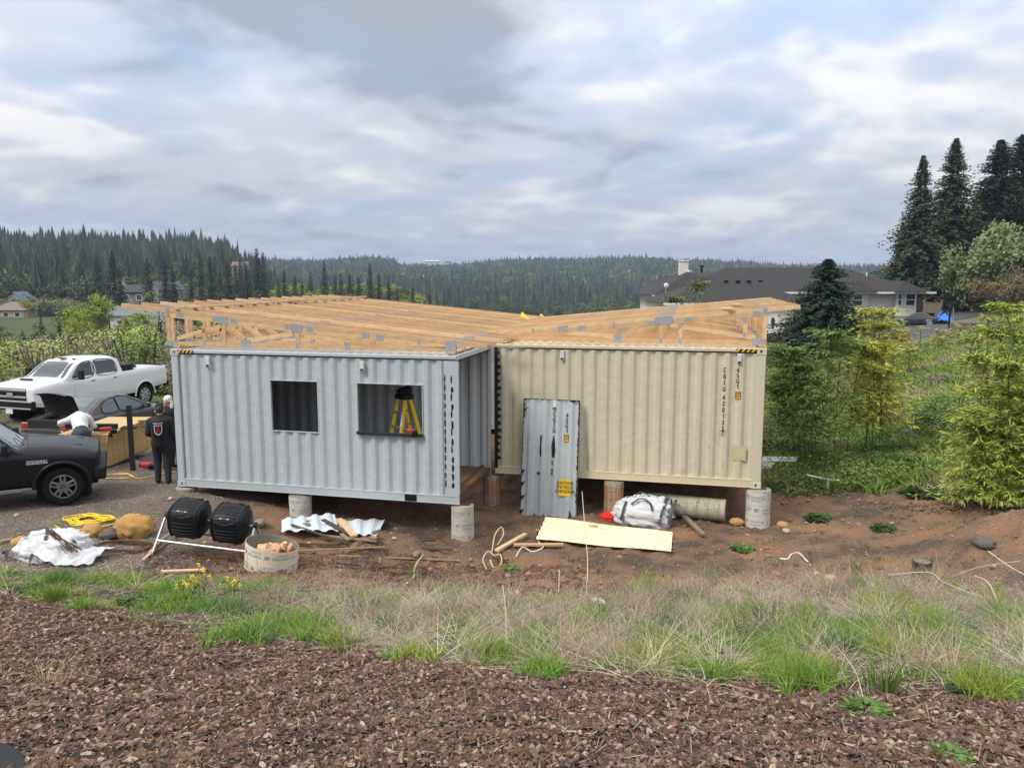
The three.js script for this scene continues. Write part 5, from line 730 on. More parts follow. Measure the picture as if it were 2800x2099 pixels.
{ // bent forward into the boot in a white sweater
  const Wt = [.68, .68, .7], J = [.045, .055, .075], S = [.03, .03, .03];
  const P = [[0, .93, 0, 0, .98, .06, .16, .16, J, .9], [0, 1.0, .1, 0, 1.15, .32, .165, .17, Wt, .95], [0, 1.15, .32, 0, 1.22, .5, .175, .165, Wt, .95], [-.12, 1.22, .5, .12, 1.22, .5, .11, .11, Wt], [0, 1.24, .56, 0, 1.22, .66, .075, .06, Wt],
    [-.2, 1.2, .5, -.3, .98, .52, .08, .062, Wt], [-.3, .98, .52, -.2, .84, .7, .06, .046, Wt], [.2, 1.2, .5, .4, 1.14, .52, .08, .06, Wt], [.4, 1.14, .52, .42, 1.06, .76, .058, .046, Wt],
    [-.1, .92, 0, -.11, .5, .04, .11, .08, J], [-.11, .5, .04, -.11, .1, -.04, .08, .06, J], [.1, .92, 0, .11, .5, .06, .11, .08, J], [.11, .5, .06, .11, .1, 0, .08, .06, J], [-.11, .05, -.06, -.12, .045, .1, .05, .042, S], [.11, .05, -.02, .12, .045, .15, .05, .042, S]];
  const o = person('person in a white sweater and jeans bending into the open sedan boot', P, [head(0, 1.2, .74, 0, .95, { top: [.015, .015, .016], side: [.5, .5, .5], brim: -1 }, [.03, .025, .02]), hand(-.19, .83, .72, [.3, -.3, .9], [0, 1, 0], skin), hand(.42, 1.05, .78, [-.2, -.3, .9], [0, 1, 0], skin)], [-.6, -.02, -.4], [.6, 1.5, .95]);
  const p = at(222, 1195, 18.0); o.position.set(p.x, surf(p.x, 18.0), p.z); o.rotation.y = Math.PI + .55; o.scale.setScalar(1.0);
}
{ // dark jacket and white cap, partly behind the container end
  const B = [.013, .013, .014], T = [.03, .032, .04], S = [.02, .02, .02];
  const P = [[0, 1.0, 0, 0, 1.36, 0, .18, .19, B, .8], [-.12, 1.4, 0, .12, 1.4, 0, .115, .115, B], [0, 1.43, .02, 0, 1.52, .04, .085, .07, B], [-.2, 1.4, 0, -.3, 1.12, .04, .082, .066, B], [-.3, 1.12, .04, -.2, 1.02, .26, .062, .05, B], [.2, 1.4, 0, .28, 1.12, .04, .082, .066, B], [.28, 1.12, .04, .2, 1.02, .26, .062, .05, B], [-.1, .96, 0, -.1, .52, .03, .115, .085, T], [-.1, .52, .03, -.1, .1, -.02, .085, .064, T], [.1, .96, 0, .1, .52, .03, .115, .085, T], [.1, .52, .03, .1, .1, -.02, .085, .064, T], [-.1, .05, -.05, -.11, .045, .13, .05, .042, S], [.1, .05, -.05, .11, .045, .13, .05, .042, S]];
  const o = person('person in a black jacket and white cap standing behind the end of the grey container', P, [head(0, 1.64, .06, .1, .3, { top: [.75, .74, .72], side: [.7, .7, .68], brim: 1 }, [.1, .08, .07]), hand(-.19, 1.0, .28, [.5, -.2, .8], [0, 1, 0], skin), hand(.19, 1.0, .28, [-.5, -.2, .8], [0, 1, 0], skin)], [-.5, -.02, -.4], [.5, 1.6, .5]);
  const p = at(462, 1260, 18.6); o.position.set(p.x, surf(p.x, 18.6) + .02, p.z); o.rotation.y = 1.2;
}
// ---------------------------------------------------------------- plywood stack, steel post and tools
{ const tPly = tex(256, 256, (u, v) => { const k = .86 + .12 * n2(u * 6, v * 90) - .1 * clamp(n2(u * 40, v * 60) * 2 - .8); return [.9 * k, .78 * k, .56 * k]; }), mPly = [mat([.92, .9, .85], .85, { map: tPly }), mat([.85, .8, .74], .85, { map: tPly }), mat([.97, .93, .86], .85, { map: tPly })], C = G(297, 1281), c = V3(C.x - .61, C.y - .03, C.z - 1.22), r = rng(44); let y = c.y + .09;
  for (const dx of [-.45, 0, .45]) { const b = solo('bearer', box(.09, .09, 2.4), M.lumber[2], 'wooden bearer under the plywood stack', 'board', 'bearers under the plywood stack'); b.position.set(c.x + dx, c.y + .045, c.z); }
  const g = box(1.22, .0185, 2.44); let off = 0, offz = 0, rot = 0;
  for (let k = 0; k < 40; k++) { if ([13, 22, 31].includes(k)) { off = (r() - .5) * .07; offz = (r() - .5) * .06; rot = (r() - .5) * .02; } const b = solo('plywood_sheet', g, mPly[k % 3], k === 39 ? 'top sheet of the plywood stack with tools lying on it' : 'plywood sheet in the stack between the sedan and the container', 'plywood sheet', 'sheets in the plywood stack'); b.position.set(c.x + off + (r() - .5) * .012, y + .01, c.z + offz + (r() - .5) * .012); b.rotation.y = rot; y += .0195; }
  const top = y; const st = solo('green_strap', merge([box(.016, top - c.y - .05, .004, 0, (top - c.y) / 2, 0), box(.016, .004, 2.5, 0, top - c.y + .006, -1.24)]), mat([.05, .2, .08], .6), 'green packing strap round the plywood stack', 'strap'); st.rotation.y = Math.PI / 2; st.position.set(c.x + .66, c.y, c.z + .5);
  const tool = (px, py, l, t, k) => { const d = ray(px, py), s = (top - EYE) / d[1]; return powerTool(l, V3(d[0] * s, top + .003, -d[2] * s), t, k); };
  tool(288, 1183, 'red cordless drill with a big black battery on the plywood stack', .4, 1.6);
  const lay = (px, py, geo, m, l, cat, t) => { const d = ray(px, py), s = (top - EYE) / d[1], o = solo('loose_part', geo, m, l, cat); o.position.set(d[0] * s, top + .02, -d[2] * s); o.rotation.y = t; o.name = numbered(cat.replace(/ /g, '_')); return o; };
  lay(250, 1172, rbox(1.3, .12, .14, .01, 0, .05, 0), M.black, 'long black steel tube lying across the plywood stack', 'steel tube', -.05); lay(352, 1174, merge([box(.34, .05, .04, 0, .03, .1), box(.34, .05, .04, 0, .03, -.1), box(.04, .05, .24, .15, .03, 0), box(.04, .05, .24, -.15, .03, 0)]), mat([.09, .04, .035], .8), 'rusty brown steel bracket on the plywood stack', 'bracket', .2); lay(388, 1152, box(.2, .035, .12), M.oldwood, 'small wood block on the far end of the plywood stack', 'wood block', .4); lay(398, 1168, box(.3, .02, .03), M.rust, 'rusty bar at the far end of the plywood stack', 'steel bar', .5);
  lay(404, 1164, rbox(.22, .02, .3, .01), M.black, 'flat dark tool at the far edge of the plywood stack', 'hand tool', .3);
}
{ const p = G(363, 1286), o = solo('steel_post', rbox(.105, 1.62, .105, .008, 0, .8, 0), M.steel, 'dark square steel post standing before the plywood stack', 'post'); o.position.copy(p); o.rotation.y = .15; }
{ const p = G(396, 1278), o = thing('power_saw', 'red and black power tool lying on the gravel by the steel post', 'power tool'); o.position.copy(p); o.rotation.y = -.3; o.scale.setScalar(1.4); part('body', rbox(.28, .09, .12, .03, 0, .05, 0), M.toolRed, o); part('handle', rbox(.2, .08, .1, .03, .22, .04, .03), M.black, o); part('blade', cyl(.07, .07, .006, 20).rotateX(Math.PI / 2).translate(-.12, .07, .08), M.alu, o); }
// ---------------------------------------------------------------- the ranch house and drive on the right, far houses
const tSiding = tex(64, 256, (u, v) => { const k = 1 - (v * 8) % 1; return [k, k, k]; }, false), tShingle = tex(256, 256, (u, v) => { const row = Math.floor(v * 24), k = .72 + .2 * (n2(Math.floor(u * 30 + (row % 2) * .5) * 3.3, row * 7.7)) + .12 * n2(u * 60, v * 60); return [k, k, k]; }), tBrick = tex(128, 128, (u, v) => { const row = Math.floor(v * 16), x = (u * 8 + (row % 2) * .5) % 1, m = (v * 16) % 1 < .16 || x < .08, k = .85 + .3 * n2(Math.floor(u * 8 + (row % 2) * .5) * 5, row * 3); return m ? [.7, .66, .6] : [.55 * k, .36 * k, .3 * k]; });
M.siding = mat([.64, .6, .54], .8, { bumpMap: tSiding, bumpScale: .02 }); M.shingle = mat([.062, .058, .06], .95, { map: tShingle }); M.brick = mat([.8, .8, .8], .9, { map: tBrick }); M.trim = mat([.76, .75, .73], .6); M.pane = phys([.03, .04, .05], .06, { clearcoat: 1 });
function hip(x0, x1, z0, z1, e, r, over = .6, t = .5) { // hip roof, ridge along the longer side; z is distance ahead
  x0 -= over; x1 += over; z0 -= over; z1 += over; const w = x1 - x0, d = z1 - z0, i = Math.min(w, d) / 2, P = w >= d ? [[x0 + i, (z0 + z1) / 2], [x1 - i, (z0 + z1) / 2]] : [[(x0 + x1) / 2, z0 + i], [(x0 + x1) / 2, z1 - i]];
  const A = [x0, e, -z0], B = [x1, e, -z0], C = [x1, e, -z1], D = [x0, e, -z1], R = [P[0][0], r, -P[0][1]], S = [P[1][0], r, -P[1][1]], tri = w >= d ? [A, B, S, A, S, R, B, C, S, C, D, R, C, R, S, D, A, R] : [A, B, R, B, C, S, B, S, R, C, D, S, D, A, R, D, R, S];
  const g = new THREE.BufferGeometry(); g.setAttribute('position', new THREE.Float32BufferAttribute(tri.flat(), 3)); g.computeVertexNormals(); return mapUV(g, 3);
}
function gable(x0, x1, z0, z1, e, r, over = .4) { x0 -= over; x1 += over; z0 -= over; z1 += over; const m = (z0 + z1) / 2, A = [x0, e, -z0], B = [x1, e, -z0], C = [x1, e, -z1], D = [x0, e, -z1], R = [x0, r, -m], S = [x1, r, -m], g = new THREE.BufferGeometry(); g.setAttribute('position', new THREE.Float32BufferAttribute([A, B, S, A, S, R, C, D, R, C, R, S].flat(), 3)); g.computeVertexNormals(); return mapUV(g, 3); }
function win(parent, x0, x1, y0, y1, z, mull = true) { const f = part('window', merge([span(x0 - .12, x0, y0 - .12, y1 + .12, z, z + .08), span(x1, x1 + .12, y0 - .12, y1 + .12, z, z + .08), span(x0, x1, y1, y1 + .12, z, z + .08), span(x0, x1, y0 - .12, y0, z, z + .08), ...(mull ? [span(x0, x1, (y0 + y1) / 2 - .04, (y0 + y1) / 2 + .04, z, z + .07)] : [])]), M.trim, parent); part('pane', span(x0, x1, y0, y1, z, z + .03), M.pane, f); }
const X = (px, Z) => at(px, 800, Z).x;
{ const o = thing('ranch_house', 'long beige ranch house with dark hipped roofs beyond the drive', 'house');
  const z0 = 100, e = 2.68, base = -1.6, xl = X(2200, z0), xr = X(2524, z0);
  part('wall', span(xl - 16, xr - 1.9, base, e, -z0 - 15, -z0), M.siding, o); part('brick_wall', span(xr - 1.9, xr, base, e, -z0 - 15, -z0 - .02), M.brick, o); part('bay_wall', span(X(2445, z0), X(2500, z0), base, e, -z0, -z0 + .7), M.siding, o); part('bay_wall', span(X(2318, z0), X(2368, z0), base, e, -z0, -z0 + .7), M.siding, o);
  const rf = part('roof', hip(xl - 16, xr, z0 - .6, z0 + 15, e + .05, 5.84, .9), M.shingle, o); part('roof', hip(X(2312, z0), X(2374, z0), z0 - 1.6, z0 + 5, e + .06, 4.2, .5), M.shingle, o); part('roof', hip(X(2440, z0), X(2505, z0), z0 - 1.6, z0 + 5, e + .06, 4.1, .5), M.shingle, o);
  part('fascia', span(xl - 17, xr + .95, e - .2, e + .02, -z0 + 1.4, -z0 + 1.52), M.trim, o);
  const zf = -z0 + .72, ry = (r) => rowY(r, z0 - .7);
  win(o, X(2331, z0), X(2352, z0), ry(834), ry(806), zf); win(o, X(2472, z0), X(2495, z0), ry(834), ry(804), zf); win(o, X(2450, z0), X(2459, z0), ry(834), ry(804), zf); win(o, X(2369.5, z0), X(2373, z0), ry(834), ry(804), zf - .7, false); win(o, X(2298, z0), X(2312, z0), ry(832), ry(806), zf - .7);
  part('corner_board', span(X(2498, z0), X(2500, z0), base, e, -z0 + .7, -z0 + .76), M.trim, o);
  const sk = at(2388, 771, 104); part('skylight', box(1.5, .1, 1.6, sk.x, sk.y + .1, sk.z).translate(0, 0, 0), M.lens, rf); part('vent_pipe', cyl(.08, .08, .6).translate(at(2370, 762, 104).x, 4.9, -104), M.trim, rf);
  // chimney and small gable at the left
  const c = X(1869, 104); part('chimney', span(c - .55, c + .55, 2, rowY(714, 104), -105, -103.9), M.siding, o); part('chimney_cap', span(c - .62, c + .62, rowY(714, 104), rowY(711, 104), -105.1, -103.8), M.trim, o);
  part('dormer_gable', new THREE.ExtrudeGeometry(polyShape([[X(1874, 103), rowY(758, 103)], [X(1897, 103), rowY(755, 103)], [X(1885, 103), rowY(738, 103)]]), { depth: 3, bevelEnabled: false }).translate(0, 0, -106), M.siding, o);
  part('flue', merge([cyl(.18, .18, 1).translate(X(1917, 104), rowY(735, 104), -104), cyl(.3, .3, .2).translate(X(1917, 104), rowY(727, 104), -104)]), M.steel, o);
  // left wing
  part('wall', span(X(1806, 97), X(1990, 97), -3.5, 2.3, -112, -97), M.siding, o); part('roof', hip(X(1800, 97), X(2020, 97), 97, 113, 2.36, 5.25, .9), M.shingle, o); part('fascia', span(X(1784, 96), X(1866, 96), 2.16, 2.34, -96.1, -95.98), M.trim, o);
  // garage wing, nearer
  const gz = 80; part('wall', span(X(1822, gz), X(2150, gz), -1.25, 1.85, -gz - 12, -gz), M.siding, o); part('red_base', span(X(1822, gz), X(2150, gz), -3.4, -1.25, -gz - 11.9, -gz + .05), mat([.4, .05, .04], .8, { map: tBrick }), o); part('roof', hip(X(1824, gz), X(2230, gz), gz, gz + 12, 1.9, 4.25, .6), M.shingle, o); part('fascia', span(X(1812, gz), X(2240, gz), 1.7, 1.9, -gz + .58, -gz + .66), M.trim, o);
  const dr = part('front_door', span(X(2104, gz), X(2131, gz), -1.2, .85, -gz, -gz + .06), M.trim, o); part('oval_glass', new THREE.CircleGeometry(.2, 24).scale(1, 2.1, 1).translate(X(2117, gz), -.02, -gz + .075), M.pane, dr);
  for (const px of [1985, 2017, 2047, 2078]) part('roof_vent', rbox(.4, .22, .5, .05, X(px, 85), rowY(768, 85), -85), M.black, o);
  const ds = at(1821, 782, 95); part('satellite_dish', merge([new THREE.SphereGeometry(.42, 20, 10, 0, 6.283, 0, .8).rotateX(1.2).translate(ds.x, ds.y, ds.z), rod(V3(ds.x, ds.y, ds.z), V3(ds.x, ds.y - 1.1, ds.z - .3), .04)]), mat([.5, .53, .55], .5), o);
}
{ // asphalt drive, laid on the slope
  const poly = [[2330, 884], [2365, 866], [2440, 858], [2530, 853], [2640, 850], [2780, 836], [2790, 842], [2660, 866], [2600, 880], [2680, 892], [2640, 905], [2590, 922], [2510, 936], [2440, 930], [2380, 915], [2330, 900]].map(([x, y]) => { const p = G(x, y); return [p.x, -p.z]; });
  const inside = (x, z) => { let c = false; for (let i = 0, j = poly.length - 1; i < poly.length; j = i++) { const [a, b] = poly[i], [d, e] = poly[j]; if ((b > z) !== (e > z) && x < (d - a) * (z - b) / (e - b) + a) c = !c; } return c; };
  const xs = poly.map((p) => p[0]), zs = poly.map((p) => p[1]), st = .4, pos = [], put = (x, z) => pos.push(x, surf(x, z) + .06, -z);
  for (let x = Math.min(...xs); x < Math.max(...xs); x += st) for (let z = Math.min(...zs); z < Math.max(...zs); z += st) if (inside(x + st / 2, z + st / 2)) { put(x, z); put(x + st, z); put(x + st, z + st); put(x, z); put(x + st, z + st); put(x, z + st); }
  const g = new THREE.BufferGeometry(); g.setAttribute('position', new THREE.Float32BufferAttribute(pos, 3)); g.computeVertexNormals(); solo('driveway', mapUV(g, 4), mat([.13, .13, .135], .95, { map: tFine }), 'grey asphalt drive before the ranch house', 'driveway', null, 'structure');
  const s = solo('concrete_strip', drape([[2365, 876], [2455, 884], [2460, 889], [2385, 883]], 8, 2, () => .1), M.concrete, 'pale concrete strip across the asphalt drive', 'pavement', null, 'structure');
}
{ const z = 98, x0 = X(2530, z), x1 = X(2578, z), o = thing('wooden_fence', 'weathered board fence beside the brick corner of the house', 'fence'), n = 12, y0 = surf(x0, z); for (let k = 0; k < n; k++) part('board', box((x1 - x0) / n * .94, 1.75, .03, lerp(x0, x1, (k + .5) / n), y0 + .9, -z), k % 3 ? M.oldwood : mat([.24, .2, .17], .9), o); part('rail', box(x1 - x0, .1, .05, (x0 + x1) / 2, y0 + 1.75, -z + .03), M.oldwood, o); for (const x of [x0, x1]) part('post', box(.14, 2.1, .14, x, y0 + 1.05, -z), M.oldwood, o); }
{ const z = 97, o = thing('iron_gate', 'small black railing gate beside the board fence', 'gate'), x0 = X(2580, z), x1 = X(2592, z), y0 = surf(x0, z); for (let k = 0; k < 5; k++) part('bar', box(.06, 1.1, .06, lerp(x0, x1, k / 4), y0 + .6, -z), M.black, o); part('rail', merge([box(x1 - x0 + .1, .08, .06, (x0 + x1) / 2, y0 + 1.15, -z), box(x1 - x0 + .1, .08, .06, (x0 + x1) / 2, y0 + .1, -z)]), M.black, o); }
{ const z = 96, p = V3(X(2549, z), surf(X(2549, z), z), -z), o = thing('planter', 'dark planter tub with a green shrub by the board fence', 'planter'); o.position.copy(p); part('tub', cyl(.5, .4, .55, 16).translate(0, .28, 0), M.black, o); part('shrub', lump(.45, .4, .45, 4, .4), mat([.06, .11, .03], .9), o); }
{ const p = G(2594, 912), o = thing('basketball_hoop', 'black basketball hoop post at the edge of the asphalt drive', 'basketball hoop'); o.position.copy(p); const k = -p.z / 73; o.scale.setScalar(k); part('pole', rbox(.14, 2.5, .14, .02, 0, 1.25, 0), M.black, o); part('arm', merge([beam(V3(.1, 2.45, 0), V3(-.9, 1.75, 0), .1, .1), beam(V3(.3, 2.5, 0), V3(-.7, 2.0, 0), .08, .08)]), M.black, o); part('bracket', beam(V3(.3, 2.5, 0), V3(.35, 1.2, 0), .06, .06), M.alu, o); part('rim', new THREE.TorusGeometry(.28, .02, 6, 20).rotateX(Math.PI / 2).translate(-1.9, 1.3, 0), mat([.5, .15, .05], .6), o); part('net', cyl(.28, .18, .5, 16, true).translate(-1.9, 1.04, 0), mat([.4, .4, .4], .8, { transparent: true, opacity: .25 }), o); }
{ const o = solo('blue_tarp', drape([[2554, 876], [2600, 872], [2606, 888], [2556, 886]], 26, 14, (a, b) => .25 + .9 * Math.exp(-(((a - .45) / .3) ** 2 + ((b - .5) / .4) ** 2)) + .25 * fbm2(a * 6, b * 4, 3)), mat([.02, .2, .75], .45), 'crumpled bright blue tarpaulin beside the dark blue sedan', 'tarpaulin'); }
{ const r = rng(21); let k = 0; // split logs stacked by the drive
  for (let row = 0; row < 4; row++) for (let i = 0; i < 9 - row * 2; i++) { const c = at(2425 + row * 8 + i * 9.6 + r() * 4, 945, 62), y = surf(c.x, 62) + .2 + row * .27, rad = .13 + .05 * r(), o = thing('firewood_log', 'sawn log in the firewood pile at the edge of the drive', 'log', 'logs in the firewood pile'); o.position.set(c.x, y, -62 + .5 * r()); o.rotation.y = (r() - .5) * .5; part('bark', cyl(rad, rad, .7, 12, true).rotateX(Math.PI / 2), mat([.12, .07, .045], .95), o); part('cut_end', new THREE.CircleGeometry(rad * .99, 12).translate(0, 0, .352), M.logEnd = M.logEnd || mat([.55, .36, .17], .9, { map: tFine }), o); k++; } }
{ const r = rng(33); // stone edging along the bank and the garden bed
  for (let k = 0; k < 12; k++) stone(2608 + k * 6, 884 + r() * 5, .35 + .2 * r(), .22, .3, M.rock, 'rough stone edging the lawn beside the blue tarpaulin', 30 + k, 'stones edging the lawn by the drive');
  for (let k = 0; k < 9; k++) { const t = k / 8, a = [2635 + t * 120, 918 - t * 52], p = G(...a), o = solo('edging_slab', rbox(1.7 + r(), .22, .5, .06), k % 2 ? M.oldwood : M.rock, 'flat slab in the retaining edge up the grassy bank', 'stone slab', 'slabs in the retaining edge'); o.position.set(p.x, p.y + .12, p.z); o.rotation.y = .6; }
  for (let k = 0; k < 6; k++) { const p = G(2515 + k * 24, 945 - k * 2), o = solo('edging_slab', rbox(1.2 + r() * .6, .18, .4, .05), M.oldwood, 'flat slab in the retaining edge beside the firewood pile', 'stone slab', 'slabs by the firewood pile'); o.position.set(p.x, p.y + .1, p.z); o.rotation.y = (r() - .5) * .3; } }
// ---------------------------------------------------------------- houses across the valley
function farHouse(px, Z, w, d, h, rise, wall, roofc, label, { hipped = false, turn = 0, row } = {}) {
  const p = at(px, row || 800, Z), y = row ? p.y : surf(p.x, Z), o = thing('distant_house', label, 'house', 'houses across the valley'); o.position.set(p.x, y, p.z); o.rotation.y = turn;
  const mw = mat(wall, .85), mr = mat(roofc, .9); part('wall', span(-w / 2, w / 2, Z > 900 ? -1 : -6, h, -d / 2, d / 2), mw, o);
  part('roof', hipped ? hip(-w / 2, w / 2, -d / 2, d / 2, h, h + rise, .6) : gable(-w / 2, w / 2, -d / 2, d / 2, h, h + rise, .5), mr, o);
  if (!hipped) part('gable_end', new THREE.ExtrudeGeometry(polyShape([[-d / 2, h], [d / 2, h], [0, h + rise]]), { depth: w - .1, bevelEnabled: false }).translate(0, 0, -w / 2 + .05).rotateY(Math.PI / 2), mw, o);
  const n = Math.max(2, Math.floor(w / 3)); for (let k = 0; k < n; k++) for (let f = 0; f < (h > 4.5 ? 2 : 1); f++) win(o, -w / 2 + (k + .3) * w / n, -w / 2 + (k + .7) * w / n, h - 2.1 - f * 2.7, h - .8 - f * 2.7, d / 2 + .002, false);
  return o;
}
farHouse(42, 255, 11, 9, 5, 2.6, [.42, .32, .22], [.2, .15, .125], 'tan house with a brown hipped roof across the valley', { hipped: true, row: 888 });
farHouse(60, 275, 7, 7, 6.2, 3, [.3, .3, .3], [.1, .14, .2], 'house with a blue grey gable behind the tan house', { turn: 1.5, row: 868 });
farHouse(95, 345, 8, 8, 5.5, 2.2, [.2, .11, .085], [.09, .075, .075], 'red brown house among trees across the valley', { row: 806 }); farHouse(150, 330, 6.5, 7, 4.4, 2, [.35, .31, .26], [.09, .09, .1], 'beige house with a grey hipped roof across the valley', { hipped: true, row: 818 }); farHouse(112, 310, 8, 7, 2.8, 2, [.34, .27, .2], [.16, .13, .11], 'low brown gabled house across the valley', { row: 838, turn: .3 });
farHouse(362, 480, 11, 8, 5, 3, [.4, .38, .36], [.16, .15, .16], 'pale house with several gables high on the wooded slope', { row: 758 }); farHouse(352, 470, 6, 9, 5, 3, [.5, .48, .45], [.15, .15, .16], 'white gabled wing below the house high on the slope', { row: 766, turn: 1.45 }); farHouse(332, 300, 4, 6, 3.4, 2, [.62, .6, .56], [.12, .12, .13], 'small white gabled house between the firs', { row: 796, turn: 1.5 });
farHouse(380, 215, 7, 7, 3.4, 2, [.2, .17, .15], [.05, .05, .055], 'dark brown house with a grey roof behind the firs', { row: 832 }); farHouse(455, 215, 6.5, 6, 3.4, 2.4, [.24, .23, .22], [.08, .08, .09], 'dark grey gabled house behind the left trusses', { row: 826, turn: .8 }); farHouse(388, 130, 8, 5, 2.2, 1.5, [.64, .62, .56], [.17, .17, .17], 'white house with a pale grey roof just below the left trusses', { row: 897 });
farHouse(475, 470, 8, 7, 4, 2.5, [.28, .18, .14], [.18, .11, .09], 'brick coloured house among the firs on the slope', { row: 748 }); farHouse(660, 420, 8, 7, 4, 2.4, [.26, .17, .13], [.17, .1, .085], 'brown roofed house between dark firs', { row: 748 });
farHouse(1182, 1390, 25, 12, 2.2, 2, [.45, .45, .44], [.5, .5, .5], 'long white barn on the bare ridge', { row: 718 }); farHouse(1225, 1400, 12, 10, 2, 2, [.35, .2, .16], [.3, .2, .17], 'red roofed shed beside the white barn on the ridge', { row: 718 });
farHouse(1640, 1040, 12, 9, 4.5, 2.4, [.6, .62, .64], [.3, .36, .42], 'white house in a clearing on the far slope', { row: 775 }); farHouse(1682, 1040, 11, 8, 3.2, 2, [.5, .5, .5], [.5, .5, .5], 'pale shed in the clearing on the far slope', { row: 777 }); farHouse(1795, 1030, 10, 8, 4, 2.2, [.5, .5, .5], [.5, .5, .5], 'pale roofed house by the chimney of the ranch house on the far slope', { row: 772 });
// ---------------------------------------------------------------- plants
function leafSoup(fn, n) { // fn(i, put): put(centre, direction, length, width, colour) adds one folded leaf of two faces
  const pos = [], col = [], nor = []; const up = V3(0, 1, 0), s = V3(), d = V3(), a = V3();
  const put = (c, dir, len, wid, k, roll) => { d.copy(dir).normalize(); s.copy(d).cross(Math.abs(d.y) > .95 ? V3(1, 0, 0) : up).normalize(); if (roll) s.applyAxisAngle(d, roll); a.copy(c).addScaledVector(d, len); const mx = (c.x + a.x) / 2, my = (c.y + a.y) / 2, mz = (c.z + a.z) / 2, w = wid / 2; pos.push(c.x, c.y, c.z, mx + s.x * w, my + s.y * w, mz + s.z * w, a.x, a.y, a.z, c.x, c.y, c.z, a.x, a.y, a.z, mx - s.x * w, my - s.y * w, mz - s.z * w); for (let i = 0; i < 6; i++) col.push(k[0], k[1], k[2]); };
  for (let i = 0; i < n; i++) fn(i, put); const g = new THREE.BufferGeometry(); g.setAttribute('position', new THREE.Float32BufferAttribute(pos, 3)); g.setAttribute('color', new THREE.Float32BufferAttribute(col, 3)); g.computeVertexNormals(); return g;
}
const mLeaf = phys([1, 1, 1], .8, { vertexColors: true });
const mNeedle = mat([1, 1, 1], .9, { vertexColors: true }), mLeafO = mat([1, 1, 1], .8, { vertexColors: true });
const mBark = mat([.1, .075, .055], .95, { map: tFine }), mPaleBark = mat([.3, .27, .22], .95, { map: tFine });
const vary = (c, r, k = .3) => { const f = 1 + (r() - .5) * 2 * k, h = (r() - .5) * k * .4; return [c[0] * f * (1 + h), c[1] * f, c[2] * f * (1 - h)]; };
function firCrown(H, R, seed, { whorls = 34, per = 6, seg = 8, c = [.03, .05, .028], tip = [.05, .075, .035], bare = .06, droop = .35, jag = .35, size = 1, fat = .95 } = {}) {
  const r = rng(seed), N = whorls * per, gap = [r() * 6, r() * 6, r() * 6];
  return leafSoup((i, put) => {
    const t = bare + (1 - bare) * Math.min(.998, (i + r() * 3) / N), a = i * 2.39996 + (r() - .5) * .9, lump = .82 + .24 * Math.sin(t * 23 + a * 1 + gap[0]) * Math.sin(a * 2 + gap[1]), L = R * (Math.pow(1 - t, fat) * lump * (1 - jag + 1.6 * jag * r()) + .012), n = Math.max(2, Math.round(seg * L / R + 2)), dx = Math.cos(a), dz = Math.sin(a), y = H * t, rise = (t > .8 ? .55 : .1) + (r() - .5) * .3, ts = .3 + .7 * Math.sqrt(1 - t);
    for (let s = 0; s < n; s++) {
      const q = (s + .3 + .6 * r()) / n, w = (.11 + .05 * H / 10) * size * ts * (1.25 - .5 * q), p = V3(dx * L * q, y + L * (rise * q - droop * q * q), dz * L * q), cc = vary(q > .6 ? tip : c, r, .4);
      for (let m = 0; m < 4; m++) { const sd = m === 0 ? 0 : m === 3 ? (r() - .5) * 3 : (m === 1 ? 1 : -1) * (.6 + .6 * r()), ca = Math.cos(sd), sa = Math.sin(sd); put(p, V3(dx * ca - dz * sa, (m === 3 ? -.9 : -.1) - .35 * r() + rise * .6, dz * ca + dx * sa), w * (2 + r()), w * .95, cc, (r() - .5) * 2); }
    }
  }, N);
}
function trunkGeo(H, r0, r1, seed, bend = .02) { const r = rng(seed), pts = []; for (let k = 0; k <= 6; k++) pts.push(V3((r() - .5) * bend * H * (k / 6), H * k / 6, (r() - .5) * bend * H * (k / 6))); const c = new THREE.CatmullRomCurve3(pts); return grid(8, 12, (a, b) => { const p = c.getPoint(b), rad = lerp(r0, r1, b) * (1 + .1 * Math.cos(a * 18)); return [p.x + Math.cos(a * 6.2832) * rad, p.y, p.z + Math.sin(a * 6.2832) * rad]; }); }
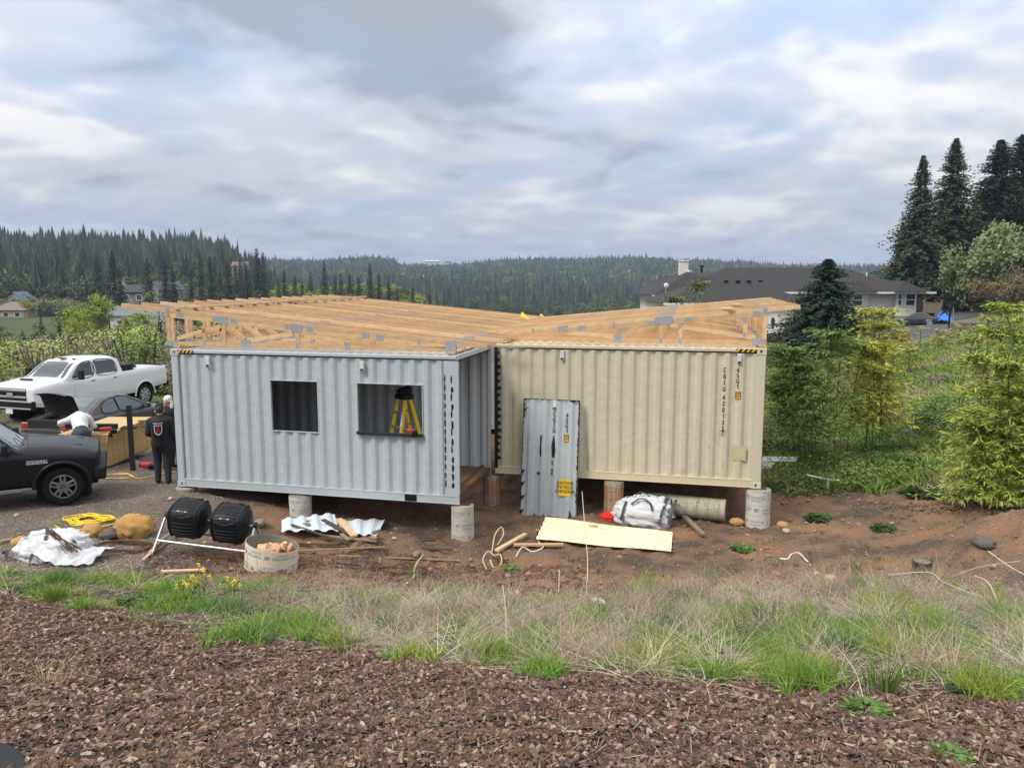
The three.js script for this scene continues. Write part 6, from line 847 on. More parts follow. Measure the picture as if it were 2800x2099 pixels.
function broad(H, R, seed, { leaf = .3, n = 2600, c = [.12, .17, .035], stems = 1, open = .25, low = .25, clumps = 26 } = {}) { // returns wood and leaves
  const r = rng(seed), wood = [], cl = [];
  for (let s = 0; s < stems; s++) { const a = r() * 6.28, o = stems > 1 ? R * .35 : 0, bx = Math.cos(a) * o * r(), bz = Math.sin(a) * o * r(); const top = V3(bx * 2 + (r() - .5) * R * .5, H * (.75 + .2 * r()), bz * 2 + (r() - .5) * R * .5); wood.push(tube([V3(bx, 0, bz), V3(lerp(bx, top.x, .4) + (r() - .5) * .1 * H, H * .35, lerp(bz, top.z, .4)), top], H * .012 / Math.sqrt(stems) + .012, 8, 5)); }
  for (let k = 0; k < clumps; k++) { const th = r() * 6.28, u = r() * 2 - 1, q = Math.pow(r(), .4), x = Math.cos(th) * Math.sqrt(1 - u * u) * R * q, z = Math.sin(th) * Math.sqrt(1 - u * u) * R * q, y = H * (low + (1 - low) * (.5 + .5 * u * q)); cl.push([x, y, z, R * (.2 + .18 * r()), vary(c, r, .25)]); if (k % 2) wood.push(tube([V3(0, H * low * (.6 + .5 * r()), 0), V3(x * .5, lerp(H * low, y, .6), z * .5), V3(x, y, z)], H * .005 + .008, 5, 4)); }
  const leaves = leafSoup((i, put) => { const k = cl[Math.floor(r() * cl.length)], th = r() * 6.28, u = r() * 2 - 1, q = Math.pow(r(), .45) * k[3]; put(V3(k[0] + Math.cos(th) * Math.sqrt(1 - u * u) * q, k[1] + u * q * .8, k[2] + Math.sin(th) * Math.sqrt(1 - u * u) * q), V3(r() - .5, r() * .7 - .4, r() - .5), leaf * (.7 + .6 * r()), leaf * .6, vary(k[4], r, .3), r() * 3); }, n);
  return { wood: merge(wood), leaves };
}
function plantTree(name, label, cat, wood, leaves, wm, lm, p, sc, turn, group) { const o = thing(name, label, cat, group); part('trunk', wood, wm, o); part('crown', leaves, lm, o); o.position.copy(p); o.scale.set(...(Array.isArray(sc) ? sc : [sc, sc, sc])); o.rotation.y = turn; return o; }
// --- tall firs on the right
{ const A = { wood: trunkGeo(20, .35, .04, 3), leaves: firCrown(21, 6.8, 31, { whorls: 120, per: 7, seg: 11, jag: .4, c: [.045, .066, .036], tip: [.075, .1, .05], droop: .35, size: 1.25, jag: .3 }) }, B = { wood: trunkGeo(20, .4, .04, 5), leaves: firCrown(21, 7.4, 32, { whorls: 130, per: 8, seg: 12, jag: .35, c: [.045, .062, .03], tip: [.085, .105, .04], droop: .4, fat: .9, size: 1.25 }) }, C = { wood: trunkGeo(20, .4, .04, 7), leaves: firCrown(21, 7, 33, { whorls: 130, per: 8, seg: 12, jag: .3, c: [.026, .038, .024], tip: [.04, .056, .032], size: 1.3, fat: .75, droop: .35 }) };
  const list = [[2527, 425, 112, A, 1.15, 'slender fir with an open top, outermost of the tall firs'], [2617, 378, 116, B, 1.15, 'tallest pointed fir with olive lower branches'], [2740, 382, 118, C, 1.25, 'dense dark fir with a broad shoulder'], [2800, 368, 122, C, 1.2, 'dark fir beyond the dense one, with a pointed top'], [2470, 610, 130, A, .9, 'short fir at the foot of the tall firs'], [2680, 520, 125, B, 1.1, 'fir filling the gap between the tall firs'], [2880, 420, 118, C, 1.3, 'dark fir past the rhododendron bushes']];
  for (const [px, row, Z, T, wd, lab] of list) { const p = at(px, row, Z), b = surf(p.x, Z) - .3, k = (p.y - b) / 21; plantTree('fir_tree', lab, 'tree', T.wood, T.leaves, mBark, mNeedle, V3(p.x, b, p.z), [k * wd, k, k * wd], px, 'tall firs beyond the house'); } }
// --- spruce before the house
{ const p = at(2252, 965, 45), b = surf(p.x, 45) - .2, H = rowY(708, 45) - b; const o = plantTree('spruce_tree', 'dense dark spruce standing before the ranch house', 'tree', trunkGeo(H * .95, .16, .02, 9), firCrown(H, 4.2, 41, { whorls: 120, per: 11, seg: 13, jag: .25, c: [.018, .034, .022], tip: [.032, .056, .034], droop: .25, size: .85, fat: .85, bare: .02 }), mBark, mNeedle, V3(p.x, b, p.z), [1.18, 1, 1.18], 0); }
// --- bushes beyond the drive
{ const rd = broad(6, 4, 51, { leaf: .34, n: 9000, c: [.2, .235, .1], clumps: 46, low: .15 }), br = broad(5, 4, 52, { leaf: .26, n: 5000, c: [.17, .13, .07], clumps: 36, low: .1 }), dk = broad(4, 3.4, 53, { leaf: .3, n: 5000, c: [.035, .05, .022], clumps: 30, low: .05 });
  for (const [px, row, Z, T, w, lab] of [[2705, 650, 100, rd, .75, 'pale flowering rhododendron before the dark firs'], [2800, 612, 96, rd, .85, 'taller pale green rhododendron by the drive'], [2790, 700, 88, br, .9, 'brown leaved shrub by the upper drive'], [2650, 760, 102, dk, 1.3, 'dark shrub under the firs beside the fence'], [2720, 770, 98, br, 1.2, 'reddish brown shrub along the drive'], [2590, 740, 108, dk, 1.6, 'dark undergrowth behind the board fence'], [2445, 845, 98, dk, .35, 'small dark shrub against the house wall'], [2630, 905, 68, br, .3, 'small brown shrub at the foot of the retaining edge']]) { const p = at(px, row, Z), b = surf(p.x, Z) - .2, k = (p.y - b) / 6; plantTree('shrub', lab, 'shrub', T.wood, T.leaves, mBark, mLeafO, V3(p.x, b, p.z), [k * w, k, k * w], px, 'shrubs beyond the drive'); } }
// --- bamboo
function bamboo(name, label, spots, H, lean, c, seed, nodes, per, leaf, from) {
  const r = rng(seed), culms = [], tips = []; const o = thing('bamboo_clump', label, 'bamboo');
  spots.forEach(([x, z, hk, lx, lz]) => { const h = H * hk, p0 = V3(x, surf(x, z) - .05, -z), p = [p0, V3(x + lx * .25 * h, p0.y + h * .5, -z + lz * .25 * h), V3(x + lx * .8 * h, p0.y + h * .97, -z + lz * .8 * h), V3(x + lx * 1.0 * h, p0.y + h, -z + lz * 1.0 * h)], cv = new THREE.CatmullRomCurve3(p); part('culm', tube(p, .014, 24, 6), M.culm, o); culms.push(cv); });
  const g = leafSoup((i, put) => { const cv = culms[Math.floor(Math.pow(r(), .9) * culms.length)], t = from + (1 - from) * r() * .99, a = cv.getPoint(t), L = (.15 + .7 * r()) * (1.15 - 1.0 * t) * lean, th = r() * 6.28, d = V3(Math.cos(th), .35 + .4 * r(), Math.sin(th)), e = a.clone().addScaledVector(d, L * .9); e.y -= L * L * .35; const cc = vary(c, r, .25);
    for (let k = 0; k < per; k++) { const q = .3 + .7 * r(), b = a.clone().lerp(e, q); b.y += .12 * L * Math.sin(q * 3); put(b, V3(d.x + (r() - .5) * 1.8, .35 - 1.15 * r(), d.z + (r() - .5) * 1.8), leaf * (.7 + .6 * r()), leaf * .17, vary(cc, r, .3), (r() - .5) * 2); } }, nodes);
  part('leaves', g, mLeaf, o); return o;
}
M.culm = mat([.1, .11, .035], .5);
{ const S = (px, Z, n, spread, hk, lx, sd) => { const r = rng(sd), x = at(px, 1250, Z).x, L = []; for (let k = 0; k < n; k++) L.push([x + (r() - .5) * spread, Z + (r() - .5) * spread, hk * (k === 0 ? 1.12 : k === 1 ? 1 : .42 + .5 * r()), lx + (r() - .5) * .45, (r() - .5) * .45]); return L; };
  bamboo('b', 'dark green bamboo clump just past the beige container corner', S(2205, 20.2, 8, 1.3, 1, -.08, 1), 3.3, 1.95, [.15, .22, .045], 61, 2700, 9, .15, .2);
  bamboo('b', 'tall yellow green bamboo clump with leaning bare stems', S(2325, 20.8, 7, 1.3, 1, .1, 2), 3.6, 1.9, [.38, .38, .055], 62, 1800, 9, .16, .24);
  bamboo('b', 'bushy green bamboo clump rising from the bark chips', [...S(2745, 15.6, 7, 1.1, 1, -.1, 3), ...S(2800, 15.2, 6, 1.2, .85, 0, 4)], 3.65, 1.25, [.3, .36, .06], 63, 3400, 9, .16, .03);
  bamboo('b', 'sparse yellow green bamboo on the grassy bank', S(2680, 20, 5, 1.6, 1, .05, 5), 3.1, .8, [.3, .32, .06], 64, 230, 8, .17, .3);
  bamboo('b', 'bamboo behind the right trusses before the house wing', S(1868, 30, 6, 1.6, 1, 0, 6), 4.6, 1.1, [.16, .19, .05], 65, 700, 8, .2, .4);
  bamboo('b', 'low yellow bamboo beside the spruce', S(2440, 34, 7, 3, 1, 0, 7), 2.0, 1.1, [.33, .34, .05], 66, 450, 8, .2, .2);
  bamboo('b', 'bamboo spray beyond the firewood pile', S(2560, 40, 6, 3, 1, 0, 8), 1.3, 1.0, [.3, .3, .08], 67, 160, 8, .22, .2); }
// --- brambles and weeds on the grassy bank behind the bamboo
{ const P = [broad(1, 1.2, 71, { leaf: .09, n: 2600, c: [.13, .21, .05], clumps: 30, low: .02, stems: 4 }), broad(1, 1.2, 72, { leaf: .08, n: 2200, c: [.17, .23, .05], clumps: 30, low: .02, stems: 4 }), broad(1, 1.3, 73, { leaf: .1, n: 900, c: [.2, .15, .11], clumps: 30, low: .02, stems: 14 })], r = rng(74), protos = [];
  for (let k = 0; k < 70; k++) { const z = 18.5 + Math.pow(r(), 1.5) * 38, px = 2095 + r() * 760, x = at(px, 1100, z).x; if (toUV(V3(x, 0, -z))[0] < 12.6 && z < 24) continue; const q = zoneAt(x, z); if (q.field < .4 && !(z < 24 && q.field > .1)) continue; const j = r() < .42 ? 0 : r() < .5 ? 1 : 2, h = .16 + .26 * r(); let o; const lab = ['dark green bramble mound on the bank behind the bamboo', 'light green weedy mound on the bank behind the bamboo', 'tangle of dry brown canes on the bank behind the bamboo'][j], gr = ['bramble mounds on the bank', 'weedy mounds on the bank', 'dry cane tangles on the bank'][j];
    if (!protos[j]) o = protos[j] = plantTree('bramble', lab, 'bramble', P[j].wood, P[j].leaves, mPaleBark, mLeafO, V3(0, 0, 0), 1, 0, gr); else o = copyOf(protos[j], lab, gr); o.position.set(x, surf(x, z) - .08, -z); o.scale.set(.8 + .7 * r(), h * 1.5, .8 + .7 * r()); o.rotation.y = r() * 6; } }
// --- scrub on the bank behind the white pickup, trees of the valley side
{ const kinds = [['pale_sapling', 'thin pale stemmed sapling, nearly bare, on the bank behind the white pickup', broad(5, 1.7, 81, { leaf: .13, n: 900, c: [.38, .35, .19], stems: 9, clumps: 40, low: .2 }), mPaleBark, 'pale saplings behind the white pickup'], ['leafy_shrub', 'fresh yellow green shrub on the bank behind the white pickup', broad(4.5, 2, 82, { leaf: .17, n: 2600, c: [.3, .36, .05], stems: 5, clumps: 34, low: .12 }), mBark, 'yellow green shrubs behind the white pickup'], ['leafy_shrub', 'mid green shrub on the bank behind the white pickup', broad(4.5, 2.1, 83, { leaf: .18, n: 2600, c: [.15, .21, .045], stems: 4, clumps: 34, low: .1 }), mBark, 'green shrubs behind the white pickup'], ['pale_sapling', 'straw coloured thicket on the bank behind the white pickup', broad(4, 2, 84, { leaf: .12, n: 1400, c: [.44, .4, .24], stems: 14, clumps: 40, low: .1 }), mPaleBark, 'straw coloured thickets behind the white pickup']], pr = [], r = rng(85);
  for (let k = 0; k < 150; k++) { const Z = 43 + r() * 45, px = -150 + r() * 640, x = at(px, 900, Z).x, j = px > 170 ? (r() < .45 ? 3 : r() < .5 ? 0 : r() < .6 ? 1 : 2) : (r() < .3 ? 0 : r() < .5 ? 1 : 2), [n, lab, T, bm, gr] = kinds[j]; let o; if (!pr[j]) o = pr[j] = plantTree(n, lab, 'shrub', T.wood, T.leaves, bm, mLeafO, V3(0, 0, 0), 1, 0, gr); else o = copyOf(pr[j], lab, gr); const g = surf(x, Z), want = (762 + 90 + 120 * r() + (px < 150 ? 40 : 0) - (px > 380 ? -10 : 0)), top = rowY(want, Z), h = clamp(top - g, 1.6, 7.5); o.position.set(x, g - .2, -Z); const s = h / 5; o.scale.set(s * (.9 + .4 * r()), s, s * (.9 + .4 * r())); o.rotation.y = r() * 6; }
  const bt = broad(10, 3.6, 86, { leaf: .3, n: 6500, c: [.26, .31, .035], clumps: 40, low: .22 }), bt2 = broad(10, 4, 87, { leaf: .34, n: 5200, c: [.1, .14, .04], clumps: 40, low: .15 }), bt3 = broad(10, 4, 88, { leaf: .3, n: 3000, c: [.3, .28, .2], clumps: 40, low: .15 });
  const yt = [[256, 800, 130, bt, 1, 'bright yellow green round tree standing out on the valley side'], [490, 795, 185, bt2, .8, 'round green tree beside the dark grey gabled house'], [200, 850, 120, bt, .75, 'low yellow green tree below the bright round one'], [150, 752, 330, bt3, 1.2, 'whitish blossoming tree on the valley side'], [110, 748, 340, bt2, 1.3, 'light green tree behind the red brown house'], [35, 735, 350, bt2, 1.5, 'broad green tree on the left slope'], [190, 735, 335, bt3, 1, 'tan budding tree on the slope'], [430, 690, 480, bt2, 1.2, 'light green crown below the left ridge'], [395, 695, 520, bt2, 1.2, 'light green crown beside the house high on the slope'], [370, 850, 100, bt, .9, 'fresh green tree before the white house'], [120, 890, 95, bt2, 1, 'dark green tree on the near valley side'], [20, 910, 90, bt2, 1.1, 'green tree at the left end of the bank'], [205, 868, 115, bt, .7, 'yellow tree by the valley road'], [640, 770, 220, bt2, 1.2, 'light green tree behind the left trusses'], [450, 770, 260, bt2, 1, 'green tree among the firs'], [545, 760, 250, bt3, .9, 'tan tree among the firs'], [330, 870, 100, bt3, 1, 'greyish budding tree by the white house'], [440, 838, 92, bt3, .9, 'tan budding tree before the end of the white house'], [300, 860, 105, bt2, .7, 'green tree at the near end of the white house'], [420, 800, 160, bt2, .8, 'dull green tree before the dark grey gabled house'], [385, 805, 150, bt3, .7, 'budding tree before the dark brown house']];
  yt.forEach(([px, row, Z, T, w, lab]) => { const p = at(px, row, Z), b = surf(p.x, Z) - .3, k = Math.max(.2, (p.y - b) / 10); plantTree('broadleaf_tree', lab, 'tree', T.wood, T.leaves, mBark, mLeafO, V3(p.x, b, p.z), [k * w, k, k * w], px, 'leafy trees of the valley side'); });
  const F = [firCrown(20, 6.6, 91, { whorls: 52, per: 6, seg: 7, jag: .35, size: 1.3, c: [.036, .054, .034], tip: [.055, .075, .042] }), firCrown(20, 5.6, 92, { whorls: 52, per: 6, seg: 7, jag: .3, c: [.025, .04, .028], tip: [.038, .055, .036], size: 1.3 }), firCrown(20, 6.8, 93, { whorls: 46, per: 6, seg: 7, jag: .45, bare: .2, size: 1.4, c: [.034, .048, .03] })], tg = trunkGeo(19, .3, .04, 94), fp = [];
  const firs = [[262, 700, 190], [304, 682, 180], [325, 735, 172], [400, 703, 170], [448, 704, 190], [470, 730, 180], [545, 690, 215], [572, 700, 205], [620, 715, 205], [642, 722, 230], [672, 718, 210], [700, 678, 228], [718, 690, 240], [775, 735, 225], [805, 752, 235], [885, 712, 255], [930, 742, 285], [955, 745, 300], [1010, 720, 250], [1035, 742, 255], [1062, 768, 255], [1085, 786, 260], [1128, 784, 268], [980, 758, 285], [848, 742, 300], [160, 878, 110], [60, 905, 100], [100, 905, 115], [110, 860, 180], [435, 870, 90], [462, 880, 85], [520, 735, 240], [600, 745, 240], [20, 790, 320], [235, 760, 260], [500, 700, 330], [585, 695, 350], [655, 700, 330], [350, 720, 300], [760, 760, 260], [825, 768, 250], [1175, 800, 290], [915, 752, 275]];
  firs.forEach(([px, row, Z], k) => { const p = at(px, row, Z), b = surf(p.x, Z) - .5, h = Math.max(3, p.y - b), j = k % 3, s = h / 20, lab = ['spreading dark fir on the valley side', 'narrow dark fir on the valley side', 'ragged dark fir with a bare lower trunk on the valley side'][j], gr = ['spreading firs of the valley', 'narrow firs of the valley', 'ragged firs of the valley'][j]; let o; if (!fp[j]) o = fp[j] = plantTree('fir_tree', lab, 'tree', tg, F[j], mBark, mNeedle, p, 1, 0, gr); else o = copyOf(fp[j], lab, gr); o.position.set(p.x, b, p.z); const w = h > 15 ? .85 : 1.05; o.scale.set(s * w, s, s * w); o.rotation.y = px; });
}
// --- far woods that read as one mass
{ const r = rng(95), cone = (n, jag, sd) => { const q = rng(sd), parts = []; for (let k = 0; k < 6; k++) { const y0 = k / 6 * .82, y1 = y0 + .36, rad = .5 * Math.pow(1 - k / 6.2, .7); const pos = []; for (let a = 0; a < n; a++) { const a0 = a / n * 6.283 + k, a1 = (a + .85) / n * 6.283 + k, r0 = rad * (1 - jag + 2 * jag * q()), am = (a0 + a1) / 2; pos.push(0, y1, 0, Math.cos(a0) * rad * .5, y0 + .09, Math.sin(a0) * rad * .5, Math.cos(am) * r0, y0, Math.sin(am) * r0, 0, y1, 0, Math.cos(am) * r0, y0, Math.sin(am) * r0, Math.cos(a1) * rad * .5, y0 + .09, Math.sin(a1) * rad * .5); } const g = new THREE.BufferGeometry(); g.setAttribute('position', new THREE.Float32BufferAttribute(pos, 3)); g.computeVertexNormals(); parts.push(g); } return mergeGeometries(parts); };
  const ball = leafSoup((i, put) => { const th = r() * 6.28, u = r() * 2 - 1, q = .25 + .25 * Math.pow(r(), .5); put(V3(Math.cos(th) * Math.sqrt(1 - u * u) * q, .5 + u * q, Math.sin(th) * Math.sqrt(1 - u * u) * q), V3(r() - .5, r() - .4, r() - .5), .3, .24, [1, 1, 1], r() * 3); }, 130); ball.deleteAttribute('color');
  const ball2 = leafSoup((i, put) => { const cl = i % 24, q2 = rng(cl + 900), th = q2() * 6.28, u = q2() * 2 - 1, q = .3 * Math.pow(q2(), .5), cx = Math.cos(th) * Math.sqrt(1 - u * u) * q, cy = .45 + u * q * 1.1, cz = Math.sin(th) * Math.sqrt(1 - u * u) * q, a = r() * 6.28, w = r() * 2 - 1, e = .17 * Math.pow(r(), .5); put(V3(cx + Math.cos(a) * Math.sqrt(1 - w * w) * e, cy + w * e, cz + Math.sin(a) * Math.sqrt(1 - w * w) * e), V3(r() - .5, r() - .4, r() - .5), .07, .05, [1, 1, 1], r() * 3); }, 1500); ball2.deleteAttribute('color');
  const spots = [[], [], []], N = 36000;
  for (let k = 0; k < N; k++) {
    const px = -250 + r() * 3300, az = Math.atan((px - 1400) / PXF), left = px < 720, rr = left ? 330 + Math.pow(r(), .8) * 900 : 420 + Math.pow(r(), .75) * 1350, x = Math.sin(az) * rr, z = Math.cos(az) * rr;
    if (px > 1700 && rr < 500) continue; const n = fbm2(x * .006, z * .006, 3), h = ground(x, z);
    if (rr > 1060 && rr < 1470 && px > 1045 && px < 1320 && n < .3) continue; if (rr > 990 && rr < 1080 && px > 1590 && px < 1830 && n < .3) continue; if (rr < 560 && left && n > .1 && r() < .7) continue;
    const dec = r() < (left ? (rr < 700 ? .5 : .2) : (rr < 700 ? .6 : rr < 1150 ? .42 + n * .6 : .15 + .35 * clamp(n)));
    const H = dec ? 9 + 7 * r() : 9 + 14 * r() * r() + 5 * r(); spots[dec ? (rr < 900 ? 2 : 1) : 0].push([x, h - 1, z, H, dec ? H * (.8 + .4 * r()) : 5 + 6 * r(), dec ? vary(r() < .4 ? [.13, .155, .05] : [.075, .1, .04], r, .3) : vary(r() < .3 ? [.075, .1, .05] : [.04, .06, .04], r, .45)]);
  }
  for (let k = 0; k < 3600; k++) { const px = -350 + r() * 1650, az = Math.atan((px - 1400) / PXF), rr = (px < 700 ? 85 : 190) + Math.pow(r(), .8) * 330, x = Math.sin(az) * rr, z = Math.cos(az) * rr, H = (px < 700 ? 3 : 6) + 5 * r(), tr = 762 - (ground(x, z) + H - EYE) / rr * PXF; if ((px > -30 && px < 185 && tr < 868 && rr < 300) || (px > 310 && px < 400 && tr < 770) || (px > 320 && px < 480 && tr < 862 && rr < 230)) continue; spots[2].push([x, ground(x, z) - .6, z, H, H * (.9 + .5 * r()), vary(px > 700 ? (r() < .6 ? [.2, .25, .05] : [.12, .17, .045]) : r() < .35 ? [.22, .25, .055] : r() < .6 ? [.11, .15, .04] : [.22, .2, .12], r, .3)]); }
  const q4 = new THREE.Quaternion(), m4 = new THREE.Matrix4();
  [[cone(7, .3, 3), spots[0], 'far_conifer_forest', 'dark conifer forest covering the hills across the valley'], [ball, spots[1], 'far_broadleaf_wood', 'lighter green broadleaf woods mixed into the far hillsides'], [ball2, spots[2], 'valley_scrub', 'mixed green and tan scrub covering the near valley side']].forEach(([g, S, n, lab]) => { const im = new THREE.InstancedMesh(g, mat([1, 1, 1], .95), S.length); S.forEach(([x, y, z, H, w, c], i) => { q4.setFromAxisAngle(V3(0, 1, 0), i); im.setMatrixAt(i, m4.compose(V3(x, y, -z), q4, V3(w, H, w))); im.setColorAt(i, new THREE.Color().setRGB(...c)); }); tagged(im, n, lab, 'forest', null, 'stuff'); });
}
// ---------------------------------------------------------------- ground cover nobody could count
function scatter(name, label, cat, geo, m, N, seed, f) { const r = rng(seed), L = []; for (let k = 0; k < N; k++) { const s = f(r, k); if (s) L.push(s); } const im = new THREE.InstancedMesh(geo, m, L.length), q = new THREE.Quaternion(), e = new THREE.Euler(), M4 = new THREE.Matrix4(), c = new THREE.Color(), nrm = V3(), q2 = new THREE.Quaternion(); L.forEach((s, i) => { const h = surf(s.x, s.z); q.setFromEuler(e.set(s.rx || 0, s.ry || 0, s.rz || 0, 'YXZ')); if (s.tilt) { const d = .12; nrm.set(surf(s.x - d, s.z) - surf(s.x + d, s.z), 2 * d, -(surf(s.x, s.z - d) - surf(s.x, s.z + d))).normalize(); q.premultiply(q2.setFromUnitVectors(V3(0, 1, 0), nrm)); } im.setMatrixAt(i, M4.compose(V3(s.x, h + (s.up || 0), -s.z), q, V3(...s.s))); im.setColorAt(i, c.setRGB(...s.c)); }); return tagged(im, name, label, cat, null, 'stuff'); }
const m1 = mat([1, 1, 1], .92), mGrass = mat([1, 1, 1], .75);
function chipGeo(seed) { const r = rng(seed), p = []; const n = 6, top = [], bot = []; for (let k = 0; k < n; k++) { const a = k / n * 6.283, q = .75 + .5 * r(); top.push([Math.cos(a) * .5 * q, .12 + .1 * r(), Math.sin(a) * .5 * q * (.8 + .3 * r())]); bot.push([Math.cos(a) * .48 * q, -.15 * r(), Math.sin(a) * .48 * q]); } for (let k = 0; k < n; k++) { const a = top[k], b = top[(k + 1) % n], c = bot[k], d = bot[(k + 1) % n]; p.push(0, .22 * (.6 + r() * .5), 0, ...b, ...a, ...a, ...b, ...d, ...a, ...d, ...c); } const g = new THREE.BufferGeometry(); g.setAttribute('position', new THREE.Float32BufferAttribute(p, 3)); g.computeVertexNormals(); return g; }
const chipCols = [[.15, .085, .058], [.11, .065, .048], [.19, .125, .09], [.27, .195, .15], [.07, .043, .033], [.36, .285, .22], [.19, .095, .058], [.13, .095, .08]];
[1, 2, 3].forEach((v) => scatter('bark_mulch', ['coarse brown bark chips covering the near slope', 'greyish bark pieces mixed into the mulch of the near slope', 'reddish bark slivers mixed into the mulch of the near slope'][v - 1], 'mulch', chipGeo(v), m1, 128000, 100 + v, (r) => {
  const z = 2.6 + Math.pow(r(), .75) * 8, x = (r() * 2 - 1) * Math.min(10.5, .86 * z + 2.2), q = zoneAt(x, z); if (r() > q.mulch * 1.05 + (q.grass > 0 ? .1 : 0) || Math.abs(x) > .8 * z + 2.2) return null; const kd = r(), L = kd < .5 ? .012 + .016 * r() : kd < .9 ? .028 + .035 * r() : .06 + .05 * r(), w = L * (kd < .9 ? .28 + .4 * r() : .12 + .12 * r()), c = chipCols[Math.floor(Math.pow(r(), 1.25) * 8)];
  return { x, z, up: .012 * r(), ry: r() * 6.28, rx: (r() - .5) * 1.5, rz: (r() - .5) * 1.1, s: [L, w * (.6 + .5 * r()), w], c: (r() < .02 ? [.5, .42, .33] : vary(c, r, .35)).map((v, n) => v * [.82, .78, .74][n]) }; }));
// reddish chips round the scrap pile and the composter, and the chip bed by the right bamboo
scatter('red_bark_chips', 'dark red brown bark chips spread round the scrap pile', 'mulch', chipGeo(7), m1, 26000, 110, (r) => { const x = -5.8 + r() * 7.5, z = 11.0 + r() * 2.6, d = fbm2(x * .8, z * .8, 3); if (d < -.22 + Math.max(0, (z - 12.6) * .5)) return null; const L = .02 + .03 * r(); return { x, z, up: .01 * r(), ry: r() * 6.28, rx: (r() - .5), rz: (r() - .5), s: [L, L * .4, L * .45], c: vary(r() < .5 ? [.115, .058, .042] : r() < .5 ? [.075, .042, .034] : [.17, .09, .062], r, .3) }; });
scatter('chip_bed', 'grey brown wood chips under the bushy bamboo clump', 'mulch', chipGeo(8), m1, 16000, 111, (r) => { const x = 7.2 + r() * 5.5, z = 15.2 + r() * 4.2, d = fbm2(x * .5, z * .5, 3); if (d + (x - 8.5) * .22 - Math.abs(z - 16.8 + (x - 9) * .25) * .3 < 0) return null; const L = .03 + .05 * r(); return { x, z, up: .015 * r(), ry: r() * 6.28, rx: (r() - .5), rz: (r() - .5), s: [L, L * .35, L * .4], c: vary(r() < .6 ? [.1, .065, .048] : [.24, .18, .13], r, .35) }; });
// gravel and clods
const peb = (() => { const g = new THREE.IcosahedronGeometry(.5, 0), p = g.attributes.position; for (let i = 0; i < p.count; i++) { const k = .8 + .35 * Math.abs(n3(p.getX(i) * 3, p.getY(i) * 3, p.getZ(i) * 3)); p.setXYZ(i, p.getX(i) * k, p.getY(i) * k * .6, p.getZ(i) * k); } g.deleteAttribute('uv'); g.computeVertexNormals(); return g; })();
scatter('gravel', 'grey brown crushed gravel of the parking area', 'gravel', peb, m1, 60000, 120, (r) => { const z = 10.8 + Math.pow(r(), 1.4) * 20, x = -z * .84 + r() * (z * .84 - 4.2), q = zoneAt(x, z); if (r() > q.gravel + .05) return null; const L = .02 + .04 * r() * r(); return { x, z, ry: r() * 6.28, s: [L, L * (.6 + .5 * r()), L * (.7 + .4 * r())], c: vary([[.21, .165, .125], [.27, .22, .17], [.15, .115, .09], [.31, .24, .17]][Math.floor(r() * 4)], r, .3) }; });
scatter('dirt_clods', 'brown clods and pebbles strewn over the bare dirt', 'dirt', peb, m1, 34000, 121, (r) => { const z = 10.8 + r() * 9, x = -7.2 + r() * 19, q = zoneAt(x, z); if (r() > q.dirt) return null; const big = r() < .03, L = big ? .05 + .08 * r() : .012 + .035 * r() * r(); return { x, z, ry: r() * 6.28, s: [L, L * (.6 + .6 * r()), L * (.7 + .4 * r())], c: vary(r() < .12 ? [.4, .3, .2] : [[.24, .14, .08], [.17, .11, .075], [.3, .18, .095]][Math.floor(r() * 3)], r, .3) }; });
// grass
function tuft(seed, n, h, w, sp, curl, segs = 2) { const r = rng(seed), pos = []; for (let k = 0; k < n; k++) { const a = r() * 6.28, d = sp * r(), x = Math.cos(a) * d * .3, z = Math.sin(a) * d * .3, L = h * (.5 + .6 * r()), out = curl * (.3 + r()), b = r() * 6.28, sx = Math.cos(b) * w, sz = Math.sin(b) * w; let px = x, py = 0, pz = z; for (let s = 1; s <= segs; s++) { const t = s / segs, qx = x + Math.cos(a) * out * L * t * t, qz = z + Math.sin(a) * out * L * t * t, qy = L * t * (1 - .25 * out * t), k0 = 1 - (s - 1) / segs, k1 = 1 - t; pos.push(px - sx * k0, py, pz - sz * k0, px + sx * k0, py, pz + sz * k0, qx + sx * k1, qy, qz + sz * k1); if (k1 > .01) pos.push(px - sx * k0, py, pz - sz * k0, qx + sx * k1, qy, qz + sz * k1, qx - sx * k1, qy, qz - sz * k1); px = qx; py = qy; pz = qz; } } const g = new THREE.BufferGeometry(); g.setAttribute('position', new THREE.Float32BufferAttribute(pos, 3)); g.computeVertexNormals(); return g; }
function clumps(seed, n, test) { const r = rng(seed), L = []; for (let k = 0; k < n * 4 && L.length < n; k++) { const z = 4.8 + r() * 7, x = (r() * 2 - 1) * (.86 * z + 1.8); if (r() < zoneAt(x, z).grass && test(x, z, r)) L.push([x, z, .1 + .22 * r(), r(), r()]); } return L; }
const greenish = (x, z) => fbm2(x * .6 + 31, z * 1.1, 3) + (x < -1.6 ? .2 : 0) + (x > 1.2 && z < 9.2 ? .3 : 0) - (x > -1.6 && z > 9.2 ? .1 : 0);
const gC = clumps(140, 360, (x, z, r) => greenish(x, z) > .05 * r()), dC = clumps(141, 140, (x, z, r) => greenish(x, z) < .25 * r() + .02 && x > -3.2);
const nearClump = (L, r) => { const c = L[Math.floor(r() * L.length)], a = r() * 6.28, q = c[2] * Math.sqrt(r()) * 1.1; return [c[0] + Math.cos(a) * q, c[1] + Math.sin(a) * q, c, q / c[2]]; };
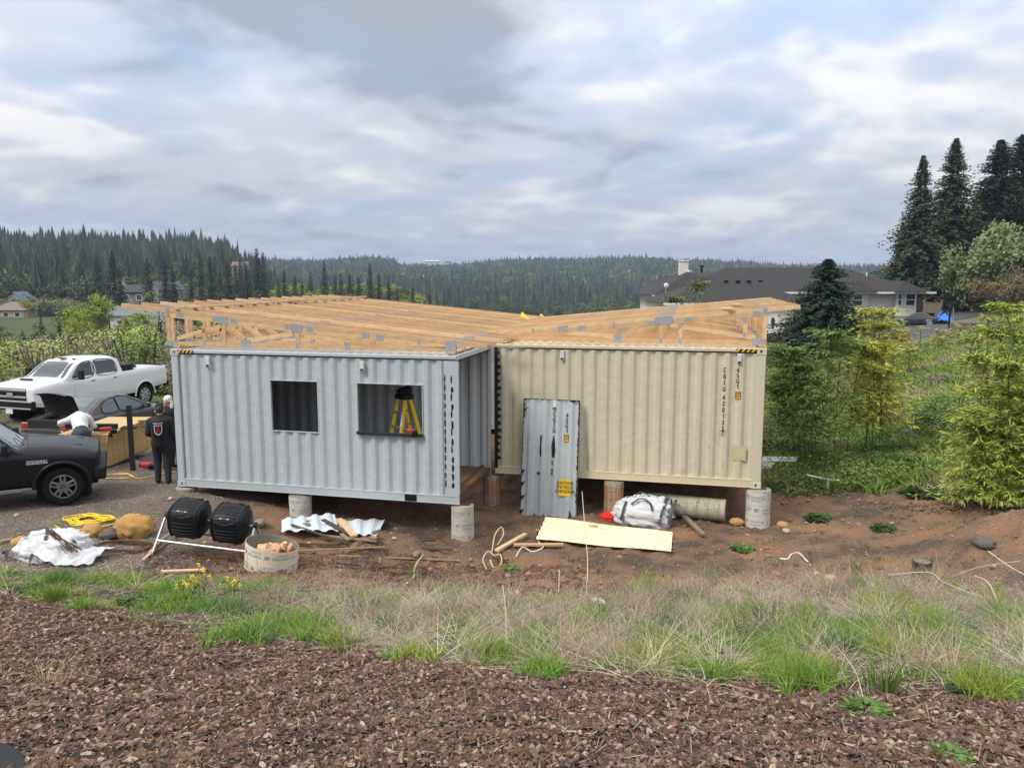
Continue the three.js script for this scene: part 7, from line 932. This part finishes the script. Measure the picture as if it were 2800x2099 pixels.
scatter('green_grass', 'fresh green grass in clumps along the strip above the dirt', 'grass', tuft(5, 8, .25, .0062, .12, .8, 3), mGrass, 9200, 130, (r) => { const [x, z, c, q] = nearClump(gC, r), h = (.4 + .95 * c[3]) * (1.15 - .5 * q) * (.7 + .5 * r()) * (x > .8 ? 1.3 : 1); return { x, z, ry: r() * 6.28, rx: (r() - .5) * .4, rz: (r() - .5) * .4, s: [1, h, 1], c: vary(c[4] < .5 ? [.17, .31, .035] : c[4] < .8 ? [.28, .34, .05] : [.08, .18, .045], r, .3) }; });
scatter('short_grass', 'short thin grass and moss between the clumps of the strip', 'grass', tuft(15, 9, .07, .006, .3, 1.2), mGrass, 14000, 138, (r) => { const z = 4.8 + r() * 7, x = (r() * 2 - 1) * (.86 * z + 1.8), q = zoneAt(x, z), g = greenish(x, z); if (r() > q.grass || g < -.1 + .3 * r()) return null; return { x, z, ry: r() * 6.28, s: [1.2, .6 + r(), 1.2], c: vary(r() < .6 ? [.17, .22, .05] : [.28, .24, .12], r, .35) }; });
scatter('dry_grass', 'tangled straw coloured dry grass standing in clumps along the strip', 'grass', tuft(6, 8, .38, .0046, .25, 1.5, 4), mGrass, 4200, 131, (r) => { const [x, z, c, q] = nearClump(dC, r), lay = c[4] < .35; return { x, z, ry: lay ? c[3] * 6.28 + (r() - .5) : r() * 6.28, rx: lay ? 1.15 + (r() - .5) * .5 : (r() - .5) * 1.1, rz: (r() - .5) * .9, s: [1, .3 + .7 * r(), 1], c: vary(c[3] < .5 ? [.4, .31, .21] : c[3] < .8 ? [.22, .16, .12] : [.55, .47, .34], r, .35) }; });
scatter('straw_mat', 'flattened straw lying over the soil of the strip', 'straw', tuft(16, 14, .3, .004, .8, 3.4, 3), mGrass, 1700, 139, (r) => { const z = 4.6 + r() * 7.2, x = (r() * 2 - 1) * (.86 * z + 1.8), q = zoneAt(x, z); if (r() > q.grass * (x < -2.5 ? .35 : 1) + (q.mulch > .3 && q.mulch < .97 && x > -1.5 ? .3 : 0)) return null; return { x, z, up: .01, ry: r() * 6.28, rx: (r() - .5) * .5, s: [1.1, .35 + .3 * r(), 1.1], c: vary(r() < .5 ? [.44, .36, .27] : [.32, .26, .2], r, .35) }; });
const stalk = mergeGeometries([rod(V3(0, 0, 0), V3(.03, .5, .01), .004, 4), rod(V3(.03, .5, .01), V3(.09, .95, 0), .003, 4), rod(V3(.05, .65, 0), V3(-.06, .85, .05), .002, 3)]); stalk.deleteAttribute('uv');
scatter('dead_stalks', 'thin dead weed stalks standing in the dry grass', 'weeds', stalk, m1, 1100, 132, (r) => { const z = 6 + r() * 5.6, x = -3.5 + r() * 11.5, q = zoneAt(x, z); if (r() > q.grass) return null; const h = .25 + .5 * r(); return { x, z, ry: r() * 6.28, rx: (r() - .5) * 1.3, rz: (r() - .5) * 1.3, s: [h, h * (.8 + .5 * r()), h], c: vary([.34, .26, .2], r, .35) }; });
scatter('straw_litter', 'flat straw stems lying over the edge of the mulch', 'straw', new THREE.BoxGeometry(1, .02, .02).deleteAttribute('uv'), m1, 16000, 133, (r) => { const z = 4.0 + r() * 8, x = (r() * 2 - 1) * (.86 * z + 1.8), q = zoneAt(x, z); if (r() > q.grass + .25 * (1 - Math.abs(q.mulch - .6) * 2) * (x > -1 ? 1 : .2)) return null; const L = .06 + .2 * r(); return { x, z, up: .01 + .03 * r(), ry: r() * 6.28, rz: (r() - .5) * .4, s: [L, .12 + .1 * r(), .15], c: vary(r() < .6 ? [.42, .35, .26] : [.3, .24, .18], r, .3) }; });
scatter('bank_grass', 'rough green grass over the bank behind the bamboo', 'grass', tuft(9, 14, .34, .012, .5, .9), mGrass, 24000, 134, (r) => { const z = 16.5 + Math.pow(r(), 1.3) * 48, x = 5 + r() * (.72 * z), q = zoneAt(x, z); if (r() > q.field || (toUV(V3(x, 0, -z))[0] < 12.2 && z < 27)) return null; const k = fbm2(x * .25, z * .25, 3); return { x, z, ry: r() * 6.28, rx: (r() - .5) * .5, s: [1.1 + r(), .5 + .9 * r(), 1.1 + r()], c: vary(k > .02 ? [.17, .27, .04] : k > -.16 ? [.26, .31, .06] : [.32, .27, .16], r, .3) }; });
scatter('lawn', 'mown grass between the gravel and the scrub behind the pickups', 'grass', tuft(10, 12, .14, .012, .5, .9), mGrass, 9000, 135, (r) => { const z = 26 + r() * 20, x = -z * .85 + r() * (z * .85 + 2), q = zoneAt(x, z); if (r() > q.field) return null; return { x, z, ry: r() * 6.28, s: [1.4, .6 + .6 * r(), 1.4], c: vary([.15, .19, .05], r, .3) }; });
scatter('dirt_weeds', 'small weeds sprouting from the bare dirt', 'weeds', tuft(12, 9, .09, .008, .3, 1.4), mGrass, 1300, 136, (r) => { const z = 12 + r() * 8, x = 2 + r() * 9.5, q = zoneAt(x, z); if (fbm2(x * .8 + 3, z * .8, 3) < .18 || r() > q.dirt) return null; return { x, z, ry: r() * 6.28, s: [1, .6 + .6 * r(), 1], c: vary([.09, .14, .035], r, .3) }; });
// ---------------------------------------------------------------- single plants, stump, sticks, pipe
{ const g1 = tuft(21, 60, .42, .006, .5, .6, 3), g2 = tuft(22, 70, .34, .006, .6, .7, 3); tint(g1, .12, .2, .03); tint(g2, .045, .11, .04); const list = [[[2030, 1760], g1, 1.3, 'tall fresh green grass clump in the dry strip'], [[2200, 1740], g1, 1.2, 'fresh green grass clump beside the tall one'], [[2100, 1700], g1, 1.1, 'bright grass clump behind the tall one'], [[2540, 1770], g2, 1.2, 'dark blue green grass clump on the strip'], [[1940, 1595], g1, .9, 'bright grass clump at the edge of the dirt'], [[2345, 1560], g1, .8, 'grass clump near the tree stump'], [[150, 1650], g1, 1.0, 'bright grass clump at the edge of the mulch on the left'], [[1130, 1580], g1, .7, 'small bright grass clump by the rusty wire'], [[2420, 1890], g1, 1.1, 'grass clump growing out of the mulch'], [[2680, 1880], g1, .9, 'pale grass clump at the edge of the mulch'], [[1500, 1700], g1, .7, 'thin green grass clump in the dry strip'], [[1850, 1640], g1, .8, 'green grass clump before the cream panel']];
  for (const [a, g, k, lab] of list) { const p = G(...a), o = solo('grass_clump', g, mLeafO, lab, 'grass'); o.position.copy(p); o.scale.setScalar(k); o.rotation.y = a[0]; }
  const weed = (seed, c, n, R, h, leaf) => leafSoup(((r) => (i, put) => { const th = r() * 6.28, q = Math.sqrt(r()) * R, y = h * (1 - (q / R) ** 2) * (.3 + .7 * r()); put(V3(Math.cos(th) * q, y + .01, Math.sin(th) * q), V3(Math.cos(th) + (r() - .5), .5 * r() - .1, Math.sin(th) + (r() - .5)), leaf * (.6 + .8 * r()), leaf * .5, vary(c, r, .35), r() * 2); })(rng(seed)), n);
  const W1 = weed(31, [.05, .105, .03], 420, .22, .17, .1), W2 = weed(32, [.09, .16, .03], 260, .18, .1, .1), W3 = weed(33, [.03, .065, .03], 420, .2, .14, .08); for (const [a, g, k, lab] of [[[72, 1618], W3, 1, 'dark green weed at the edge of the mulch'], [[365, 1655], W1, 1.1, 'low leafy weed spreading onto the mulch'], [[820, 1640], W2, .9, 'bright ferny weed in the grass strip'], [[950, 1640], W3, 1.1, 'dark ivy like weed in the grass strip'], [[525, 1715], W2, .5, 'small broad leaf weed by the mulch'], [[1060, 1805], W2, .6, 'leafy seedling on the mulch edge'], [[760, 1720], W1, .7, 'ragged weed at the mulch edge'], [[2030, 1500], W2, 1.1, 'green rosette weed on the dirt before the cream panel'], [[2420, 1448], W1, 1.1, 'green weed on the red dirt'], [[2370, 1940], W2, .7, 'mossy weed on the near mulch'], [[2600, 2070], W2, .6, 'mossy sprig on the nearest mulch'], [[2530, 1355], W1, 2.2, 'large leafy dock plant by the chip bed'], [[2570, 1600], W1, 1.2, 'leafy weed beside the tree stump'], [[840, 1755], W1, .5, 'ivy sprig on the mulch edge'], [[460, 1660], W2, .8, 'clover patch by the mulch edge'], [[1390, 1555], W2, .9, 'bright weed at the grass edge below the lumber offcuts'], [[2240, 1420], W1, 1.3, 'weed patch beside the white topped pier'], [[2650, 1900], W1, .7, 'small weed at the far end of the mulch']]) { const p = G(...a), o = solo('weed', g, mLeafO, lab, 'weed'); o.position.copy(p); o.scale.set(k * .85, k * .5, k * .85); }
}
{ const stem = mat([.14, .2, .05], .8), fl = mat([.85, .65, .02], .7), r = rng(41); [[545, 1660, .55], [530, 1650, .35], [560, 1655, .48], [620, 1655, .36], [640, 1650, .3], [500, 1640, .25]].forEach(([px, py, h], k) => { const o = thing('yellow_flower', 'yellow flowering mustard stem in the grass below the composter', 'flower', 'yellow mustard flowers'); o.position.copy(G(px, py)); part('stem', merge([rod(V3(0, 0, 0), V3(.02, h, 0), .005, 5), rod(V3(.01, h * .5, 0), V3(.08, h * .85, .02), .003, 4), rod(V3(.01, h * .4, 0), V3(-.07, h * .75, .02), .003, 4)]), stem, o); const L = []; for (let i = 0; i < 22; i++) { const b = [[.02, h], [.08, h * .85], [-.07, h * .75]][i % 3]; L.push(new THREE.IcosahedronGeometry(.011, 0).translate(b[0] + (r() - .5) * .035, b[1] + (r() - .7) * .08, (r() - .5) * .035)); } part('blossom', merge(L), fl, o); part('leaf', leafSoup((i, put) => put(V3((r() - .5) * .03, h * .6 * r(), 0), V3(r() - .5, .3, r() - .5), .08, .025, [1, 1, 1], r()), 14), stem, o); }); }
{ const p = G(2520, 1568), o = thing('tree_stump', 'small weathered tree stump in the dry grass', 'stump'); o.position.copy(p); part('bark', grid(24, 6, (a, b) => { const th = a * 6.2832, q = .13 * (1 + .12 * Math.sin(th * 5) + .25 * (1 - b) ** 3); return [Math.cos(th) * q, b * .26 - .05, Math.sin(th) * q]; }), mat([.15, .12, .1], .95, { map: tFine, bumpMap: tFineB, bumpScale: .02 }), o); part('cut_top', new THREE.CircleGeometry(.13, 24).rotateX(-Math.PI / 2).translate(0, .208, 0), mat([.3, .26, .22], .9, { map: tFine }), o); }
{ const tw = mat([.5, .44, .37], .85), b = (name, lab, P, r) => solo(name, tube(P.map(([x, y, l]) => { const g = G(x, y); g.y += l; return g; }), r, 40, 5), tw, lab, 'branch');
  b('dead_branch', 'long bare branch arching over the grass by the stump', [[2430, 1580, .05], [2540, 1600, .2], [2570, 1612, .15], [2640, 1640, .12], [2720, 1660, .1], [2800, 1690, .1]], .011); b('dead_branch', 'pale bare branch sloping up the red dirt bank', [[2700, 1540, .2], [2760, 1575, .15], [2820, 1600, .1]], .012); b('dead_branch', 'thin bare branch crossing behind the stump', [[2590, 1590, .05], [2680, 1570, .12], [2790, 1550, .1]], .006); b('dead_branch', 'forked bare twig lying on the mulch edge', [[2260, 1760, .05], [2290, 1800, .1], [2340, 1860, .06], [2362, 1920, .02]], .005); b('dead_branch', 'pale twig leaning in the dry grass', [[2455, 1760, .2], [2470, 1810, .1], [2490, 1850, .02]], .006); b('dead_branch', 'tall pale stick standing in the dry grass', [[1385, 1790, 0], [1383, 1720, .2], [1375, 1680, .4]], .007); b('dead_branch', 'white dry stick standing before the cream panel', [[1528, 1620, 0], [1529, 1590, .2]], .008); b('dead_branch', 'bent bare twig beside the nearest dark grass clump', [[2660, 1640, .35], [2700, 1655, .3], [2740, 1690, .05]], .01); }
{ const a = G(2264, 1340), o = thing('plastic_pipe', 'white plastic pipe elbow sticking out of the dirt', 'pipe'); o.position.copy(a); part('riser', rod(V3(0, -.05, 0), V3(0, .26, 0), .03, 12), M.white, o); part('elbow', new THREE.SphereGeometry(.042, 14, 10).translate(0, .26, 0), M.white, o); part('branch_pipe', rod(V3(0, .26, 0), V3(.3, .22, -.1), .025, 10), M.white, o); part('branch_pipe', rod(V3(0, .26, 0), V3(-.4, .3, -.3), .02, 10), M.white, o); }
{ const o = solo('caution_tape', mergeGeometries(Array.from({ length: 9 }, (_, k) => { const r = rng(k + 4), c = G(2262 + k * 9 + r() * 10, 1318 - r() * 16); return tube(Array.from({ length: 6 }, () => V3(c.x + (r() - .5) * .5, c.y + .02 + .14 * r(), c.z + (r() - .5) * .5)), .022, 30, 3); })), mat([.72, .68, .08], .5), 'tangle of yellow plastic tape at the foot of the bamboo', 'tape'); }
{ const ym = tuft(44, 70, .17, .003, .6, 1.2, 3); tint(ym, .5, .38, .19); const o = solo('grass_clump', ym, mLeafO, 'small straw coloured dead grass clump on the mulch', 'grass'); o.position.copy(G(130, 1870)); o.rotation.y = 1; }
{ const c = [[-60, 2040], [20, 2048], [60, 2075], [70, 2099], [30, 2160], [-80, 2160]].map(([x, y]) => G(x, y)); const s = new THREE.Shape(); c.forEach((p, i) => i ? s.lineTo(p.x, -p.z) : s.moveTo(p.x, -p.z)); const g = new THREE.ShapeGeometry(s), p = g.attributes.position; for (let i = 0; i < p.count; i++) { const x = p.getX(i), z = p.getY(i); p.setXYZ(i, x, surf(x, z) + .035, -z); } g.computeVertexNormals(); solo('asphalt_edge', mapUV(g, 1), mat([.04, .042, .048], .95, { map: tFine }), 'dark asphalt edge beside the mulch', 'pavement', null, 'structure'); }
renderer.render(scene, camera);
